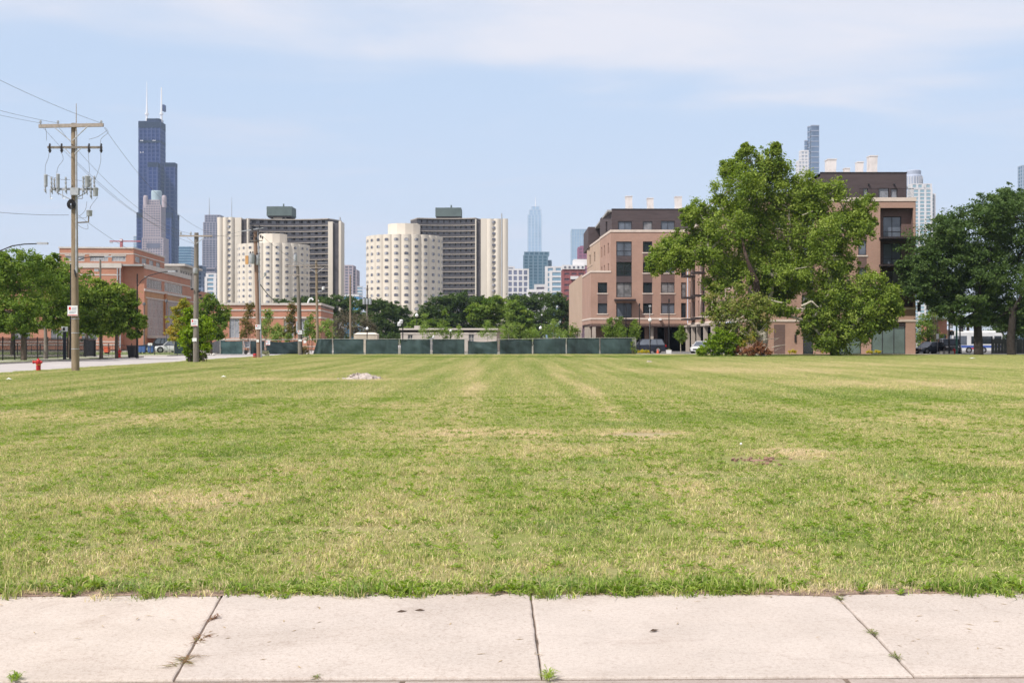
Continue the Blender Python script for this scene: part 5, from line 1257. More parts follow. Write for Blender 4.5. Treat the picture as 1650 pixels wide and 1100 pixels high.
for p0, p1 in ((83, 330-14), (103, 320)): m.path([(X(p0+1, Y1), Y1-.3, Z(306, Y1)), (X(p0+1.5, Y1), Y1-.3, Z(321, Y1)), (X(p0+5, Y1), Y1-.3, Z(321, Y1))], .02, 5)
m.path([(X(136, Y1), Y1-.3, Z(306, Y1)), (X(136, Y1), Y1-.3, Z(321, Y1)), (X(128, Y1), Y1-.3, Z(321, Y1))], .02, 5); m.build('bracket', M_galv, t1)
m = MB(); cx, zc2 = X(117.8, Y1), Z(330, Y1)
for i in range(20):
    a, b = 2*math.pi*i/20, 2*math.pi*(i+1)/20
    for q in (.07, .12, .16, .20): m.tube((cx+q*math.cos(a), Y1-.30+q*.2, zc2+q*1.15*math.sin(a)), (cx+q*math.cos(b), Y1-.30+q*.2, zc2+q*1.15*math.sin(b)), .03, n=5)
m.build('cable_coil', M_black, t1)
m = MB(); m.path([(X(126, Y1), Y1-.1, Z(359, Y1)), (X(143.5, Y1), Y1-.1, Z(358, Y1)), (X(144, Y1), Y1-.1, Z(347, Y1))], .035, 6); m.build('bracket_arm', M_wood2, t1)
can(t1, 140.5, 149.5, 338.5, 348.5, Y1, -.1, name='meter_can', bush=False)
MB().tube((X(124.2, Y1), Y1-.12, Z(440, Y1)), (X(124.0, Y1), Y1-.12, Z(212, Y1)), .055, n=8).build('conduit', M_galv, t1)
MB().path([(X(122, Y1), Y1-.21, Z(435, Y1)), (X(125, Y1), Y1-.22, Z(447, Y1)), (X(122.5, Y1), Y1-.2, Z(440, Y1))], .03, 6).build('cable_tail', M_black, t1)
sign(t1, 111.5, 127.6, 492.5, 508.8, Y1)
for z in (1.1, 1.9, 2.6): MB().lathe((X(121.4, Y1), Y1, z), [(.192, 0), (.198, .005), (.198, .03), (.192, .035)], 14).build('steel_band', M_galv, t1)
def lead(pts, r=.010):
    m = MB(); P_ = [(X(a, Y1), Y1-.28, Z(b, Y1)) for a, b in pts]; out = []
    for i in range(len(P_)-1):
        p0 = Vector(P_[max(0, i-1)]); p1 = Vector(P_[i]); p2 = Vector(P_[i+1]); p3 = Vector(P_[min(len(P_)-1, i+2)])
        for k in range(4):
            u = k/4; out.append(.5*((2*p1) + (p2-p0)*u + (2*p0-5*p1+4*p2-p3)*u*u + (3*p1-p0-3*p2+p3)*u**3))
    out.append(Vector(P_[-1])); m.path(out, r, 5); return m.build('jumper_wire', M_wire, t1)
for q in (((82.5, 246), (81, 256), (76.5, 268), (76, 282)), ((101.5, 246), (105, 258), (97, 270), (94.5, 281)), ((145.5, 246), (146, 262), (147, 275), (146, 284)), ((165, 246), (165, 262), (160, 280), (156, 291)),
          ((160, 319), (150, 332), (148, 338)), ((143, 326), (140, 340), (130, 350)), ((126, 352), (140, 352), (144, 348)), ((78, 228), (78, 216), (76, 207)), ((165, 236), (166, 225), (177, 215), (172, 207)), ((146, 226), (160, 222), (175, 212)), ((80, 284), (100, 290), (116, 291)), ((124, 291), (136, 292), (142, 286)),
          ((144, 362), (144, 370), (132, 366), (127, 360))): lead(q)

def helper_wire(p, q, sag, r, name, label, n=24):
    m = MB(); pts = []
    for i in range(n+1):
        u = i/n; a = Vector(p).lerp(Vector(q), u); a.z -= sag*4*u*(1-u); pts.append(a)
    m.path(pts, r, 5); o = m.build(name, M_wire); tag(o, label, 'power line', 'power lines strung between the poles'); return o
Y2 = 88.0
t2 = pole_base('second wooden utility pole with plain crossarm wrapped by leafy shoots', 315.5, 316.5, Y2, Z(375, Y2), .20, .15, M_wood2)
arm(t2, 290.5, 343, 380.5, Y2, .10, .1); brace(t2, 303, 383, 315, 393, Y2); brace(t2, 330, 383, 318, 393, Y2)
m = MB()
for p in (292.5, 308.5): insul(m, (X(p, Y2), Y2-.19, Z(379.5, Y2)), 1.1)
m.build('insulator', M_ins, t2)
can(t2, 311, 319, 432, 441, Y2, -.08, M_galv, 'splice_box', False)
m = MB()
for a, b in ((311, 466), (322, 470), (324, 476), (326, 481)): m.cbox((X(a, Y2), Y2-.25, Z(b, Y2)), .16, .12, .12)
m.build('cable_clamp', M_black, t2)
sign(t2, 309, 319.8, 514, 525.5, Y2); sign(t2, 311, 318, 544.5, 550, Y2, False, -.22)
Y3 = 110.0
t3 = pole_base('third wooden utility pole leaning slightly with grey transformer cans', 417.5, 411, Y3, Z(372, Y3), .21, .16, mat('red_brown_wood', (.25, .16, .115), .95, .2, 5, streak=(1, 1, .12)))
arm(t3, 389, 425, 373, Y3, .08, .1, m=M_galv, py1=367.5); arm(t3, 403, 424, 388, Y3, .08, .1, m=M_wood2)
can(t3, 402, 411.5, 409, 425.5, Y3); can(t3, 412, 419, 411, 427, Y3, -.1, M_galv)
MB().cbox((X(398.5, Y3), Y3-.2, Z(419, Y3)), .25, .2, .75).build('orange_marker', mat('orange_marker', (.55, .30, .12), .7, .1), t3)
MB().tube((X(421.5, Y3), Y3-.1, 0), (X(416.5, Y3), Y3-.1, Z(375, Y3)), .075, .065, n=8).build('conduit', mat('blue_grey_conduit', (.30, .31, .34), .5, .1), t3)
m = MB()
for a, b in ((409, 383), (414, 387), (418, 380), (421, 384), (424, 386), (417, 374), (419, 368), (407, 372)): insul(m, (X(a, Y3), Y3-.3, Z(b, Y3)), 1.2)
m.build('insulator', M_inb, t3)
can(t3, 426, 430, 439, 445, Y3, -.2, M_galv, 'lamp_head', False); MB().path([(X(417, Y3), Y3-.1, Z(449, Y3)), (X(423, Y3), Y3-.15, Z(449, Y3)), (X(428, Y3), Y3-.2, Z(444, Y3))], .035, 6).build('lamp_arm', M_galv, t3)
sign(t3, 412.3, 420.8, 523, 530.5, Y3, redbar=False); sign(t3, 414, 418, 547, 551, Y3, False)
Y4 = 131.0
t4 = pole_base('fourth utility pole with two crossarms standing in the gap of the green fence', 483.5, 479.5, Y4, Z(427, Y4), .21, .16, M_wood2)
arm(t4, 460, 506, 429, Y4, .08, .1, py1=427.5); arm(t4, 463, 500, 443.5, Y4, .10, .1)
can(t4, 473.5, 479, 410, 421, Y4, -.1, M_ins, 'lamp_head', False); MB().tube((X(479, Y4), Y4, Z(429, Y4)), (X(477, Y4), Y4-.1, Z(421, Y4)), .04).build('lamp_arm', M_galv, t4)
MB().tube((X(487, Y4), Y4+.1, 0), (X(484, Y4), Y4+.1, Z(480, Y4)), .035).build('conduit', M_black, t4)
MB().cbox((X(478.8, Y4), Y4-.15, Z(527, Y4)), .14, .1, 1.2).build('grey_plate', M_galv, t4)
sign(t4, 480, 487, 532, 538.5, Y4, redbar=False); sign(t4, 481.5, 487, 546.5, 550, Y4, False)
Y5_ = 143.0
t5 = pole_base('fifth utility pole of pale tan wood behind the green fence', 512, 509.5, Y5_, Z(420, Y5_), .17, .13)
arm(t5, 489, 529.5, 431.5, Y5_, .10, .1, py1=431); arm(t5, 491, 527, 423, Y5_, .04, .05, m=M_galv); brace(t5, 497, 430, 509, 440, Y5_); brace(t5, 524, 430, 512, 440, Y5_)
MB().path([(X(511, Y5_), Y5_-.1, Z(470, Y5_)), (X(519, Y5_), Y5_-.15, Z(469, Y5_)), (X(521, Y5_), Y5_-.2, Z(464, Y5_))], .03, 6).build('lamp_arm', M_galv, t5)
can(t5, 519, 523.5, 462, 467, Y5_, -.2, M_white, 'lamp_head', False)
Y6 = 173.0
t6 = pole_base('sixth thin pale utility pole between the two round tower pairs', 564.5, 564.3, Y6, Z(443, Y6), .15, .11)
Y7 = 193.0
t7 = pole_base('seventh utility pole with three grey cans in front of the right round tower', 590, 592, Y7, Z(459, Y7), .15, .12, M_wood2)
for a, b in ((584.5, 589), (589.6, 594), (594.8, 599)): can(t7, a, b, 481, 490.5, Y7, -.2)
arm(t7, 586, 602, 464.5, Y7, .07, .08)
# wires
Y0 = 30.0
k = 0
for a, b, q, zq, lab in ((165, 201, (X(165, Y1)-.0, Y0), 12.6, 'uppermost power line running off the top left of the picture'), (67.5, 201, (X(67.5, Y1), Y0), 11.0, 'left of two close power lines leaving the upper crossarm'), (95.5, 201, (X(95.5, Y1), Y0), 11.0, 'right of two close power lines leaving the upper crossarm')):
    helper_wire((X(a, Y1), Y1-.19, Z(199.5, Y1)), (q[0], q[1], zq), .55, .008, 'power_line', lab)
helper_wire((X(113, Y1), Y1-.2, Z(347, Y1)), (X(113, Y1)-.6, Y0, 7.1), .7, .010, 'power_line', 'low slack cable leaving the near pole to the left')
P2 = lambda px_, py_: (X(px_, Y2), Y2-.19, Z(py_, Y2))
for a, b, c, d, sg, lab in ((170, 207, 343, 377, .9, 'steep power line from the right tip of the upper crossarm'), (72, 207, 292.5, 377, .9, 'power line from the left tip of the upper crossarm to the second pole'), (98, 208, 308.5, 377, 1.0, 'power line from mid crossarm to the second pole'),
                        (124, 344, 316, 440, .6, 'heavy low cable between the near pole and the second pole'), (126, 262, 320, 395, .6, 'middle power line between the near pole and the second pole')):
    helper_wire((X(a, Y1), Y1-.2, Z(b, Y1)), P2(c, d), sg, .008, 'power_line', lab)
for a, b, c, d, lab in ((292.5, 378, 391, 371, 'left power line from the second to the third pole'), (342, 379, 424, 367, 'right power line from the second to the third pole')):
    helper_wire(P2(a, b), (X(c, Y3), Y3, Z(d, Y3)), .35, .009, 'power_line', lab)
helper_wire((X(416, Y3), Y3-.2, Z(452, Y3)), (X(450, 132), 132, Z(489, 132)), .3, .045, 'power_line', 'thick drooping cable from the third pole to the low roof')
helper_wire((X(416, Y3), Y3, Z(374, Y3)), (X(492, Y4), Y4, Z(428, Y4)), .3, .012, 'power_line', 'thin power line from the third to the fourth pole')
helper_wire((X(505, Y4), Y4, Z(427, Y4)), (X(528, Y5_), Y5_, Z(430, Y5_)), .1, .012, 'power_line', 'short thin power line between fourth and fifth poles')

# hydrants, cart, lamps
def hydrant(label, x, y, s=1.0, zb=-.1, lean=0):
    t = thing('fire_hydrant', label, 'fire hydrant', (x, y, zb), rz=0)
    m = MB(); m.lathe((x, y, zb), [(0, 0), (.16*s, 0), (.16*s, .05*s), (.115*s, .06*s), (.11*s, .46*s), (.14*s, .47*s), (.14*s, .52*s), (.12*s, .53*s), (.115*s, .60*s), (.08*s, .68*s), (.03*s, .71*s), (.03*s, .75*s), (0, .76*s)], 16); m.build('body', M_red, t, smooth=True)
    m = MB(); m.tube((x, y, zb+.55*s), (x-.24*s, y, zb+.55*s), .065*s, n=10); m.build('outlet', M_red, t)
    m = MB(); m.tube((x-.24*s, y, zb+.55*s), (x-.28*s, y, zb+.55*s), .085*s, n=8); m.build('cap', M_red, t)
    m = MB(); m.tube((x+.1*s, y, zb+.55*s), (x+.19*s, y, zb+.55*s), .06*s, n=10); m.tube((x, y-.1*s, zb+.5*s), (x, y-.2*s, zb+.5*s), .075*s, n=10); m.build('outlet', M_red, t)
    MB().lathe((x, y, zb+.40*s), [(.118*s, 0), (.123*s, .005), (.123*s, .05*s), (.118*s, .055*s)], 16).build('reflective_collar', mat('orange_collar', (.75, .38, .10), .5, .1), t)
    return t
hydrant('red fire hydrant with orange collar on the near street edge', X(61.8, 63), 63, 1.0)
hydrant('small dark red fire hydrant beside a tree trunk across the street', X(192.5, 112), 112, 1.0, 0)
t = thing('red_canister', 'red can on the ground left of the third pole', 'can', (X(410.5, 111), 111, 0))
m = MB(); m.lathe((X(410.5, 111), 111, 0), [(0, .03), (.12, .03), (.17, .06), (.17, .30), (.12, .36), (0, .38)], 12); m.build('body', M_red, t); MB().lathe((X(410.5, 111), 111, .15), [(.172, 0), (.176, .0), (.176, .04), (.172, .04)], 12).build('band', M_galv, t)
xc, yc = X(212.5, 108), 108.0
t = thing('trash_cart', 'black wheeled trash cart by the kerb across the street', 'trash cart', (xc, yc, 0))
m = MB(); m.add([(xc-.24,yc-.28,.08),(xc+.24,yc-.28,.08),(xc+.24,yc+.28,.08),(xc-.24,yc+.28,.08),(xc-.32,yc-.38,.98),(xc+.32,yc-.38,.98),(xc+.32,yc+.38,.98),(xc-.32,yc+.38,.98)],[(0,3,2,1),(4,5,6,7),(0,1,5,4),(1,2,6,5),(2,3,7,6),(3,0,4,7)]); m.build('body', M_black, t)
MB().cbox((xc, yc, 1.03), .70, .82, .08).build('lid', M_black, t); 
for s in (-1, 1): MB().tube((xc+.26*s, yc+.25, .12), (xc+.33*s, yc+.25, .12), .12, n=12).build('wheel', M_tyre, t)
# black posts across the street
def street_lamp(label, px_, Y, ztop, arms, r=.09, head=True, base=True, mt=None):
    x = X(px_, Y); mt = mt or M_black
    t = thing('street_lamp', label, 'street lamp', (x, Y, 0))
    MB().path([(x, Y, 0), (x, Y, 1.2), (x, Y, ztop)], [r*1.5, r, r*.6], 8).build('post', mt, t)
    for pts in arms:
        P_ = [(X(a, Y), Y, Z(b, Y)) for a, b in pts]; MB().path(P_, [.036]*len(P_), 6).build('arm', mt, t)
        if head:
            e = Vector(P_[-1]); MB().cbox((e.x+.25, e.y, e.z+.02), .62, .22, .12).build('lamp_head', M_galv, t)
    return t
M_steel = mat('dark_steel', (.12, .12, .13), .6, .1)
street_lamp('black street lamp across the street with long arm over the tree tops', 221, 108, Z(441, 108), [[(221, 462), (228, 452), (240, 444), (258, 439), (272, 437.5)]], .09)
street_lamp('street lamp hidden behind the near pole with arm reaching right', 114, 101, Z(425, 101), [[(116, 432), (124, 420), (138, 415), (150, 413.8), (170, 413.8)], [(114, 438), (128, 424), (145, 417), (160, 414.5)]][:1], .09)
street_lamp('street lamp at the far left with double arm above the trees', -40, 75, 11.0, [[(-30, 410), (0, 404), (20, 396), (40, 393.2), (62, 392.6)], [(-30, 420), (0, 410), (20, 400), (36, 394)]][:1], .09)
MB().path([(X(a, 75), 75, Z(b, 75)) for a, b in ((-20, 425), (0, 412), (16, 402), (30, 395))], .04, 6).build('strut', M_steel, None) if False else None
t = thing('sign_post', 'dark post with small white framed panel under the left trees', 'sign post', (X(104, 101), 101, 0)); x = X(104, 101)
MB().tube((x, 101, 0), (x, 101, Z(526, 101)), .13, n=10).build('post', mat('blue_black_post', (.02, .024, .035), .6, .1), t)
MB().box(x-.2, x+.2, 100.85, 101.15, Z(534, 101), Z(526, 101)).build('panel', M_white, t); MB().box(x-.09, x+.09, 100.83, 100.849, Z(532.5, 101), Z(527.5, 101)).build('panel_face', M_black, t)
t = thing('utility_stub', 'short wooden pole with fittings in front of the school wall', 'utility pole', (X(161.5, 150), 150, 0)); x = X(161.5, 150)
MB().tube((x, 150, 0), (x, 150, Z(418, 150)), .14, .12).build('pole', M_wood2, t); MB().cbox((X(156, 150), 149.9, Z(435.5, 150)), .5, .2, .3).build('junction_box', M_galv, t); MB().cbox((X(158, 150), 149.9, Z(435.5, 150)), .9, .08, .08).build('bracket', M_wood2, t)
for px_, Y, zt_, lab in ((268, 165, Z(487, 165), 'slim dark lamp post in front of the tall school windows'), (232, 165, Z(492, 165), 'slim lamp post at the left end of the tall school windows')):
    x = X(px_, Y); t = thing('lamp_post', lab, 'lamp post', (x, Y, 0)); MB().path([(x, Y, 0), (x, Y, 1), (x, Y, zt_)], [.14, .08, .06], 8).build('post', M_steel, t); MB().lathe((x, Y, zt_), [(0, 0), (.22, .05), (.18, .35), (0, .45)], 8).build('lamp_head', M_steel, t)

# iron fences on the far side of the street
def iron_fence(label, A, B, h, seg=2.4, pitch=.12, r=.011, zb=0.0):
    d = Vector((B[0]-A[0], B[1]-A[1])); L_ = d.length; d.normalize(); rz = math.atan2(d.y, d.x)
    t = thing('iron_fence', label, 'fence', (A[0], A[1], zb)); n = max(1, round(L_/seg))
    pm = MB().cbox((0, 0, h/2+.03), .07, .07, h+.1).mesh('post', M_black)
    for i in range(n+1): inst('post', pm, t, Matrix.Translation((A[0]+d.x*L_*i/n, A[1]+d.y*L_*i/n, zb)) @ Matrix.Rotation(rz, 4, 'Z'))
    for z in (.15, h-.15):
        MB().cbox(((A[0]+B[0])/2, (A[1]+B[1])/2, zb+z), L_, .035, .05, rz).build('rail', M_black, t)
    m = MB(); k = int(L_/pitch)
    for i in range(k+1): m.cbox((A[0]+d.x*pitch*i, A[1]+d.y*pitch*i, zb+h/2+.03), .022, .022, h-.05, rz)
    m.build('pickets', M_black, t, kind='stuff'); return t
iron_fence('long black iron picket fence behind the left street trees', (-39.4, 78), (-39.4, 118), 1.75)
iron_fence('low black iron fence across the end of the side street', (-52, 131.6), (-35.2, 131.6), 1.15, pitch=.5)
iron_fence('dark iron fence in the shade behind the right trees', (X(1598, 141), 141), (X(1598, 141)+22, 141), 1.9, pitch=.1)
x0_ = X(1598, 146); t = thing('dark_board_fence', 'almost black board fence in the shade behind the far right trees', 'fence', (x0_, 146, -.06))
for i in range(60):
    if i == 0: bm_ = MB().box(0, .33, 0, .04, .05, 1.75).mesh('board', mat('black_green_board', (.018, .022, .018), .9, .2))
    inst('board', bm_, t, Matrix.Translation((x0_+i*.36, 146+.01*(i % 3), -.06)))
MB().box(x0_, x0_+21.6, 146.06, 146.12, .3, .4).build('rail', M_black, t); MB().box(x0_, x0_+21.6, 146.06, 146.12, 1.3, 1.4).build('rail', M_black, t)
t = thing('dark_screen_panel', 'black screened fence section between trees right of the near pole', 'fence panel', (X(146, 118), 118, 0))
MB().box(X(136, 118), X(153, 118), 118, 118.06, .05, 1.55).build('screen', mat('black_screen', (.014, .016, .024), .9, .1), t); MB().box(X(135, 118), X(136, 118), 117.95, 118.1, 0, 1.65).build('post', M_black, t); MB().box(X(153, 118), X(154, 118), 117.95, 118.1, 0, 1.65).build('post', M_black, t)
# far field bits
for a, b, py0, py1, Y, nm, lab, cat, mm in ((223, 233, 557, 563.5, 150, 'blue_barrier', 'longer blue crate on the grass before the school', 'crate', mat('blue_plastic', (.06, .12, .30), .6, .1)), (238, 246, 558, 563.5, 150, 'blue_bin', 'small blue bin on the grass before the school', 'bin', None), (167, 175, 559.5, 564.5, 148, 'orange_barrier', 'small orange barrier under the left trees', 'barrier', mat('orange_plastic', (.62, .12, .06), .6, .1))):
    x0_, x1_ = X(a, Y), X(b, Y); t = thing(nm, lab, cat, ((x0_+x1_)/2, Y, 0)); mm = mm or MATS['blue_plastic']
    MB().box(x0_, x1_, Y, Y+.6, .12, Z(py0, Y)).build('body', mm, t); MB().box(x0_-.04, x1_+.04, Y-.04, Y+.64, Z(py0, Y), Z(py0, Y)+.06).build('rim', mm, t)
    for q in (x0_+.1, x1_-.2): MB().box(q, q+.1, Y, Y+.6, 0, .119).build('foot', M_black, t)
x = X(242, 149.5); t = thing('notice_board', 'small white notice board on a stick above the blue bin', 'sign', (x, 149.5, 0)); MB().tube((x, 149.5, 0), (x, 149.5, Z(556, 149.5)), .03).build('stick', M_wood2, t); MB().box(x-.26, x+.26, 149.4, 149.44, Z(557, 149.5), Z(552.5, 149.5)).build('board', M_white, t)

# temporary green construction fence
M_screen = mat('green_windscreen', (0.040, 0.066, 0.066), 0.85, 0.3, .5, streak=(1, 1, .3))
M_screen2 = mat('dark_green_windscreen', (0.024, 0.040, 0.044), 0.85, 0.15, .5)
M_rail = mat('pale_fence_tube', (0.36, 0.35, 0.32), .5, .1, 3)
YF = 137.0
gf = thing('construction_fence', 'long temporary fence with green windscreen panels across the lawn end', 'fence', (X(690, YF), YF, 0))
def screen(px0, px1, ptop, Y, m, seed, sagL=0.0, sagR=0.0, sagM=0.0, fold=.05, pbot=None, gape=0):
    x0, x1 = X(px0, Y), X(px1, Y); zt_ = Z(ptop, Y); nx, nz = 30, 10; vs = []
    for j in range(nz+1):
        for i in range(nx+1):
            u, v = i/nx, j/nz
            top = zt_ - sagL*(1-u)**2 - sagR*u*u - sagM*4*u*(1-u)
            z = .03 + (top-.03)*v
            wv = fold*(mnoise.noise(Vector((u*3.5+seed, v*1.5+u*2, seed)))*1.6 + .7*mnoise.noise(Vector((u*9+v*5, v*3, seed+5)))) - .05*math.sin(math.pi*u)*math.sin(math.pi*v)
            xx = x0 + (x1-x0)*u - gape*(1-u)**2*v*-1.0*0 + (gape*(1-u)*v if gape else 0)
            vs.append((xx, Y + wv, z))
    mb = MB(); mb.add(vs, [(j*(nx+1)+i, j*(nx+1)+i+1, (j+1)*(nx+1)+i+1, (j+1)*(nx+1)+i) for j in range(nz) for i in range(nx)])
    return mb.build('windscreen_panel', m, gf, smooth=True)
panels = [(504.5, 535, 545.5, 0), (537.5, 586, 546, 0), (589.5, 641.5, 546.8, 0), (645.5, 693, 546.8, 0), (697, 748.5, 546.6, 0), (754, 801.5, 548.8, .12), (805.5, 857, 547.2, 0), (859.5, 911.5, 545.5, 0), (913.5, 965.5, 544.8, 0), (967.5, 1018.5, 544.8, 0)]
for i, (a, b, c, s) in enumerate(panels): screen(a, b, c, YF, M_screen, i*3.7, sagM=s, fold=.12 if i in (3, 5) else .085, gape=.5 if i == 0 else 0)
screen(429.5, 480.5, 548.5, YF-1, M_screen2, 41, sagM=.18, fold=.14, sagR=.02); screen(403.5, 426, 549, YF-.5, M_screen2, 52, fold=.1); screen(355.5, 391, 548.8, YF-1, mat('faded_windscreen', (.045, .085, .085), .85, .12, .5), 63, sagM=.05, fold=.10)
screen(281, 322, 550, YF+3, M_screen2, 71, fold=.08)
ph_ = [(x_, 545.2, YF) for x_ in (536.2, 587.5, 589, 643.5, 695, 749.5, 752.5, 803.5, 858.5, 912.5, 966.5, 1018.7, 1024)] + [(481.5, 548, YF-1), (427.5, 548.5, YF-1), (354.8, 548, YF-1), (392, 548, YF-1), (402.5, 548, YF-.5), (280.8, 549.6, YF+3)]
for i, (x_, p_, Y) in enumerate(ph_):
    h = Z(p_, Y); MB().tube((X(x_, Y), Y-.06, 0), (X(x_, Y), Y-.06, h), .024 if i % 3 else .036, n=7).build('post', M_rail, gf)
for a, b, p0, p1, Y in ((504, 748, 546, 546, YF), (748, 802, 545.6, 546, YF), (802, 912, 546.6, 544.6, YF), (912, 1024, 544.4, 544, YF), (354, 392, 548, 548, YF-1), (402, 482, 548.6, 546.6, YF-1)):
    MB().tube((X(a, Y), Y-.05, Z(p0, Y)), (X(b, Y), Y-.05, Z(p1, Y)), .022, n=6).build('top_rail', M_rail, gf)
m = MB()
for i in range(26): x_ = X(1018.7, YF)+ .36*i/26*1.1; m.tube((x_, YF-.03, 0), (x_+.1, YF-.03, Z(546, YF)), .006, n=4)
m.build('chain_link_end', M_rail, gf, kind='stuff')
for a, y0_, w_, h_ in ((433, 550, 5.5, 6), (424.8, 549, 3.5, 4)): pass
sign(gf, 428.5, 435.2, 548.5, 556, YF-1.15, yo=0); sign(gf, 489, 493.5, 548.5, 552.5, YF-1.15, False, yo=0)
m = thing('dark_tarp_pile', 'black tarp covered pile behind the leafy second pole', 'tarp', (X(342, 150), 150, 0))
vs = []; nn = 12; Yt = 150
for j in range(7):
    for i in range(nn+1):
        u, v = i/nn, j/6; x_ = X(330, Yt) + (X(354.5, Yt)-X(330, Yt))*u; z_ = (Z(556, Yt) + (.55*min(1, u*1.6)) + .07*mnoise.noise(Vector((u*5, v*5, 2)))) * min(1, (v*3))*(1 if v < .9 else .7)
        vs.append((x_, Yt + v*3, max(0, z_)))
MB().add(vs, [(j*(nn+1)+i, j*(nn+1)+i+1, (j+1)*(nn+1)+i+1, (j+1)*(nn+1)+i) for j in range(6) for i in range(nn)]).build('tarp_cover', mat('black_tarp', (.014, .015, .022), .6, .2), m)
for k, (px_, s_, lab) in enumerate(((334, .33, 'larger pale rock at the street end before the tarp'), (344, .2, 'small pale rock at the street end before the tarp'), (339, .15, 'smallest pale rock between two others near the tarp'))):
    bm = bmesh.new(); bmesh.ops.create_icosphere(bm, subdivisions=2, radius=s_)
    for v in bm.verts: v.co *= 1 + .3*mnoise.noise(v.co*5+Vector((k, 0, 0))); v.co.z = v.co.z*.7 + s_*.5
    me = bpy.data.meshes.new('rock'); bm.to_mesh(me); bm.free(); me.materials.append(M_conc); o = bpy.data.objects.new('rock', me); COL.objects.link(o); o.location = (X(px_, 136), 136, -.1); tag(o, lab, 'rock', 'rocks at the closed street end')
# portable toilet-like kit between panels: wheelbarrow hung upright
t = thing('upright_wheelbarrow', 'grey wheelbarrow standing on end against the fence left of the third pole', 'wheelbarrow', (X(397.5, 134), 134, 0)); YY = 134.0
m = MB(); m.add([(X(393, YY), YY, Z(549.5, YY)), (X(403, YY), YY, Z(549.5, YY)), (X(401.5, YY), YY, Z(560, YY)), (X(395, YY), YY, Z(560, YY)), (X(395, YY), YY+.35, Z(551, YY)), (X(401, YY), YY+.35, Z(551, YY)), (X(400.5, YY), YY+.35, Z(558, YY)), (X(396, YY), YY+.35, Z(558, YY))], [(4,5,6,7),(0,1,5,4),(1,2,6,5),(2,3,7,6),(3,0,4,7)]); m.build('tray', M_galv, t)
for s in (392.6, 403.2): MB().path([(X(s, YY), YY-.03, 0), (X(s+(1 if s < 400 else -1), YY), YY-.03, Z(560, YY)), (X(s, YY), YY-.03, Z(549, YY))], .03, 6).build('handle', M_galv, t)
MB().tube((X(395.5, YY), YY-.05, .28), (X(396.5, YY), YY+.05, .28), .24, n=16).build('wheel', M_tyre, t)
# globe lamps beyond the fence
def globe(label, px_, Y, py_, r=.28, thin=.06, col=None):
    x, z = X(px_, Y), Z(py_, Y); t = thing('globe_lamp', label, 'park lamp', (x, Y, 0), 'park lamps beyond the fence')
    MB().path([(x, Y, 0), (x, Y, 1), (x, Y, z-r)], [.12, thin, thin], 8).build('post', M_black, t)
    MB().lathe((x, Y, z), [(0, -r), (r*.5, -r*.9), (r*.95, -r*.35), (r, 0), (r*.8, r*.6), (r*.35, r*.95), (.03, r*1.3), (0, r*1.35)], 12).build('globe', M_white, t, smooth=True)
globe('white acorn lamp rising behind the cream container', 591.5, 158, 529.5, .19); globe('large white globe lamp beyond the left end of the pale building', 671.5, 230, 508, .32)
globe('white globe lamp among the dark trees by the tan building', 871, 170, 528.5, .22); globe('tiny white lamp high among the dark trees', 873, 195, 507.5, .12)
globe('white globe lamp between saplings in front of the pale building', 726, 150, 533, .17); globe('low white globe lamp left of the middle sapling', 698.5, 150, 543, .17)
globe('white acorn lamp on a black post beside the parked dark car', 1047.5, 146, 515.5, .22)
x = X(1047, 146.5); t = thing('sensor_mast', 'thin grey mast with a small camera above the acorn lamp', 'mast', (x, 146.5, 0)); MB().tube((x, 146.5, 0), (x, 146.5, Z(494, 146.5)), .04).build('mast', M_galv, t); MB().cbox((x, 146.4, Z(493, 146.5)), .25, .2, .2).build('camera_head', M_ins, t)
x = X(649, 150); t = thing('floodlight_pole', 'black pole with two white floodlights beyond the fence', 'floodlight', (x, 150, 0)); MB().tube((x, 150, 0), (x, 150, Z(513, 150)), .07).build('pole', M_black, t)
for a, b in ((646.5, 518), (643.5, 522)): MB().cbox((X(a, 150), 149.8, Z(b, 150)), .32, .3, .42, .4, .3).build('floodlight_head', M_white, t)
for px_, Y, pt__, lab in ((1008.7, 150, 490.5, 'thin dark lamp pole before the balconies'), (1030.3, 150, 491, 'tall thin dark lamp pole before the tan wall'), (1078, 146, 484, 'tall thin dark lamp pole rising from the white planter')):
    x = X(px_, Y); t = thing('lamp_pole', lab, 'lamp pole', (x, Y, 0)); MB().tube((x, Y, 0), (x, Y, Z(pt__, Y)), .07, .05).build('pole', M_black, t); MB().cbox((x-.1 if px_ < 1010 else x, Y-.05, Z(pt__, Y)), .55 if px_ < 1010 else .16, .14, .1 if px_ < 1010 else .35).build('lamp_head', M_black, t)
x = X(1077.5, 145.6); t = thing('planter_box', 'white planter box at the foot of a dark lamp pole', 'planter', (x, 145.6, 0)); MB().add([(x-.24,145.3,0),(x+.24,145.3,0),(x+.24,145.8,0),(x-.24,145.8,0),(x-.3,145.25,.42),(x+.3,145.25,.42),(x+.3,145.85,.42),(x-.3,145.85,.42)],[(0,3,2,1),(4,5,6,7),(0,1,5,4),(1,2,6,5),(2,3,7,6),(3,0,4,7)]).build('box', M_white, t); MB().cbox((x+.03, 145.55, .5), .3, .3, .15).build('plants', mat('dull_plant', (.12, .12, .06), .9, .2), t)
x = X(1060, 146); t = thing('traffic_cone', 'small orange and white cone by the dark car', 'cone', (x, 146, 0)); MB().lathe((x, 146, 0), [(.17, .03), (.06, .5), (0, .5)], 10).build('cone_body', MATS['orange_plastic'], t); MB().lathe((x, 146, 0), [(.135, .17), (.095, .34)], 10).build('reflective_band', M_white, t); MB().cbox((x, 146, .015), .38, .38, .03).build('cone_base', M_black, t)
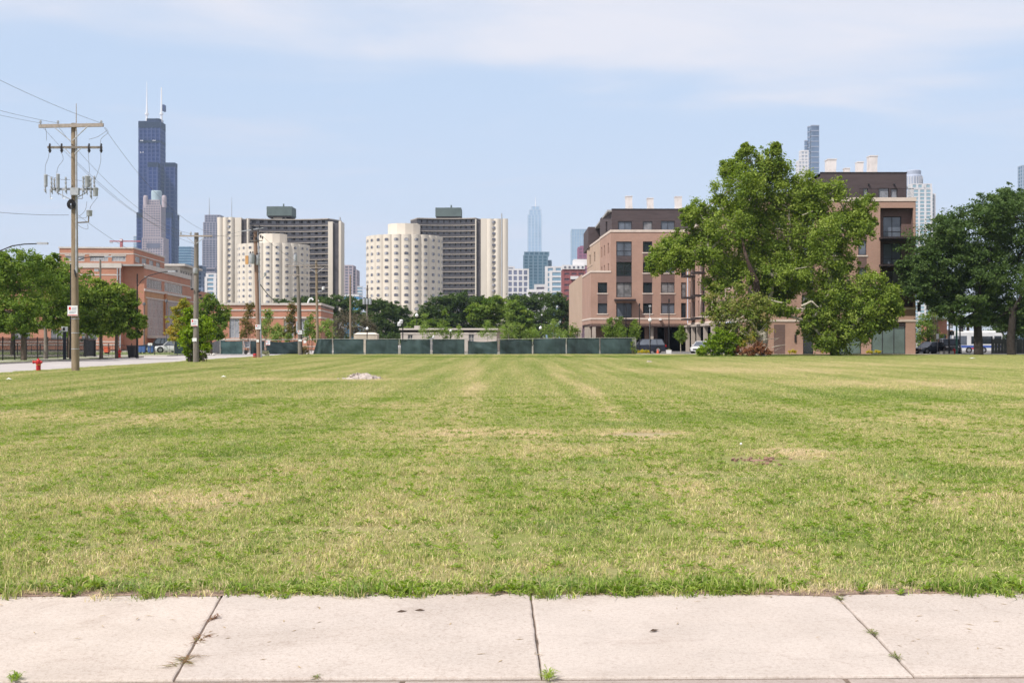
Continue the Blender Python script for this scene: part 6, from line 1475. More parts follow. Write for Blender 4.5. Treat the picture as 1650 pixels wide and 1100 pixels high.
# ================================================================== VEHICLES
def lerp2(pts, x):
    for (a, b), (c, d) in zip(pts, pts[1:]):
        if a <= x <= c: return b + (d-b)*(x-a)/(c-a+1e-9)
    return pts[0][1] if x < pts[0][0] else pts[-1][1]
def vehicle(name, label, cat, loc, rz, L_, W_, H, belt, hood, cab, paint, wheel_r=.34, axles=(.18, .80), boxy=False, tail=None):
    """body lofted along its length with rounded corners; cab: (x0 windscreen foot, x1 roof front, x2 roof rear, x3 rear foot) as fractions, front at x=0"""
    t = thing(name, label, cat, loc, rz=0)
    g = .22; b = MB(); xs_ = [0, .01, .04, .10, .2, .3, .4, .5, .6, .7, .8, .9, .96, .99, 1.0]; prof = [(0, hood*.72), (.03, hood*.9), (cab[0], hood), (cab[0]+.03, belt), (.93, belt), (1, belt*.88)]
    rings = []
    for u in xs_:
        top = lerp2(prof, u); wd = W_/2*(1 - .16*max(0, (.08-u)/.08)**2 - .10*max(0, (u-.93)/.07)**2); x = (u-.5)*L_; zb = g + .06*max(0, (.06-u)/.06)
        rings.append([(x, -wd*.94, zb), (x, -wd, zb+.16), (x, -wd*1.0, (zb+top)/2), (x, -wd*.95, top-.05), (x, -wd*.86, top), (x, wd*.86, top), (x, wd*.95, top-.05), (x, wd, (zb+top)/2), (x, wd, zb+.16), (x, wd*.94, zb)])
    vs = [p for r_ in rings for p in r_]; n = 10
    fs = [(j*n+i, j*n+(i+1) % n, (j+1)*n+(i+1) % n, (j+1)*n+i) for j in range(len(rings)-1) for i in range(n)] + [tuple(range(n)), tuple(range((len(rings)-1)*n, len(rings)*n))[::-1]]
    b.add(vs, fs)
    T = Matrix.Translation(loc) @ Matrix.Rotation(rz, 4, 'Z')
    def put(m, nm, mt, par=t, sm=False):
        me = m.mesh(nm, mt, sm); me.transform(T); me.transform(wmat(t).inverted()); o = bpy.data.objects.new(nm, me); COL.objects.link(o); o.parent = par; return o
    body = put(b, 'body', paint, sm=True)
    x0, x1, x2, x3 = [(c-.5)*L_ for c in cab]; wb, wt_ = W_/2*.93, W_/2*(.90 if boxy else .74)
    c = MB(); c.add([(x0,-wb,belt-.02),(x3,-wb,belt-.02),(x3,wb,belt-.02),(x0,wb,belt-.02),(x1,-wt_,H-.05),(x2,-wt_,H-.05),(x2,wt_,H-.05),(x1,wt_,H-.05)],[(0,1,5,4),(1,2,6,5),(2,3,7,6),(3,0,4,7),(4,5,6,7)])
    put(c, 'glasshouse', M_glassS)
    r = MB(); r.add([(x1-.05,-wt_*1.02,H-.07),(x2+.05,-wt_*1.02,H-.07),(x2+.05,wt_*1.02,H-.07),(x1-.05,wt_*1.02,H-.07),(x1+.15,-wt_*.86,H),(x2-.12,-wt_*.86,H),(x2-.12,wt_*.86,H),(x1+.15,wt_*.86,H)],[(0,1,5,4),(1,2,6,5),(2,3,7,6),(3,0,4,7),(4,5,6,7),(0,3,2,1)]); put(r, 'roof', paint)
    p = MB()
    for s in (-1, 1):
        for u0, u1 in ((x0, x1), (x3, x2)): p.tube((u0, s*wb*1.005, belt-.02), (u1, s*wt_*1.01, H-.05), .045, n=5)
        for f in ((.45, .45), (.72, .72)):
            ub = x0 + (x3-x0)*f[0]; ut = x1 + (x2-x1)*f[1]; p.tube((ub, s*wb*1.01, belt-.02), (ut, s*wt_*1.015, H-.05), .04, n=4)
    put(p, 'pillars', paint)
    for a in axles:
        xx = (a-.5)*L_
        for s in (-1, 1):
            ar = MB(); ar.tube((xx, s*(W_/2-.30), wheel_r), (xx, s*(W_/2+.004), wheel_r), wheel_r*1.22, n=20); put(ar, 'wheel_arch', M_black)
            w_ = MB(); w_.tube((xx, s*(W_/2-.22), wheel_r), (xx, s*(W_/2+.02), wheel_r), wheel_r, n=20); wo__ = put(w_, 'wheel', M_tyre)
            h = MB(); h.tube((xx, s*(W_/2), wheel_r), (xx, s*(W_/2+.035), wheel_r), wheel_r*.64, n=12); o = put(h, 'rim', M_rim, wo__)
    for s in (-1, 1):
        h = MB(); h.cbox((-L_/2+.06, s*W_*.36, hood*.78), .14, .36, .13); put(h, 'headlight', M_white)
        h = MB(); h.cbox((L_/2-.05, s*W_*.42, belt*.88), .14, .22, .26); put(h, 'tail_light', mat('tail_light_red', (.35, .01, .01), .3, .05))
        h = MB(); h.cbox((x0+.25, s*(W_/2+.08), belt+.06), .12, .18, .13); put(h, 'mirror', paint)
    h = MB(); h.cbox((-L_/2+.02, 0, .48), .06, W_*.5, .2); put(h, 'grille', M_black)
    h = MB(); h.cbox((-L_/2-.0, 0, .30), .05, .42, .13); put(h, 'number_plate', M_white)
    return t
paintN = mat('dark_navy_car_paint', (.020, .024, .040), .22, .05, 1, spec=.7); paintW = mat('white_car_paint', (.62, .62, .63), .3, .05, 1, spec=.6)
paintG = mat('dark_grey_car_paint', (.05, .055, .07), .25, .05, 1, spec=.7); paintK = mat('black_car_paint', (.015, .015, .018), .25, .05, 1, spec=.7)
Yv = 158.0
vehicle('parked_suv', 'dark navy suv parked side on beyond the end of the green fence', 'car', (X(1041, Yv), Yv, -.06), 0, 4.9, 1.9, 1.75, 1.05, .98, (.24, .38, .90, .97), paintN, .38, (.19, .79))
vehicle('parked_car', 'white car nose on beside the columns left of the fallen limb', 'car', (X(1132, 157), 157, -.06), R(62), 4.5, 1.8, 1.5, .92, .85, (.25, .40, .78, .93), paintW)
vehicle('parked_sedan', 'dark grey sedan with pale windscreen right of the tan building', 'car', (X(1499, 152), 152, -.1), R(28), 4.7, 1.85, 1.45, .90, .84, (.26, .42, .76, .92), paintG)
vehicle('parked_jeep', 'black boxy off road car facing us beside the bus', 'car', (X(1531, 150), 150, -.1), R(82), 4.2, 1.9, 1.85, 1.15, 1.1, (.30, .36, .97, .99), paintK, .42, (.17, .8), True)
vehicle('parked_van', 'pale car tucked behind the yellow tree before the school', 'car', (X(277, 158), 158, 0), R(15), 4.4, 1.8, 1.5, .92, .86, (.25, .4, .8, .94), paintW)
vehicle('parked_truck', 'black pickup shaped car before the school entrance', 'car', (X(262, 162), 162, 0), R(10), 5.2, 2.0, 1.85, 1.15, 1.08, (.28, .38, .62, .66), paintK, .42, (.18, .8), True)
# bus
Yb = 160.0; bx = X(1585, Yb); Lb = 11.6; bus = thing('city_bus', 'white city bus with blue stripe partly hidden by a tree trunk', 'bus', (bx, Yb, -.1), rz=R(-8)); bus.scale = (.88, .88, .88)
BM = wmat(bus); m = MB(BM)
bx0, bx1 = -4.9, 2.3
m.sideprism([(bx0+.1, .35), (bx1, .35), (bx1, 2.75), (bx1-.15, 2.95), (bx0+1.0, 3.0), (bx0+.3, 2.8), (bx0, 1.2)], -1.25, 1.25); m.build('body', paintW, bus)
MB(BM).cbox((bx0+3.6, 0, 3.12), 5.5, 1.9, .28).build('roof_unit', M_white, bus)
MB(BM).box(bx0+2.9, bx1-1.4, -1.27, -1.24, 1.35, 2.45).build('window', M_glass, bus); MB(BM).box(bx0+.45, bx0+2.3, -1.27, -1.24, 1.2, 2.5).build('door', M_glassS, bus); MB(BM).box(bx1-1.1, bx1-.1, -1.27, -1.24, 1.4, 2.5).build('window', M_glass, bus)
MB(BM).add([(bx0-.02, -1.1, 1.3), (bx0-.02, 1.1, 1.3), (bx0+.26, 1.1, 2.7), (bx0+.26, -1.1, 2.7)], [(0,1,2,3)]).build('windscreen', M_glassS, bus)
mb_ = mat('bus_blue_stripe', (.05, .10, .36), .5, .05); MB(BM).box(bx0+1.0, bx1-.02, -1.265, -1.245, .80, 1.12).build('stripe', mb_, bus); MB(BM).box(bx0+2.4, bx0+4.0, -1.268, -1.245, .6, .78).build('stripe', M_redink, bus)
for u in (bx0+2.6, bx1-2.6):
    q = MB(BM); q.tube((u, -1.28, .45), (u, -.9, .45), .45, n=18); wq_ = q.build('wheel', M_tyre, bus); q = MB(BM); q.tube((u, -1.30, .45), (u, -1.27, .45), .25, n=12); q.build('rim', M_rim, wq_)
for u in (3.2, 4.0, 4.7, 5.6): MB(BM).box(bx0+u+.2, bx0+u+.27, -1.285, -1.26, 1.35, 2.45).build('window_pillar', M_black, bus)
# the far right corner: signals, posts, red walls
def signal(t, px_, Y, p0, p1, w_=.34, col=None, m_=None, n=3):
    z0, z1 = Z(p1, Y), Z(p0, Y); h = MB().cbox((X(px_, Y), Y-.2, (z0+z1)/2), w_, .25, z1-z0).build('signal_head', m_ or M_black, t)
    for i in range(n): z = z0 + (z1-z0)*(i+.5)/n; MB().tube((X(px_, Y), Y-.33, z), (X(px_, Y), Y-.40, z), .11, n=10).build('lens', M_ins if m_ else M_steel, h)
Ys = 141.0; x = X(1467.5, Ys); t = thing('traffic_signal', 'black traffic signal mast at the tan building corner with heads over the road', 'traffic light', (x, Ys, 0))
MB().path([(x, Ys, 0), (x, Ys, 1), (x, Ys, Z(492, Ys))], [.17, .12, .1], 10).build('mast', M_black, t); MB().path([(x, Ys, Z(497, Ys)), (X(1490, Ys), Ys+2, Z(491, Ys)), (X(1500, Ys), Ys+3, Z(488.5, Ys))], [.08, .07, .05], 8).build('mast_arm', M_black, t)
for px_, a, b in ((1480, 488, 502), (1494, 485, 499)): signal(t, px_, Ys, a, b, .34); MB().box(X(px_-3.3, Ys), X(px_-2.6, Ys), Ys-.3, Ys-.28, Z(b+1, Ys), Z(a-1, Ys)).build('backplate_edge', M_white, t)
signal(t, 1471.5, Ys, 529.5, 535.5, .45, n=1); signal(t, 1465, Ys, 552, 557, .3, n=1); MB().cbox((x, Ys, Z(500, Ys)), .5, .4, .5).build('control_box', M_black, t)
Yg = 143.0; x = X(1541.5, Yg); t = thing('street_lamp', 'green street lamp post with pale cobra arm before the bus', 'street lamp', (x, Yg, 0))
mg = mat('green_post_paint', (.035, .16, .12), .5, .1); MB().path([(x, Yg, 0), (x, Yg, 1), (x, Yg, Z(499, Yg))], [.13, .1, .09], 10).build('post', mg, t)
MB().path([(x-.1, Yg, Z(499.5, Yg)), (X(1548, Yg), Yg, Z(496.5, Yg)), (X(1555, Yg), Yg, Z(495, Yg)), (X(1565, Yg), Yg, Z(493.5, Yg))], [.12, .11, .08, .1], 8).build('lamp_arm', M_ins, t)
x = X(1529.5, 144); t = thing('traffic_signal', 'tall dark pole with pale signal heads left of the green lamp post', 'traffic light', (x, 144, 0)); MB().tube((x, 144, 0), (x, 144, Z(475, 144)), .1, .08).build('mast', M_black, t)
signal(t, 1531.8, 144, 516, 529, .32, m_=M_ins); signal(t, 1532.5, 144, 533, 540, .5, n=1)
x = X(1547, 145); t = thing('traffic_signal', 'black traffic signal with dark hoods right of the green lamp post', 'traffic light', (x, 145, 0)); MB().tube((x, 145, 0), (x, 145, Z(515, 145)), .08).build('mast', M_black, t); signal(t, 1548, 145, 515, 534, .45)
x = X(1510.5, 150); t = thing('white_sign', 'small white sign on a post left of the red brick gable', 'sign', (x, 150, 0)); MB().tube((x, 150, 0), (x, 150, Z(545, 150)), .03).build('post', M_galv, t); MB().box(x-.15, x+.15, 149.9, 149.95, Z(546, 150), Z(537.5, 150)).build('board', M_white, t)
Yr = 190.0
for a, b, c, lab in ((1512, 1526, 515, 'narrow red brick gable with cream coping behind the jeep'), (1586, 1616, 535, 'low red brick house between the right tree trunks')):
    t = thing('red_brick_house', lab, 'house', (X((a+b)/2, Yr), Yr, 0)); x0, x1 = X(a, Yr), X(b, Yr); zt_ = Z(c, Yr)
    q = [(.6, 1.2, .9, zt_-2.2)] if b-a < 20 else [(.5, 1.3, .9, 2.0)]
    Mx = facade(t, 'brick_wall', (x0, Yr), (x1, Yr), -.1, zt_, q, M_red1); window(t, Mx, q[0], 1, 2); band(t, (x0, Yr), (x1, Yr), zt_, zt_+.25, M_cream, .1)
    facade(t, 'brick_wall', (x0, Yr+8), (x0, Yr), -.1, zt_, [], M_red1); MB().box(x0, x1, Yr+.05, Yr+8, zt_-.4, zt_-.1).build('roof', M_roof, t)
    if b-a < 20: MB().box(x1, x1+1.6, Yr+2, Yr+8, -.1, Z(531, Yr)).build('side_wing', M_tanlight, t)
# low concrete blocks and pale bins along the far kerb
for k, px_ in enumerate((1517, 1525, 1534)):
    x = X(px_, 139.8); o = MB().cbox((x, 139.8, .17), .36, .3, .34).build('concrete_block', M_conc); tag(o, ['left', 'middle', 'right'][k] + 'most of three pale concrete blocks before the jeep', 'concrete block', 'concrete blocks along the far kerb')
x = X(1537.7, 140); t = thing('red_hydrant', 'tiny red hydrant at the foot of the green lamp post', 'fire hydrant', (x, 140, 0)); m = MB(); m.lathe((x, 140, 0), [(.14, 0), (.11, .05), (.11, .45), (.13, .5), (.08, .6), (0, .66)], 10); m.build('body', M_red, t); MB().tube((x-.2, 140, .42), (x+.2, 140, .42), .06).build('outlet', M_red, t)

# ================================================================== TREES
DENS = 1.65
def leafmesh(name, blobs, leaf, per, nsub, m, seed, subr=.30, flat=.8, fill=.2, up=.5, tint_h=0.0):
    """leaf-sized faces gathered in twig clusters spread through blob volumes: (x, y, z, rx, ry, rz[, weight[, tint]])"""
    r = np.random.RandomState(seed); C = []; T = []; O = []; per = per*DENS; nsub = nsub*1.35
    for b in blobs:
        bx_, by_, bz, rx, ry, rz = b[:6]; wt = b[6] if len(b) > 6 else 1.0; tb = b[7] if len(b) > 7 else 0.0
        k = max(3, int(nsub*wt)); d = r.normal(size=(k, 3)); d /= np.linalg.norm(d, axis=1)[:, None]
        rad = np.where(r.rand(k) < fill, r.uniform(.1, .7, k), r.uniform(.72, 1.12, k)); spr = r.rand(k) < .14; rad = np.where(spr, r.uniform(1.1, 1.42, k), rad)
        cc = d*rad[:, None]*np.array([rx, ry, rz]); sr = subr*(rx*ry*rz)**(1/3.)*r.uniform(.6, 1.3, k)*np.where(spr, .6, 1.0)
        n = (per*r.uniform(.6, 1.4, k)*np.where(spr, .5, 1.0)).astype(int)
        for i in range(k):
            q = r.normal(size=(n[i], 3))*np.array([1, 1, flat])*sr[i]*.55
            C.append(cc[i] + q + np.array([bx_, by_, bz])); T.append(np.full(n[i], r.normal(.5 + tb, .13)) + r.normal(0, .12, n[i])); O.append(np.tile(d[i], (n[i], 1)))
    C = np.concatenate(C); T = np.concatenate(T); O = np.concatenate(O); n = len(C)
    T = np.clip(T, 0, 1)
    nrm = r.normal(size=(n, 3)) + O*.8 + np.array([0, 0, up]); nrm /= np.linalg.norm(nrm, axis=1)[:, None]
    a = np.cross(nrm, r.normal(size=(n, 3))); a /= np.linalg.norm(a, axis=1)[:, None] + 1e-9; b_ = np.cross(nrm, a)
    s = leaf*r.uniform(.6, 1.25, n)[:, None]
    V = np.stack([C - a*s*.5, C + b_*s*.32 + nrm*s*.08, C + a*s*.55 - nrm*s*.1, C - b_*s*.32 + nrm*s*.08], 1).reshape(-1, 3)
    me = bpy.data.meshes.new(name); me.vertices.add(4*n); me.vertices.foreach_set('co', V.astype(np.float32).ravel())
    me.loops.add(4*n); me.loops.foreach_set('vertex_index', np.arange(4*n, dtype=np.int32)); me.polygons.add(n)
    me.polygons.foreach_set('loop_start', np.arange(0, 4*n, 4, dtype=np.int32)); me.update(calc_edges=True)
    at = me.attributes.new('tint', 'FLOAT', 'FACE'); at.data.foreach_set('value', T.astype(np.float32)); me.materials.append(m)
    return me
def limb(m, p, q, r0, r1, bend=.1, k=5, n=7, seed=0):
    rr = random.Random(seed); p = Vector(p); q = Vector(q); L_ = (q-p).length; o = [Vector((rr.uniform(-1, 1), rr.uniform(-1, 1), rr.uniform(-.5, 1)))*bend*L_ for _ in range(2)]
    pts = []
    for i in range(k+1):
        u = i/k; pts.append(p.lerp(q, u) + o[0]*math.sin(math.pi*u)*.6 + o[1]*math.sin(2*math.pi*u)*.3)
    m.path(pts, [r0 + (r1-r0)*(i/k) for i in range(k+1)], n)
def tree(name, label, base, fork, r0, blobs, leaf, per, nsub, m, seed, group=None, bark=None, cat='tree', bend=.08, **kw):
    t = thing(name, label, cat, base, group)
    tr = MB(); limb(tr, base, fork, r0, r0*.72, .03, 6, 10, seed); tr.build('trunk', bark or M_bark, t, smooth=True)
    lb_ = MB()
    fv = Vector(fork); order = sorted(range(len(blobs)), key=lambda i: (Vector(blobs[i][:3])-fv).length); done = []
    for i in order:
        b = blobs[i]; c = Vector(b[:3]); best = fv; bd = (c-fv).length*1.0; rr_0 = r0*.5
        for j in done:
            q = Vector(blobs[j][:3]); d_ = (c-q).length*1.5
            if d_ < bd and (q-fv).length < (c-fv).length: bd = d_; best = q; rr_0 = r0*.5*max(.25, 1-(q-fv).length/(12*r0+1e-6)*.35)
        done.append(i); limb(lb_, best, c, min(rr_0, r0*.5), r0*.09, bend, 6, 6, seed+i)
        rr = random.Random(seed*7+i)
        for j in range(4):
            d = Vector((rr.gauss(0, 1), rr.gauss(0, 1), rr.gauss(0, 1))).normalized(); limb(lb_, c, (b[0]+d.x*b[3]*.8, b[1]+d.y*b[4]*.8, b[2]+d.z*b[5]*.8), r0*.08, r0*.025, .12, 3, 5, seed+i*9+j)
    lb_.build('limbs', bark or M_bark, t)
    me = leafmesh('crown', blobs, leaf, per, nsub, m, seed, **kw); me.transform(wmat(t).inverted()); o = bpy.data.objects.new('crown', me); COL.objects.link(o); o.parent = t
    return t
def PB(lst, Y, ysc=.9, seed=0, spread=1.0):
    """(px, py, r px[, squash[, depth offset m[, weight[, tint]]]]) -> world blobs"""
    out = []; rr = random.Random(seed)
    for q in lst:
        px_, py_, rp = q[:3]; sq = q[3] if len(q) > 3 and q[3] else 1.0; dy_ = q[4] if len(q) > 4 and q[4] is not None else rr.uniform(-1, 1)*rp/F*Y*.8*spread
        wt = q[5] if len(q) > 5 else 1.0; tb = q[6] if len(q) > 6 else 0.0; r_ = rp/F*Y
        out.append((X(px_, Y), Y+dy_, Z(py_, Y), r_, r_*ysc, r_*sq, wt, tb))
    return out
L_syc = leaf_mat('sycamore_leaf', [(0.067,0.112,0.018),(0.141,0.205,0.032),(0.242,0.310,0.054),(0.403,0.455,0.124)], 0.36)
L_elm = leaf_mat('dark_bluish_leaf', [(0.034,0.070,0.017),(0.063,0.108,0.028),(0.098,0.150,0.042),(0.155,0.210,0.070)], 0.3)
L_str = leaf_mat('street_tree_leaf', [(0.052,0.102,0.018),(0.104,0.170,0.028),(0.174,0.244,0.045),(0.304,0.367,0.072)], 0.35)
L_brt = leaf_mat('bright_green_leaf', [(0.075,0.135,0.010),(0.145,0.230,0.018),(0.225,0.315,0.030),(0.310,0.390,0.050)], 0.38)
L_yel = leaf_mat('turning_yellow_leaf', [(0.108,0.156,0.024),(0.216,0.252,0.036),(0.360,0.300,0.048),(0.396,0.228,0.060)], .35)
L_rust = leaf_mat('rusty_leaf', [(0.14,0.035,0.02),(0.22,0.07,0.035),(0.27,0.13,0.06),(0.20,0.16,0.08)], .2)
L_oak = leaf_mat('far_dark_leaf', [(0.031,0.061,0.016),(0.053,0.090,0.022),(0.079,0.121,0.031),(0.121,0.165,0.047)], 0.3)
L_br = leaf_mat('brownish_thin_leaf', [(0.06,0.09,0.02),(0.12,0.13,0.03),(0.20,0.14,0.05),(0.16,0.10,0.06)], .3)
L_thin = leaf_mat('sapling_leaf', [(0.088,0.163,0.025),(0.163,0.250,0.050),(0.250,0.325,0.088),(0.325,0.375,0.138)], .4)

# ---- the great sycamore-like tree in front of the tan building
YT = 124.0
blobs = PB([(1205,262,20,.95),(1243,256,18),(1225,285,30),(1270,290,30),(1300,300,26),(1178,272,15),(1190,300,28),(1160,320,26),(1228,325,34),(1275,335,34),(1318,330,28),(1340,310,18),(1360,345,26),(1388,335,18),(1398,358,12),
            (1128,342,20),(1110,350,14),(1138,370,24),(1180,365,32),(1225,375,34),(1275,380,36),(1320,375,30),(1355,385,24),(1380,375,20),
            (1100,388,20,.8),(1065,408,22,.8),(1085,420,22,.8),(1062,430,14),(1110,412,22),(1140,408,24),(1050,420,10),(1180,415,30),(1155,440,26),(1195,448,26),(1240,425,30),(1285,425,32),(1325,420,30),(1360,425,22),
            (1235,465,20),(1262,475,22),(1300,452,26),(1335,460,30),(1370,468,30),(1400,462,24),(1420,470,22),(1436,485,17),(1447,500,9),
            (1345,500,34),(1385,505,28),(1412,498,24),(1428,512,16),(1320,495,24),(1310,520,22),(1338,535,28),(1368,532,24),(1395,528,16),(1350,556,18),(1325,550,16),(1346,567,7),(1300,520,12,1,None,.6),(1418,524,10),
            (1215,497,24,.5),(1255,497,22,.45),(1152,465,18),(1125,378,16),(1250,240,8),(1200,243,9),(1245,445,22),(1210,435,22),(1240,482,16,.7),(1275,445,24),(1258,268,14),(1212,300,26,1,3),(1250,310,28,1,3),(1300,350,30,1,3),(1205,350,30,1,3),(1250,355,32,1,4),(1215,400,32,1,4),(1262,410,32,1,4),(1305,400,32,1,4),(1345,400,28,1,3),(1385,352,20,1,2),(1290,440,30,1,4),(1160,395,26,1,3),(1310,310,24,1,2),(1335,345,26,1,2),(1350,478,34,1,4),(1380,490,30,1,4),(1330,510,28,1,3),(1180,330,26,1,3)], YT, .9, 5, 1.6)
sy = tree('sycamore_tree', 'huge spreading tree with a storm torn lower side before the tan building', (X(1228, YT), YT, 0), (X(1232, YT), YT, Z(500, YT)), .55, blobs, .25, 56, 18, L_syc, 11, bark=M_barkpale, subr=.40, fill=.3, flat=.9)
m = MB(); P3 = lambda a, b, d=0: (X(a, YT), YT+d, Z(b, YT))
for p, q, r0, r1 in ((P3(1227, 505), P3(1212, 455, -2), .42, .3), (P3(1212, 455, -2), P3(1196, 420, -2.5), .3, .16), (P3(1196, 420, -2.5), P3(1188, 380, -2), .16, .08)): limb(m, p, q, r0, r1, .04, 4, 8, 3)
m.build('limbs', mat('dark_limb_bark', (.075, .05, .04), .95, .2, 3), sy)
m = MB()
for p, q, r0, r1 in ((P3(1228, 484, -3), P3(1250, 489, -3), .09, .06), (P3(1273, 495, -5), P3(1286, 488, -5.5), .10, .09), (P3(1286, 488, -5.5), P3(1297, 497, -5.5), .09, .05), (P3(1268, 452, -2), P3(1274, 435, -2), .06, .05), (P3(1274, 435, -2), P3(1292, 432, -2), .05, .03), (P3(1285, 350, -2), P3(1302, 343, -2), .04, .02)): limb(m, p, q, r0, r1, .1, 4, 7, 9)
m.build('broken_limb', mat('bare_pale_wood', (.42, .37, .30), .9, .15, 4), sy)
# fallen limb on the left, still leafy, and the brush round it
bl = PB([(1172,492,24),(1200,500,24),(1160,515,22),(1190,525,24),(1215,515,20),(1148,505,14),(1228,500,16),(1180,545,16),(1205,540,14),(1215,480,20),(1185,475,20),(1230,515,14),(1225,530,12),(1150,480,16),(1170,505,20)], 120, .8, 4)
ft = tree('fallen_limb', 'hanging broken limb with thin olive leaves beside the trunk of the big tree', (X(1232, 120), 120, 0), (X(1210, 120), 120, Z(520, 120)), .22, bl, .24, 24, 13, leaf_mat('withering_leaf', [(0.091,0.156,0.026),(0.169,0.234,0.039),(0.260,0.260,0.078),(0.312,0.234,0.117)], .35), 23, bark=M_barkpale, cat='tree limb', subr=.42, fill=.4)
m = MB(); Q3 = lambda a, b, d=0: (X(a, 120), 119+d, Z(b, 120))
for p, q, r0, r1 in ((Q3(1204, 517), Q3(1222, 540, .5), .12, .15), (Q3(1222, 540, .5), Q3(1236, 566, 1), .15, .17), (Q3(1180, 520, -.5), Q3(1195, 508, -.5), .05, .05), (Q3(1165, 516, -.5), Q3(1180, 519, -.5), .04, .04), (Q3(1222, 540), Q3(1245, 532), .06, .02), (Q3(1226, 548), Q3(1250, 545), .05, .02), (Q3(1220, 536), Q3(1232, 520), .04, .02), (Q3(1215, 545), Q3(1195, 560), .05, .02), (Q3(1230, 556), Q3(1210, 565), .04, .02), (Q3(1240, 560), Q3(1262, 555), .04, .015)): limb(m, p, q, r0, r1, .08, 4, 7, 5)
rr_ = random.Random(5)
for i in range(46):
    a = (rr_.uniform(1170, 1245), rr_.uniform(535, 569)); limb(m, Q3(*a, rr_.uniform(-1, 1)), Q3(a[0]+rr_.uniform(-16, 16), a[1]+rr_.uniform(-16, 4), rr_.uniform(-1, 1)), .022, .008, .1, 3, 4, i)
m.build('bare_branches', MATS['bare_pale_wood'], ft)
def bush(name, label, lst, Y, leaf, per, nsub, m_, seed, cat='shrub', group=None, stems=True, **kw):
    b = PB(lst, Y, .8, seed); base = (sum(q[0] for q in b)/len(b), Y, 0); t = thing(name, label, cat, base, group)
    me = leafmesh('foliage', b, leaf, per, nsub, m_, seed, **kw)
    zs_ = np.empty(len(me.vertices)*3, np.float32); me.vertices.foreach_get('co', zs_); zs_ = zs_.reshape(-1, 3); zs_[:, 2] = np.where(zs_[:, 2] < 0.01, np.abs(zs_[:, 2])*.3+.01, zs_[:, 2]); me.vertices.foreach_set('co', zs_.ravel())
    me.transform(wmat(t).inverted()); o = bpy.data.objects.new('foliage', me); COL.objects.link(o); o.parent = t
    if stems:
        s = MB(); rr = random.Random(seed)
        for q in b:
            for _ in range(2): limb(s, (q[0]*.6+base[0]*.4+rr.uniform(-.2, .2), Y+rr.uniform(-.3, .3), 0), (q[0]+rr.uniform(-.3, .3)*q[3], q[1], q[2]+q[5]*.5), .03, .01, .08, 4, 5, rr.randrange(999))
        s.build('stems', M_bark, t)
    return t
bush('lime_bush', 'lime green bush at the left foot of the fallen limb', [(1150,550,13),(1162,540,13),(1176,546,14),(1140,560,10),(1157,562,12),(1128,566,7),(1175,563,10),(1190,552,10)], 119, .19, 26, 16, L_brt, 31, subr=.42, fill=.4)
bush('dead_leaf_heap', 'rust red dead leaves heaped under the fallen limb', [(1190,566,8,.7),(1205,565,9,.8),(1218,561,10),(1229,563,9),(1178,567,6,.7),(1238,567,6,.6)], 118.5, .17, 22, 14, L_rust, 37, 'brush', subr=.5, fill=.5)
bush('thin_yellow_shrub', 'thin yellowing shoots right of the fallen limb', [(1210,545,9),(1240,535,8,.7,None,.5),(1198,552,8)], 118.8, .14, 12, 10, L_yel, 39, subr=.5, fill=.5)
M_bkd = mat('dark_bark', (0.035, 0.028, 0.023), .95, .3, 3)
# ---- two large dark trees at the right edge
Yd = 132.0
tree('large_shade_tree', 'tall dark tree with thick black trunk in front of the bus', (X(1577, Yd), Yd, 0), (X(1575, Yd), Yd, Z(505, Yd)), .50, PB([(1500,395,22,.8),(1480,415,18,.8),(1515,370,24,.8),(1545,355,26,.8),(1575,350,28,.8),(1530,385,30,.8),(1560,385,34,.8),(1495,430,26,.75),(1470,440,18,.7),(1456,425,9,.7),(1525,420,32,.8),(1565,420,34,.8),(1510,455,28,.75),(1480,465,20,.7),(1545,455,32,.75),(1580,450,28,.8),(1500,478,16,.6),(1530,488,22,.6),(1560,490,22,.6),(1515,500,12,.6),(1600,380,24,.8),(1545,515,12,.7),(1570,515,14,.6),(1478,450,16),(1590,430,26),(1590,485,16),(1510,400,34,1,4),(1545,400,40,1,5),(1580,410,40,1,5),(1530,445,38,1,5),(1570,455,38,1,5),(1500,455,26,1,4),(1545,480,24,1,4),(1580,485,24,1,4),(1560,365,30,1,3),(1600,330,20,1,2),(1590,505,14,.7)], Yd, .95, 51, 1.4), .25, 44, 22, L_elm, 53, bark=M_bkd, subr=.40, flat=.6, fill=.3)
tree('large_shade_tree', 'tall dark tree reaching the right edge of the picture above the iron fence', (X(1630, Yd-1), Yd-1, 0), (X(1632, Yd-1), Yd-1, Z(500, Yd)), .45, PB([(1612,345,26,.8),(1640,325,28,.8),(1665,330,30,.8),(1612,318,16,.8),(1625,375,32,.8),(1660,370,34,.8),(1610,410,30,.8),(1645,415,34,.8),(1610,450,28,.8),(1645,455,32,.8),(1615,490,24,.7),(1650,495,28,.7),(1680,420,34),(1690,370,34),(1605,515,14,.7),(1640,525,16,.6),(1665,520,16,.6),(1597,468,16),(1680,470,30),(1625,350,34,1,4),(1655,345,34,1,4),(1620,400,40,1,5),(1655,395,40,1,5),(1620,450,38,1,5),(1660,450,40,1,5),(1625,490,28,1,4),(1655,505,26,1,4),(1640,310,16,1,2)], Yd, .95, 57, 1.4), .25, 44, 22, L_elm, 59, bark=M_bkd, subr=.40, flat=.6, fill=.3)
tree('background_tree', 'mid green tree filling the gap behind the dark grey sedan', (X(1496, 190), 190, 0), (X(1496, 190), 190, 3), .3, PB([(1488,520,16),(1505,515,16),(1495,540,16),(1482,545,12),(1510,540,10),(1500,498,14),(1520,500,14)], 190, .9, 3), .3, 24, 14, L_str, 61, subr=.42, fill=.4)
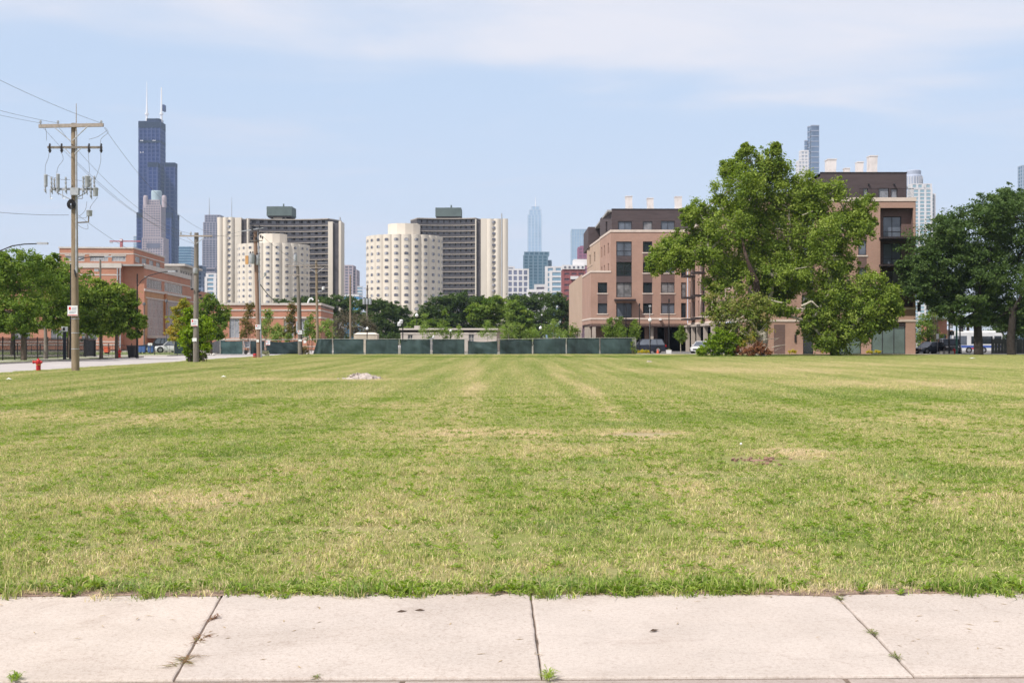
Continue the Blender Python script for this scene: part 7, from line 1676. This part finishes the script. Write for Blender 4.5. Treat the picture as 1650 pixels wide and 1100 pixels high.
tree('background_tree', 'dull green tree behind the bus roof', (X(1560, 200), 200, 0), (X(1560, 200), 200, 4), .3, PB([(1550,515,16),(1570,520,14),(1590,520,14),(1535,505,14),(1620,520,16),(1645,530,16)], 200, .9, 3), .32, 24, 14, L_str, 67, subr=.42, fill=.4)
bush('pale_blossom_shrub', 'pale blossoming branch tips left of the dark pole at right', [(1505,480,5,.6),(1512,478,5,.6),(1508,486,4)], 185, .3, 12, 8, leaf_mat('pale_blossom', [(.4,.42,.36),(.5,.52,.46),(.6,.6,.55)], .2), 68, 'shrub', stems=True, subr=.5)
# ---- the row of street trees on the left
kw = dict(subr=.40, flat=.65, fill=.3)
tree('street_tree', 'leftmost street tree with low dark trunk and yellow green top', (X(38, 97), 97, 0), (X(38, 97), 97, 2.6), .22, PB([(5,440,26),(30,430,26),(55,425,20),(-15,460,30),(25,465,32),(58,460,28),(0,495,28),(30,505,28),(58,500,24),(12,525,18,.6),(45,528,16,.6),(0,415,12,.8),(-25,500,26),(-20,430,24)], 97, .9, 71), .21, 34, 20, L_str, 73, 'street trees across the road', **kw)
tree('street_tree', 'street tree with pale thin trunk left of the signpost', (X(73, 104), 104, 0), (X(73, 104), 104, 3), .17, PB([(75,432,18),(92,440,22),(75,465,26),(105,465,26),(88,495,26),(68,500,20),(110,495,22),(85,518,16,.6),(60,440,16),(85,420,10)], 104, .9, 75), .21, 34, 19, L_str, 77, 'street trees across the road', bark=mat('pale_grey_bark', (.22, .19, .16), .9, .2, 3), **kw)
tree('street_tree', 'street tree right behind the near utility pole', (X(113, 111), 111, 0), (X(113, 111), 111, 3), .22, PB([(110,440,18),(125,450,20),(128,475,24),(108,480,22),(135,500,22),(118,510,20),(145,480,18),(140,525,16,.6),(120,530,14,.6)], 111, .9, 79), .22, 32, 18, L_str, 81, 'street trees across the road', **kw)
tree('street_tree', 'bright topped street tree third from the right of the row', (X(163, 107), 107, 0), (X(163, 107), 107, 2.6), .17, PB([(160,462,14,1,None,1,.25),(172,470,18,1,None,1,.15),(150,478,20),(170,492,22),(150,505,22),(175,510,20),(160,528,16,.6),(140,520,14,.7),(185,498,14)], 107, .9, 83), .22, 32, 19, L_str, 85, 'street trees across the road', **kw)
tree('street_tree', 'bright yellow green street tree at the right end of the row', (X(188, 108), 108, 0), (X(188, 108), 108, 2.6), .15, PB([(192,468,13,1,None,1,.3),(180,475,14,1,None,1,.25),(202,485,16,1,None,1,.2),(195,505,20),(212,500,14),(205,522,18,.8),(222,520,13,.6),(188,525,16,.7),(215,538,12,.5),(228,512,7,.6),(186,498,18,1,None,1,.1)], 108, .9, 87), .22, 32, 19, L_str, 89, 'street trees across the road', **kw)
tree('background_tree', 'dark tree filling behind the left street trees', (X(20, 130), 130, 0), (X(20, 130), 130, 3), .25, PB([(10,520,20),(40,515,22),(-20,515,24),(70,520,18),(100,522,16),(0,465,34),(40,470,34),(80,475,32),(110,480,26),(20,440,26),(55,450,26),(-20,470,34)], 130, .9, 91), .28, 26, 15, L_str, 93, **kw)
tree('background_tree', 'dark tree behind the street trees right of the near pole', (X(140, 128), 128, 0), (X(140, 128), 128, 3), .2, PB([(130,530,15),(155,525,16),(180,530,12),(115,535,12)], 128, .9, 95), .26, 22, 12, L_str, 97, **kw)
# ---- shoots round the second pole, the yellow tree and the rounded green tree
bush('leafy_shoots', 'bright leafy shoots climbing round the second utility pole', [(303,520,14),(300,540,14),(310,555,12),(330,525,14),(328,545,13),(312,575,8),(318,532,12),(302,566,7),(332,560,8),(336,530,8,.6),(306,505,8),(324,572,6)], 89.5, .19, 26, 16, L_brt, 101, subr=.42, fill=.4)
tree('yellowing_tree', 'small tree turning yellow beside the tall school windows', (X(290, 150), 150, 0), (X(290, 150), 150, 2), .13, PB([(298,498,13,1,None,1,-.1),(285,510,13),(300,515,13,1,None,1,-.1),(278,528,11,1,None,1,.2),(293,532,13),(285,545,10,.8,None,1,.1),(305,535,11,1,None,1,-.2),(296,490,7)], 150, .9, 103), .26, 26, 14, L_yel, 105, subr=.42, fill=.4)
tree('rounded_green_tree', 'compact rounded green tree right of the second pole', (X(340, 140), 140, 0), (X(340, 140), 140, 1.6), .17, PB([(340,490,13),(326,502,15),(350,502,15),(338,515,18),(322,520,14),(356,520,13),(340,535,14),(360,510,8),(330,540,9),(352,538,9),(332,488,8)], 140, .9, 107), .25, 30, 16, L_str, 109, subr=.42, fill=.35)
# ---- thin growth beyond the fence
thin = dict(subr=.5, fill=.6, flat=1.1)
for q in (('brownish thin shrub left of the third pole', [(399,505,10),(395,520,11),(405,530,11),(392,538,9),(402,495,7)], L_br), ('green thin shrub right of the third pole', [(428,520,10),(430,505,8),(424,533,11),(440,535,11),(452,530,9)], L_thin), ('orange brown thin shrub left of the fourth pole', [(470,505,9),(468,520,10),(475,530,10),(466,535,9),(470,494,5)], L_br), ('green shrub between the third and fourth poles', [(455,540,9),(445,544,9),(465,542,8)], L_thin), ('dark green shrub right of the fourth pole', [(500,515,10),(502,528,10),(495,538,10)], L_str), ('yellow green shrub by the fifth pole', [(515,530,10),(508,540,8),(526,522,9),(530,538,9)], L_thin)):
    bush('thin_shrub', q[0], q[1], 158, .22, 16, 13, q[2], len(q[0]) + 111, 'shrub', 'thin shrubs beyond the fence', **thin)
bush('grey_brown_thicket', 'grey brown leafless looking thicket behind the sixth pole', [(545,522,13),(558,515,13),(572,522,14),(588,520,13),(550,538,12),(575,538,13),(592,535,11),(562,528,13),(600,528,10)], 185, .22, 20, 16, leaf_mat('grey_brown_twigs', [(.07,.065,.045),(.11,.10,.06),(.15,.125,.085),(.10,.13,.05)], .15), 131, 'shrub', subr=.5, fill=.5)
bush('gap_weeds', 'straggly weeds growing in the gap of the green fence', [(486,560,5),(492,562,5),(489,566,4),(495,566,4),(484,567,3)], 135, .12, 10, 10, L_br, 133, 'weed', subr=.6, fill=.6)
bush('gap_shrub', 'small pale shrub at the foot of the third pole', [(427,568,4,.8),(431,570,3,.8)], 128, .12, 14, 10, leaf_mat('pale_shrub_leaf', [(.2,.21,.1),(.3,.3,.17),(.38,.38,.25)], .2), 134, 'shrub', subr=.6)
bush('fence_end_weeds', 'green weeds at the right end of the fence', [(1020,560,4),(1023,566,4),(1019,553,3)], 136.5, .12, 10, 9, L_str, 135, 'weed', subr=.6)
def sapling(label, px_, Y, lst, m_, seed, leaf=.17, per=9, nsub=10):
    tree('sapling', label, (X(px_, Y), Y, 0), (X(px_, Y), Y, 1.8), .05, PB(lst, Y, .9, seed), leaf, per, nsub, m_, seed, 'saplings beyond the fence', bark=M_barkpale, subr=.5, fill=.6, flat=1.1)
sapling('thin sapling in front of the left end of the pale building', 685, 150, [(685,520,8),(682,532,9),(688,540,9),(685,508,5)], L_thin, 141)
sapling('tall thin sapling in front of the pale building middle', 716, 150, [(716,505,6),(714,520,9),(718,532,11),(708,536,9),(725,536,8),(716,545,8)], L_str, 142, per=12)
sapling('small yellow sapling right of the middle one', 740, 150, [(740,535,6),(738,541,6),(740,527,4)], L_thin, 143)
sapling('pale wide sapling at the right end of the pale building', 786, 150, [(786,530,11),(778,538,8),(795,538,8),(786,520,6)], L_thin, 144)
sapling('tall spindly sapling right of the pale building', 819, 150, [(820,490,6),(820,505,8),(818,518,10),(808,530,10),(830,525,9),(818,535,12),(812,542,8),(828,540,8)], L_thin, 145, per=11)
for k, (px_, a) in enumerate(((848, 536), (861, 534), (892, 524), (923, 528))):
    sapling(['low bright shrub like sapling right of the spindly one', 'second low bright sapling left of the globe lamp', 'broad yellow green sapling right of the globe lamp', 'leaning sapling against the tan building corner'][k], px_, 152, [(px_, a, 7), (px_-3, a+7, 8), (px_+5, a+7, 8)] if k != 2 else [(892,522,9),(882,533,11),(896,535,12),(907,538,9),(888,542,9)], L_thin if k != 3 else L_str, 146+k, per=16)
for k, (px_, lst) in enumerate(((983, [(983,518,6),(979,530,9),(988,536,9),(980,540,8)]), (998, [(998,520,8),(995,532,10),(1003,534,9),(998,542,8)]), (1024, [(1024,520,5),(1022,530,8),(1027,538,8),(1020,540,7)]), (1097, [(1097,532,6),(1094,539,7),(1101,541,7),(1097,546,6)]))):
    sapling(['leafy sapling left of the balconies behind the fence', 'leafy sapling below the balconies behind the fence', 'leafy sapling by the fence end', 'round sapling with clear stem before the dark undercroft'][k], px_, 148, lst, L_str, 151+k, per=22, nsub=12)
# ---- wall of dark trees in the middle distance
Ym = 330.0
far = [('dark_tree', 'dark tree above the right end of the low brick roof', 500, [(455,492,14,.6),(475,490,14,.6),(495,490,16,.7),(515,488,16,.8)], 350), ('dark_tree', 'dark tree left of the sixth pole', 545, [(525,492,14,.7),(545,488,15,.7),(565,490,14,.7),(535,505,16,.8),(560,508,16,.8),(515,505,14)], 340),
       ('dark_tree', 'dark dense tree left of the right round tower foot', 615, [(590,492,14,.7),(612,492,14,.7),(628,500,12,.8),(600,510,18),(622,518,18),(640,525,16),(610,535,18),(635,540,14),(585,510,12)], 300),
       ('dark_tree', 'round grey green tree just before the right round tower', 650, [(640,500,12,.8),(650,510,12,.8),(655,520,9)], 310),
       ('dark_tree', 'broad dark oak left of centre under the curved slab', 735, [(715,486,18,.6),(745,482,20,.55),(772,488,16,.6),(695,500,16,.7),(730,502,22,.8),(765,505,20,.8),(690,520,16),(715,525,20),(745,528,20),(780,525,16),(675,515,10)], 290),
       ('dark_tree', 'broad dark oak right of centre reaching the tan building', 885, [(835,486,16,.6),(862,484,18,.6),(890,484,18,.6),(912,488,12,.6),(850,505,20,.8),(880,505,20,.8),(908,508,14),(860,530,18),(885,530,18),(912,532,12),(828,500,12)], 300),
       ('lighter_green_tree', 'lighter green round tree before the dark oaks', 790, [(768,502,12),(785,498,14),(800,492,13),(775,518,14),(795,515,16),(810,505,12),(785,532,12)], 250),
       ('lighter_green_tree', 'green tree with tall pale stem at the centre right', 828, [(812,500,12),(830,495,14),(845,508,12),(835,520,15),(850,525,10),(820,530,14),(842,538,10)], 255),
       ('background_shrub', 'mid green low tree behind the pale building', 720, [(690,525,10),(705,532,10),(660,535,10),(670,525,9)], 240)]
for i, (nm, lab, bx_, lst, Y) in enumerate(far):
    tree(nm, lab, (X(bx_, Y), Y, 0), (X(bx_, Y), Y, 3.5), .4, PB(lst, Y, 1.0, 200+i), .48, 52, 22, L_oak if nm == 'dark_tree' else L_str, 201+i, 'trees in the middle distance', subr=.42, flat=.55, fill=.3)
tree('background_tree', 'green tree behind the far right board fence', (X(1625, 185), 185, 0), (X(1625, 185), 185, 3), .3, PB([(1605,540,16),(1625,530,18),(1645,535,18),(1665,530,20),(1590,548,10),(1640,515,18),(1615,515,14)], 185, .9, 5), .32, 30, 16, L_elm, 171, subr=.42, fill=.4)
bush('low_hedge', 'low dark hedge behind the fence across the middle distance', [(540+i*22, 545, 12, .7) for i in range(18)], 262, .4, 24, 12, L_oak, 231, 'hedge', subr=.45, fill=.5)
# ---- flowers along the building
for k, (px_, Y, s, lab) in enumerate(((1035, 145, 6, 'yellow flowers at the foot of the lamp pole by the fence end'), (1041, 144.5, 5, 'yellow green flower clump left of the dark car wheel'), (1277, 139, 5, 'yellow flowers at the brown wall'), (1334, 138.5, 9, 'long yellow flower bed under the big tree'), (1401, 138.5, 4, 'small yellow flowers before the storefront'), (1415, 138.5, 3, 'tiny pale yellow clump before the storefront'))):
    bush('flower_clump', lab, [(px_-s*.8, 566.5, 2.6, .8), (px_, 566, 3.0, .8), (px_+s*.8, 566.7, 2.4, .8)], Y, .11, 16, 8, M_yel, 241+k, 'flowers', 'yellow flower clumps along the building', stems=False, subr=.7, fill=.6)

# ---- the air: a thin pale haze over everything
hb = bmesh.new(); bmesh.ops.create_cube(hb, size=1.0); me = bpy.data.meshes.new('haze'); hb.to_mesh(me); hb.free()
hz_o = bpy.data.objects.new('haze', me); COL.objects.link(hz_o); hz_o.scale = (5400, 4700, 640); hz_o.location = (0, 2250, -2.2 + 320); tag(hz_o, kind='stuff', label='thin pale summer haze over the whole view')
hm = bpy.data.materials.new('haze_air'); hm.use_nodes = True; t_ = hm.node_tree; t_.nodes.remove(t_.nodes['Principled BSDF'])
pv_ = t_.nodes.new('ShaderNodeVolumePrincipled'); pv_.inputs['Density'].default_value = 0.000075; pv_.inputs['Color'].default_value = (0.62, 0.78, 1.0, 1); pv_.inputs['Anisotropy'].default_value = 0.0
t_.links.new(pv_.outputs[0], t_.nodes['Material Output'].inputs['Volume']); me.materials.append(hm)
